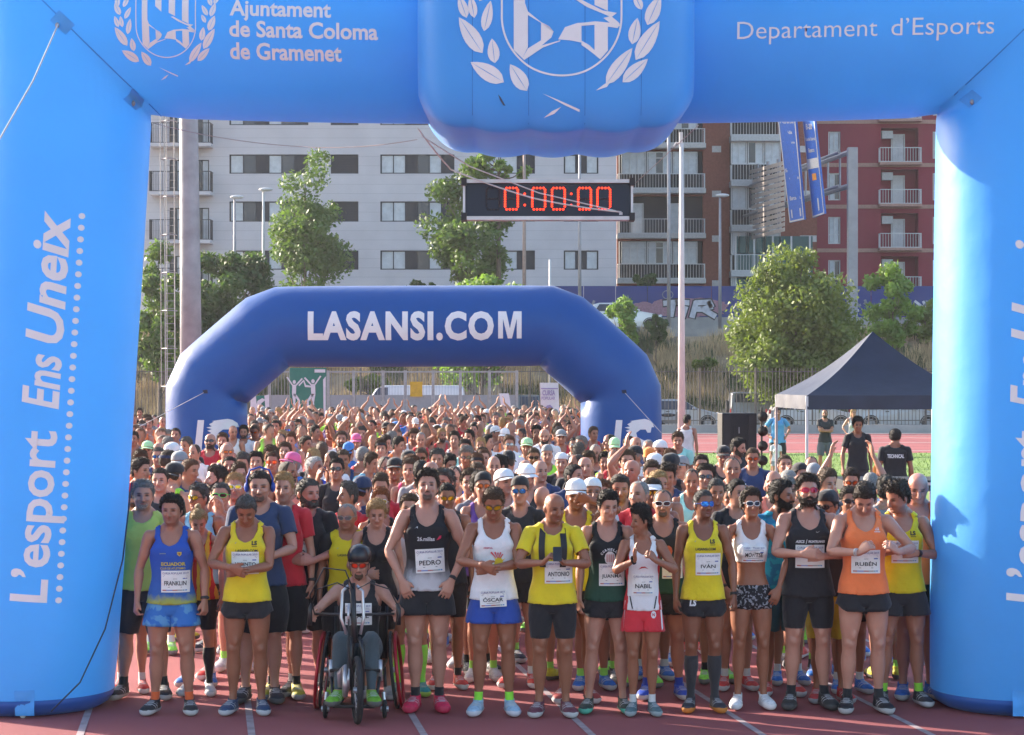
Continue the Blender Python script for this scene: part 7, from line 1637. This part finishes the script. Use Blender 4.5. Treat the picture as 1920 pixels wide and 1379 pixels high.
LISTED = """262 767 d blk - 0 n|278 779 n gry - -20 n|267 790 n org bg 0 n|304 782 b gry - 30 n|251 811 d gry - 10 n|303 806 l org - 0 n|316 809 g blk - 10 n|329 804 d wht - 0 n|352 819 G blk - -30 n|387 797 b wht s 0 n|394 814 b red sB 0 n|277 830 d lim cG 0 n|297 831 b blu - 160 n|324 833 d wht cw 150 n|417 815 n wht B 0 n|436 798 b wht - 30 n|457 800 k wht B 0 n|478 798 n org s 10 n|366 834 D wht - -20 n|312 847 d red hn 150 n|337 849 g wht cg 0 n|423 833 b wht s 30 n|262 848 n org - 20 n|262 863 d red - 60 n|352 861 a nvy - 60 n|324 871 d lim kk 150 n|300 879 d blk - 0 n|431 858 k wht B 10 c|447 872 n gry - 20 n|456 850 G red - 0 n|480 851 k nvy - 0 n|246 924 a red sB -10 n|374 910 G lbl s -50 n|414 906 G red sg 10 h|441 893 l coral sw 0 n|
494 764 d gry cg 0 h|524 767 l wht - -20 h|542 768 d blk s 0 u|487 785 d org cg 0 n|516 789 k blk - 0 h|559 786 d org s 0 n|583 790 g org - -10 c|590 799 d blk - 60 n|504 805 l wht - -50 n|530 808 l yel - -40 n|546 811 a gry - 0 n|572 820 d org - 80 c|640 811 n wht B 0 n|601 828 n red - 20 n|534 833 n wht - 0 n|508 839 n nvy - 0 n|511 850 n nvy sr 0 c|548 852 g blu cp -80 n|586 848 k gry hg 0 n|625 846 D wht - -60 n|643 843 n nvy - 0 n|590 858 w roy - 60 h|631 862 k blk s 0 n|655 832 k blu kb 150 n|668 815 d blu cp 0 n|714 827 n org hk 0 n|692 851 n lbl - 60 n|652 907 G red - -60 n|676 897 d nvy kn 150 n|714 889 n red - 0 n|714 920 r blk sw 0 nf|640 790 b org - 0 u|620 800 n wht - -20 u|600 775 d lim - 30 n|
740 862 d red ck 0 n|767 862 n pnk - 0 nf|789 864 k gry - 170 n|808 866 b wht - 160 n|875 839 g wht t 0 n|820 845 G org - 0 n|842 854 k wht - 20 n|895 867 n wht - 10 n|926 856 b lim - 0 n|953 848 d blk ck 170 n|905 842 k red s 0 n|852 874 D blu - 0 n|834 884 G wht - -20 n|838 906 k blk s 10 n|882 884 n org - 0 n|896 887 d gry - 60 n|906 890 d pur kks 0 n|945 884 g wht cw 20 n|744 820 k org - 60 n|776 806 n wht - 0 w|852 812 d wht - 0 n|888 795 k gry - 0 n|836 784 g org - 0 n|955 820 a wht t 0 n|735 812 g wht - 160 n|757 775 k pnk - 60 n|742 793 d org cb 60 n|820 798 n blk - 10 c|905 778 n wht - 0 n|930 776 g nvy - 0 n|880 808 k wht - -20 h|915 818 k wht - 60 n|
988 824 d lim cG 0 n|1000 840 n wht s 0 n|985 863 b coral - 160 n|1011 864 b nvy - 30 n|1053 852 d blk kw -10 n|1103 848 n blk - 0 n|1076 822 k wht t 0 n|1021 804 b wht B 0 n|1042 803 k nvy s 0 n|1112 802 n red - 30 n|1152 823 b red cG 0 n|1151 843 D red - 10 n|1192 820 b gry - 30 n|1176 848 n wht - 0 c|1186 863 b blk - -30 r|1135 851 k lim - 10 n|1076 873 k nvy - 60 n|1162 891 d blk L 0 n|1111 901 d wht kw 10 n|1128 905 a org - 10 nf|975 897 d blk kks 0 n|1018 913 b pnk - 150 n|1200 903 Q red - -20 n|1116 834 Q wht - 20 n|1006 800 k wht - 0 h|1047 795 n org - 0 w|1080 782 k red - 0 n|975 780 k blk - 20 n|1005 775 n pur - 0 u|1052 808 d red cg 0 n|1068 790 d gry - 0 u|
1218 842 d org co 160 n|1240 828 d gry kw -20 n|1271 812 n mnt - 0 n|1228 854 d wht cw 170 n|1258 854 d blk ck 160 n|1278 858 n gry cg -20 n|1315 856 d wht s 0 n|1297 879 D mnt - -10 n|1323 875 d wht s 0 n|1356 838 d blk ckt -10 n|1380 823 k blk B 60 n|1373 859 D wht - 10 n|1411 840 n nvy s 0 n|1342 897 G non - 10 n|1380 900 k blk - 20 n|1369 913 k wht - 0 n|1223 901 d lim hws -10 n|1221 865 n red - 10 n|1250 872 d nvy - -10 n|
1472 855 n gry - -10 h|1521 857 D gry - 0 n|1526 873 d pur bg2 170 n|1478 882 Q gry - 170 n|1452 884 b coral - -30 n|1503 890 b blk - 160 n|1500 872 d blk kk 20 n|1478 898 g lim - 0 n|1592 916 d wht s -10 n|1632 886 Q wht - 160 n|1596 880 d blk s 0 w|1660 895 k gry - 170 nf|1548 880 n gry - 20 n"""
LABELS = {}; FR_X = None
def region(px, py):
    if py < 800 and 462 < px < 1090: return 'far back under the dark arch'
    if px < 312 and py < 800: return 'left of the dark arch'
    if 300 < px < 480 and py < 850: return 'before the dark arch left leg'
    if 1085 < px < 1245 and py < 850: return 'before the dark arch right leg'
    return None
NB_NAMES = [(268, 'the lime t-shirt man'), (322, 'the ECUADOR singlet man'), (463, 'the wrist-crossing man'), (532, 'the red t-shirt man'), (574, 'the bib 79 man'), (652, 'the wheelchair rider'), (801, 'the tallest man'), (926, 'the white singlet man'), (1036, 'the man with phone'), (1136, 'the round badge man'), (1205, 'the boy'), (1318, 'the blue sunglasses man'), (1408, 'the sports bra woman'), (1515, 'the black tights man'), (1619, 'the orange singlet man'), (1700, 'the right arch leg')]
def label_for(desc, px, py, pose_k):
    r = region(px, py); near = min(NB_NAMES, key=lambda q: abs(q[0] - px))[1]
    ex = {'c': ' clapping', 'h': ' clapping high', 'u': ' clapping overhead', 'w': ' arms raised', 'k': ' hands clasped', 'p': ' holding hands up', 'r': ' with one arm up', 'n': ''}[pose_k]
    base = desc + ex; depth = 'deep in the crowd' if py < 815 else 'in the middle rows' if py < 860 else 'in the nearer rows'
    if len(base.split()) > 9: base = base.replace(' seen from behind', '').replace(' haired', '-haired').replace(' and sunglasses', '')
    c = [base, base + ' ' + (r or depth), base + ' far behind ' + near if py < 830 else base + ' behind ' + near, base + ' ' + ('deep' if py < 815 else 'midway') + ' behind ' + near]
    for t in c[1:]:
        if t not in LABELS and len(t.split()) <= 16: LABELS[t] = 1; return t
    for w_ in ('a little higher up', 'a little lower down', 'slightly to the left', 'slightly to the right', 'nearest', 'farthest', 'tucked low', 'tallest there', 'half hidden', 'just above', 'squeezed in'):
        t = base + ' ' + w_ + (' by ' if 'just' not in w_ else ' ') + near
        if t not in LABELS and len(t.split()) <= 16: LABELS[t] = 1; return t
    if ' with ' in base and ' in ' in base: return label_for(base.split(' with ')[0] + ' in ' + base.split(' in ')[-1].replace(ex, ''), px, py, pose_k)
    t = base + ' behind ' + near; k = 0
    while t in LABELS: t = base + ' ' + ('rather ' * k) + 'farther behind ' + near; k += 1
    LABELS[t] = 1; return t
def crowd(px, py, hc, tc, acc, yaw, pz, listed=True):
    fem = 'f' in pz; pk = pz[0]; h = .011 * ((px * 7 + py * 13) % 11 - 5) + (1.73 if not fem else 1.65)
    if not listed: h = rng.uniform(1.66, 1.82)
    D = (CH - h * 1.004) * F / (py - YH) if listed and py < 860 else (CH - 1.735) * F / (py - YH)
    if listed:      # keep a body's width between neighbours by trading height against distance
        best = None
        for dd in sorted([k * .12 for k in range(-14, 15)], key=abs):
            D2 = max(D + dd, 17.55); h2 = (CH - (py - YH) * D2 / F) / 1.004; x2 = (px - 960) * D2 / F
            if not 1.56 < h2 < 1.89: continue
            m_ = min((x2 - a) ** 2 + (D2 - b) ** 2 for a, b in placed)
            if m_ > .42 ** 2: best = (m_, D2); break
            if best is None or m_ > best[0]: best = (m_, D2)
        if best: D = best[1]
    h = (CH - (py - YH) * D / F) / 1.004; x = (px - 960) * D / F
    placed.append((x, D))
    turn = yaw if abs(yaw) > 90 else 0; hy = 0 if turn else (30 if yaw > 12 else -30 if yaw < -12 else 0)
    if abs(yaw) >= 60 and not turn: turn = math.copysign(22, yaw); hy = math.copysign(40, yaw)
    hp_ = (0, 10, -6)[(px + py) % 3]
    v = V_((fem, *POSES[pk], hy, hp_)); heads = []; desc = []; beard = None; extra = None; big = D < 30
    hcol, hname = HN[hc]; st = 'receding' if hc in 'DQ' else 'hair'
    hair = None if hc == 'b' else (st, hcol, (.009, .013, .018)[(px * 3 + py) % 3] if st == 'hair' else .006, (.1, .35)[(px + py) % 2])
    d0 = hname; hat = ''
    i = 0; a = acc
    if a != '-':
        if a[0] == 'c' and len(a) > 1: heads.append(('cap', HATC[a[1]][1])); hat = HATC[a[1]][0] + ' cap'; a = a[2:]
        elif a[0] == 'k' and len(a) > 1: heads.append(('capback', HATC[a[1]][1])); hat = 'backward ' + HATC[a[1]][0] + ' cap'; a = a[2:]
        elif a[0] == 'h' and len(a) > 1: heads.append(('visor' if a[1] in 'wg' else 'band', HATC[a[1]][1])); hat = HATC[a[1]][0] + ' headband'; a = a[2:]
        elif a[0] == 'b' and len(a) > 1: heads.append(('beanie' if '2' in a else 'band', HATC[a[1]][1])); hat = HATC[a[1]][0] + (' beanie' if '2' in a else ' headband'); a = a[3:] if '2' in a else a[2:]
        if 's' in a:
            fr = {'r': 'red', 'w': 'white', 'g': 'green'}.get((a.split('s')[1] or ' ')[0], 'black'); lc = [(.04, .03, .04), (.55, .10, .02), (.03, .15, .5), (.06, .05, .06), (.6, .35, .02)][(px + py) % 5]; heads.append(('sunglasses', lc, {'frame': fr})); hat += (' and ' if hat else '') + ('sunglasses' if fr == 'black' else fr + ' sunglasses')
        if 't' in a: heads.append(('glasses', (.3, .3, .32), {'frame': 'black', 'thin': 1})); hat += (' and ' if hat else '') + 'glasses'
        if 'B' in a: beard = ('beard', 'dark', .005); hat = (hat + ' and ' if hat else '') + 'beard'
        if 'L' in a: extra = ('longhair', 'dark'); d0 = 'long haired'
    if fem and not extra: extra = (('ponytail', 'curls', 'longhair')[(px + py) % 3] if hc != 'k' else 'bun', hcol)
    if hair and any(k[0] in ('cap', 'capback', 'beanie') for k in heads): hair = (st, hcol, .006, 0)
    top = None if tc == 'non' else (('tshirt', 'singlet', 'singlet')[(px * 5 + py) % 3] if pk not in 'uwhr' else 'singlet', TOPC[tc], None, {'wrinkle': .004})
    if tc in ('blk', 'nvy', 'wht', 'red') and (px + py) % 2 and pk in 'nck': top = ('tshirt', TOPC[tc], None, {'wrinkle': .004})
    garm = 'bare chested' if top is None else CNAME[tc] + (' t-shirt' if top[0] == 'tshirt' else ' singlet')
    back = abs(yaw) > 90
    desc = ('woman' if fem else 'man') + (' seen from behind' if back else '')
    desc = f"{d0} {desc} {'with ' + hat + ' ' if hat else ''}{'in ' if top else ''}{garm}"
    bottoms = [('shorts', BK), ('splits', BK2), ('tights', BK), ('shorts', (.02, .04, .12)), ('knee_shorts', BK2), ('shorts', (.3, .03, .04))]
    bt = bottoms[(px * 11 + py) % 6]; shc = [((.6, .06, .05), (.6, .6, .6)), ((.03, .03, .04), (.5, .5, .5)), ((.03, .15, .5), (.5, .5, .5)), ((.3, .8, .08), (.2, .2, .2)), ((.45, .45, .48), (.6, .6, .6)), ((.55, .5, .04), (.1, .1, .1))][(px * 3 + py * 5) % 6]
    o = person(v, x, D, h=h, wd=1.0 + .10 * math.sin(px * 1.7 + py), yaw=R(turn) + R(((px * 17) % 13) - 6), skin_c=SKINC[(px + py * 3) % 6] if hc != 'b' else SKINC[(px % 2) * 3], hair=hair, beard=beard, top=top, bottom=bt, sock='sock' if D < 28 else None, socks_c=[(.6, .6, .6), BK, (.3, .7, .1)][(px + py) % 3], shoe=shc, head=heads, extra_hair=extra,
               label=label_for(desc, px, py, pk), group='runners waiting in the crowd', shoes_too=D < 45)
    return o
for line in LISTED.replace('\n', '').split('|'):
    if line.strip(): a = line.split(); crowd(int(a[0]), int(a[1]), a[2], a[3], a[4], int(a[5]), a[6])
# the rest of the crowd fills the gaps between those read off the photograph
def inside(px, py):
    xr = np.interp(py, [768, 780, 800, 820, 835, 850, 870, 900, 935], [1075, 1090, 1200, 1240, 1300, 1400, 1560, 1700, 1740]); xl = 246 if py > 800 else (470 if py < 775 else 246)
    if py < 812 and 306 < px < 468: return False
    if py < 812 and 1080 < px < 1245: return False
    return xl < px < xr
tops_w = ['wht'] * 5 + ['blk'] * 4 + ['nvy'] * 3 + ['red'] * 3 + ['org'] * 4 + ['lim'] * 2 + ['yel'] * 2 + ['blu'] * 2 + ['lbl', 'gry', 'gry', 'pnk', 'mnt', 'coral', 'pur']
n_target = 292 - len(placed); tries = 0; n_ok = 0
while n_ok < n_target and tries < 30000:
    tries += 1; D = 17.8 + (56 - 17.8) * rng.random() ** 1.25; xw = rng.uniform(-10, 9); py = YH + (CH - 1.74) * F / D; px = 960 + xw * F / D
    if not inside(px, py): continue
    if 36.9 < D < 39.4 and (abs(px - 387) < 105 or abs(px - 1164) < 105): continue
    if any((xw - a) ** 2 + (D - b) ** 2 < (.47 if D < 27 else .54) ** 2 for a, b in placed): continue
    far = D > 38; pose_k = rng.choice(list('nnnncchknunp'), 1)[0] if far else rng.choice(list('nnnnnnckh'), 1)[0]
    fem = rng.random() < .13; hc = rng.choice(list('bbbddddkknnnnaagggGGllDDQ'), 1)[0]
    if fem: hc = rng.choice(list('dknal'), 1)[0]
    acc = rng.choice(['-', '-', '-', '-', '-', '-', '-', '-', 's', 's', 'sr', 'B', 'B', 't', 'cw', 'ck', 'kg', 'hk', 'sB'], 1)[0]
    if fem and acc in ('B', 'sB'): acc = '-'
    crowd(int(px), int(py), hc, tops_w[rng.integers(len(tops_w))], acc, int(rng.choice([0, 0, 10, -10, 30, -30, 60, -60, 170])), pose_k + ('f' if fem else ''), False); n_ok += 1
print('crowd', len(placed), n_ok, 'variants', len(VAR))

# farther back, where nobody could be counted: one mass of runners
def lo_body(b, ratio):
    me = mesh_np('lo', b.V, b.T); o = bpy.data.objects.new('lo', me); C.objects.link(o); d = o.modifiers.new('d', 'DECIMATE'); d.ratio = ratio; d.use_collapse_triangulate = True
    m3 = bpy.data.meshes.new_from_object(o.evaluated_get(bpy.context.evaluated_depsgraph_get())); bpy.data.objects.remove(o); m3.calc_loop_triangles()
    V = np.zeros(len(m3.vertices) * 3, np.float32); m3.vertices.foreach_get('co', V); T = np.zeros(len(m3.loop_triangles) * 3, np.int32); m3.loop_triangles.foreach_get('vertices', T)
    q = Body.__new__(Body); q.V = V.reshape(-1, 3).astype(float); q.T = T.reshape(-1, 3); q.W = weights(q.V); q.aw = q.W[:, 4:14].sum(1); q.cache = {}; r = None
    for i, sg in enumerate((1, -1)): a = (q.V * [sg, 1, 1] - SHO) @ AD; r = a if r is None else np.where(q.V[:, 0] < 0, a, r)
    q.a = r; return q
lo = lo_body(MALE, .13); reg = {k: lo.field(k) > 0 for k in ('hair', 'receding', 'singlet', 'tshirt', 'shorts')}
lop = []
for pk, hy in (('n', 0), ('n', 30), ('n', -30), ('c', 0), ('n', 12), ('u', 0), ('n', 50), ('n', -50), ('n', -12), ('c', 25), ('n', 5), ('h', 0)):
    P_ = skin(lo.V, lo.W, pose(armL=POSES[pk][0], armR=POSES[pk][1], head=(hy, 0, 0))); lop.append((P_, vnorm(P_, lo.T)))
Vs, Ts, Cs = [], [], []; nv = 0; cnt = 0; tries = 0
while cnt < 165 and tries < 40000:
    tries += 1; D = 31 + (62 - 31) * rng.random() ** .75; h = rng.uniform(1.64, 1.82); py = YH + (CH - h) * F / D; xw = rng.uniform(-10, 6); px = 960 + xw * F / D
    if not inside(px, py) or (36.9 < D < 39.4 and (abs(px - 387) < 105 or abs(px - 1164) < 105)) or any((xw - a) ** 2 + (D - b) ** 2 < .48 ** 2 for a, b in placed): continue
    placed.append((xw, D)); cnt += 1; P_, N_ = lop[rng.integers(len(lop))] ; k = h / 1.75; hs = rng.choice(['hair', 'hair', 'receding', 'none'])
    col = np.tile(np.array(SKINC[rng.integers(6)]), (len(lo.V), 1)); off = np.zeros(len(lo.V))
    if hs != 'none': hm = reg[hs]; col[hm] = HAIRC[['dark', 'black', 'brown', 'grey', 'auburn', 'dark'][rng.integers(6)]]; off[hm] = .014
    tc_ = TOPC[tops_w[rng.integers(len(tops_w))]]; tm = reg['tshirt' if rng.random() < .35 else 'singlet']; col[tm] = tc_; off[tm] = .014; col[reg['shorts']] = BK; off[reg['shorts']] = .014
    Q = (P_ + N_ * off[:, None]) * k; a_ = rng.normal(0, .12); c_, s_ = math.cos(a_), math.sin(a_); Q = np.stack([Q[:, 0] * c_ - Q[:, 1] * s_ + xw, Q[:, 0] * s_ + Q[:, 1] * c_ + D, Q[:, 2]], 1)
    Vs.append(Q); Ts.append(lo.T + nv); Cs.append(np.concatenate([col, np.ones((len(col), 1))], 1)); nv += len(Q)
mc = bpy.data.materials.new('crowd_colours'); mc.use_nodes = True; at_ = mc.node_tree.nodes.new('ShaderNodeAttribute'); at_.attribute_name = 'col'; mc.node_tree.links.new(at_.outputs['Color'], mc.node_tree.nodes['Principled BSDF'].inputs['Base Color']); mc.node_tree.nodes['Principled BSDF'].inputs['Roughness'].default_value = .6
tag(link('crowd', mesh_np('crowd', np.concatenate(Vs), np.concatenate(Ts), attrs={'col': ('FLOAT_COLOR', np.concatenate(Cs))}), mc), 'dense mass of runners filling the gaps towards the far end of the crowd', 'crowd', kind='stuff')
print('mass', cnt)

# ---- people on the infield
BYST = 'people standing around the infield'
def by(v, px, pyh, h, **k): D = (CH - h) * F / (pyh - YH); return person(v, (px - 960) * D / F, D, h=h, cat='person', group=BYST, **k)
by(Variant(MALE, armL='hip', armR='hip', head=(0, 0, 0), feet=.04), 1458, 767, 1.74, wd=1.1, skin_c=SKINS['mid'], hair=('hair', 'dark', .010, 0), top=('polo', (.10, .33, .62), None, {'loose': .03}), bottom=('knee_shorts', BK), label='man in light blue polo shirt with hands on hips beside the gazebo leg')
by(Variant(MALE, armL='folded', armR='folded', head=(-14, 0, 0), dr=(0, -.05, -.03), feet=.05), 1547, 769, 1.72, wd=1.02, skin_c=SKINS['mid'], hair=('receding', 'dark', .006, 0), beard=('beard', 'dark', .006), top=('tshirt', (.03, .03, .035)), bottom=('knee_shorts', (.10, .11, .14)), label='man with folded arms in black t-shirt and grey shorts on the grass')
by(Variant(FEMALE, armL='down', armR='hip', head=(20, 0, 0)), 1600, 768, 1.66, skin_c=SKINS['light'], hair=('hair', 'blond', .014, .2), extra_hair=('longhair', 'blond'), top=('singlet', (.5, .5, .5)), bottom=('hotpants', BK), label='long haired woman standing behind the tall man in black under the gazebo')
by(Variant(MALE, armL='down', armR='down2', head=(0, 8, 0)), 1608, 785, 1.86, wd=1.0, skin_c=SKINS['tan'], hair=('hair', 'black', .024, .3), top=('tshirt', BK, None, {'loose': .025}), bottom=('knee_shorts', BK2), label='tall man in black t-shirt under the front edge of the gazebo')
v = Variant(MALE, armL='down', armR='down', head=(-14, 6, 0)); o = by(v, 1678, 806, 1.77, wd=1.12, yaw=R(176), skin_c=SKINS['tan'], hair=('hair', 'black', .012, 0), top=('tshirt', BK, None, {'loose': .025}), bottom=('knee_shorts', BK), label='crew man seen from behind with TECHNICAL printed on his black t-shirt')
cb = Chest(v.surf('tshirt', CLOTH, base=.010, loose=.025, fit=3, wrinkle=.005), True); V, T = text2d('TECHNICAL', bold=.04); cb.put(o, 'lettering', fitw(V, .24, .06), T, .0, 1.30, WH, .008)
by(Variant(MALE, armL='down', armR='down', head=(-40, 0, 0)), 1288, 779, 1.78, wd=.95, yaw=R(165), skin_c=SKINS['mid'], hair=('hair', 'black', .012, 0), top=('singlet', WH), bottom=('shorts', (.05, .06, .09)), label='thin man seen from behind in loose white singlet beside the white pole')
by(Variant(FEMALE, armL='down', armR='down', head=(-30, 10, 0)), 1455, 822, 1.12, wd=.95, skin_c=SKINS['light'], hair=('hair', 'brown', .012, .2), extra_hair=('ponytail', 'brown'), top=('tshirt', WH), bottom=('shorts', (.3, .32, .36)), label='small child in white t-shirt standing by the gazebo leg')
for i, px in enumerate((1552, 1640)):
    D = 55; c = W(px, 0, D); root = empty('marker_cone', (c.x, D, 0), 0, ('orange marker cone on the grass by the grey shorts man', 'orange marker cone on the grass near the crew man')[i], 'cone')
    mb = MB(); mb.tube([(0, 0, .01), (0, 0, .03), (0, 0, .16), (0, 0, .30)], [.15, .12, .07, .02], 14); mb.build('cone_body', mat('cone_orange', (.85, .22, .03)), root, True); mb = MB(); mb.box(-.15, .15, -.15, .15, .001, .012); mb.build('base', mat('cone_orange', (.85, .22, .03)), root)
D = 30.5; p = W(1680, 905, D); root = empty('low_stage', (p.x, D, 0), 0, 'low black and silver staging block behind the orange singlet men', 'stage')
mb = MB(); mb.box(-.75, .8, 0, 1.2, p.z - .12, p.z + .03); mb.build('deck', BLKP, root); mb = MB(); mb.box(-.76, .81, -.03, -.002, p.z - .04, p.z); mb.build('edge_rail', SILV, root)
for sx in (-.7, .72):
    for sy in (.04, 1.12): mb = MB(); mb.cyl((sx, sy, 0), (sx, sy, p.z - .12), .03); mb.build('leg', SILV, root)

# ---- haze volume added over the whole place to imitate lens veiling
mb = MB(); mb.box(-420, 420, -25, 905, -1.0, 30.0); m = bpy.data.materials.new('haze'); m.use_nodes = True; n = m.node_tree.nodes
n.remove(n['Principled BSDF']); pv = n.new('ShaderNodeVolumePrincipled'); pv.inputs['Color'].default_value = (.9, .92, 1, 1); pv.inputs['Density'].default_value = .00022; pv.inputs['Anisotropy'].default_value = .3
m.node_tree.links.new(pv.outputs[0], n['Material Output'].inputs['Volume']); tag(mb.build('haze', m), 'thin haze volume added to imitate lens veiling', kind='stuff')
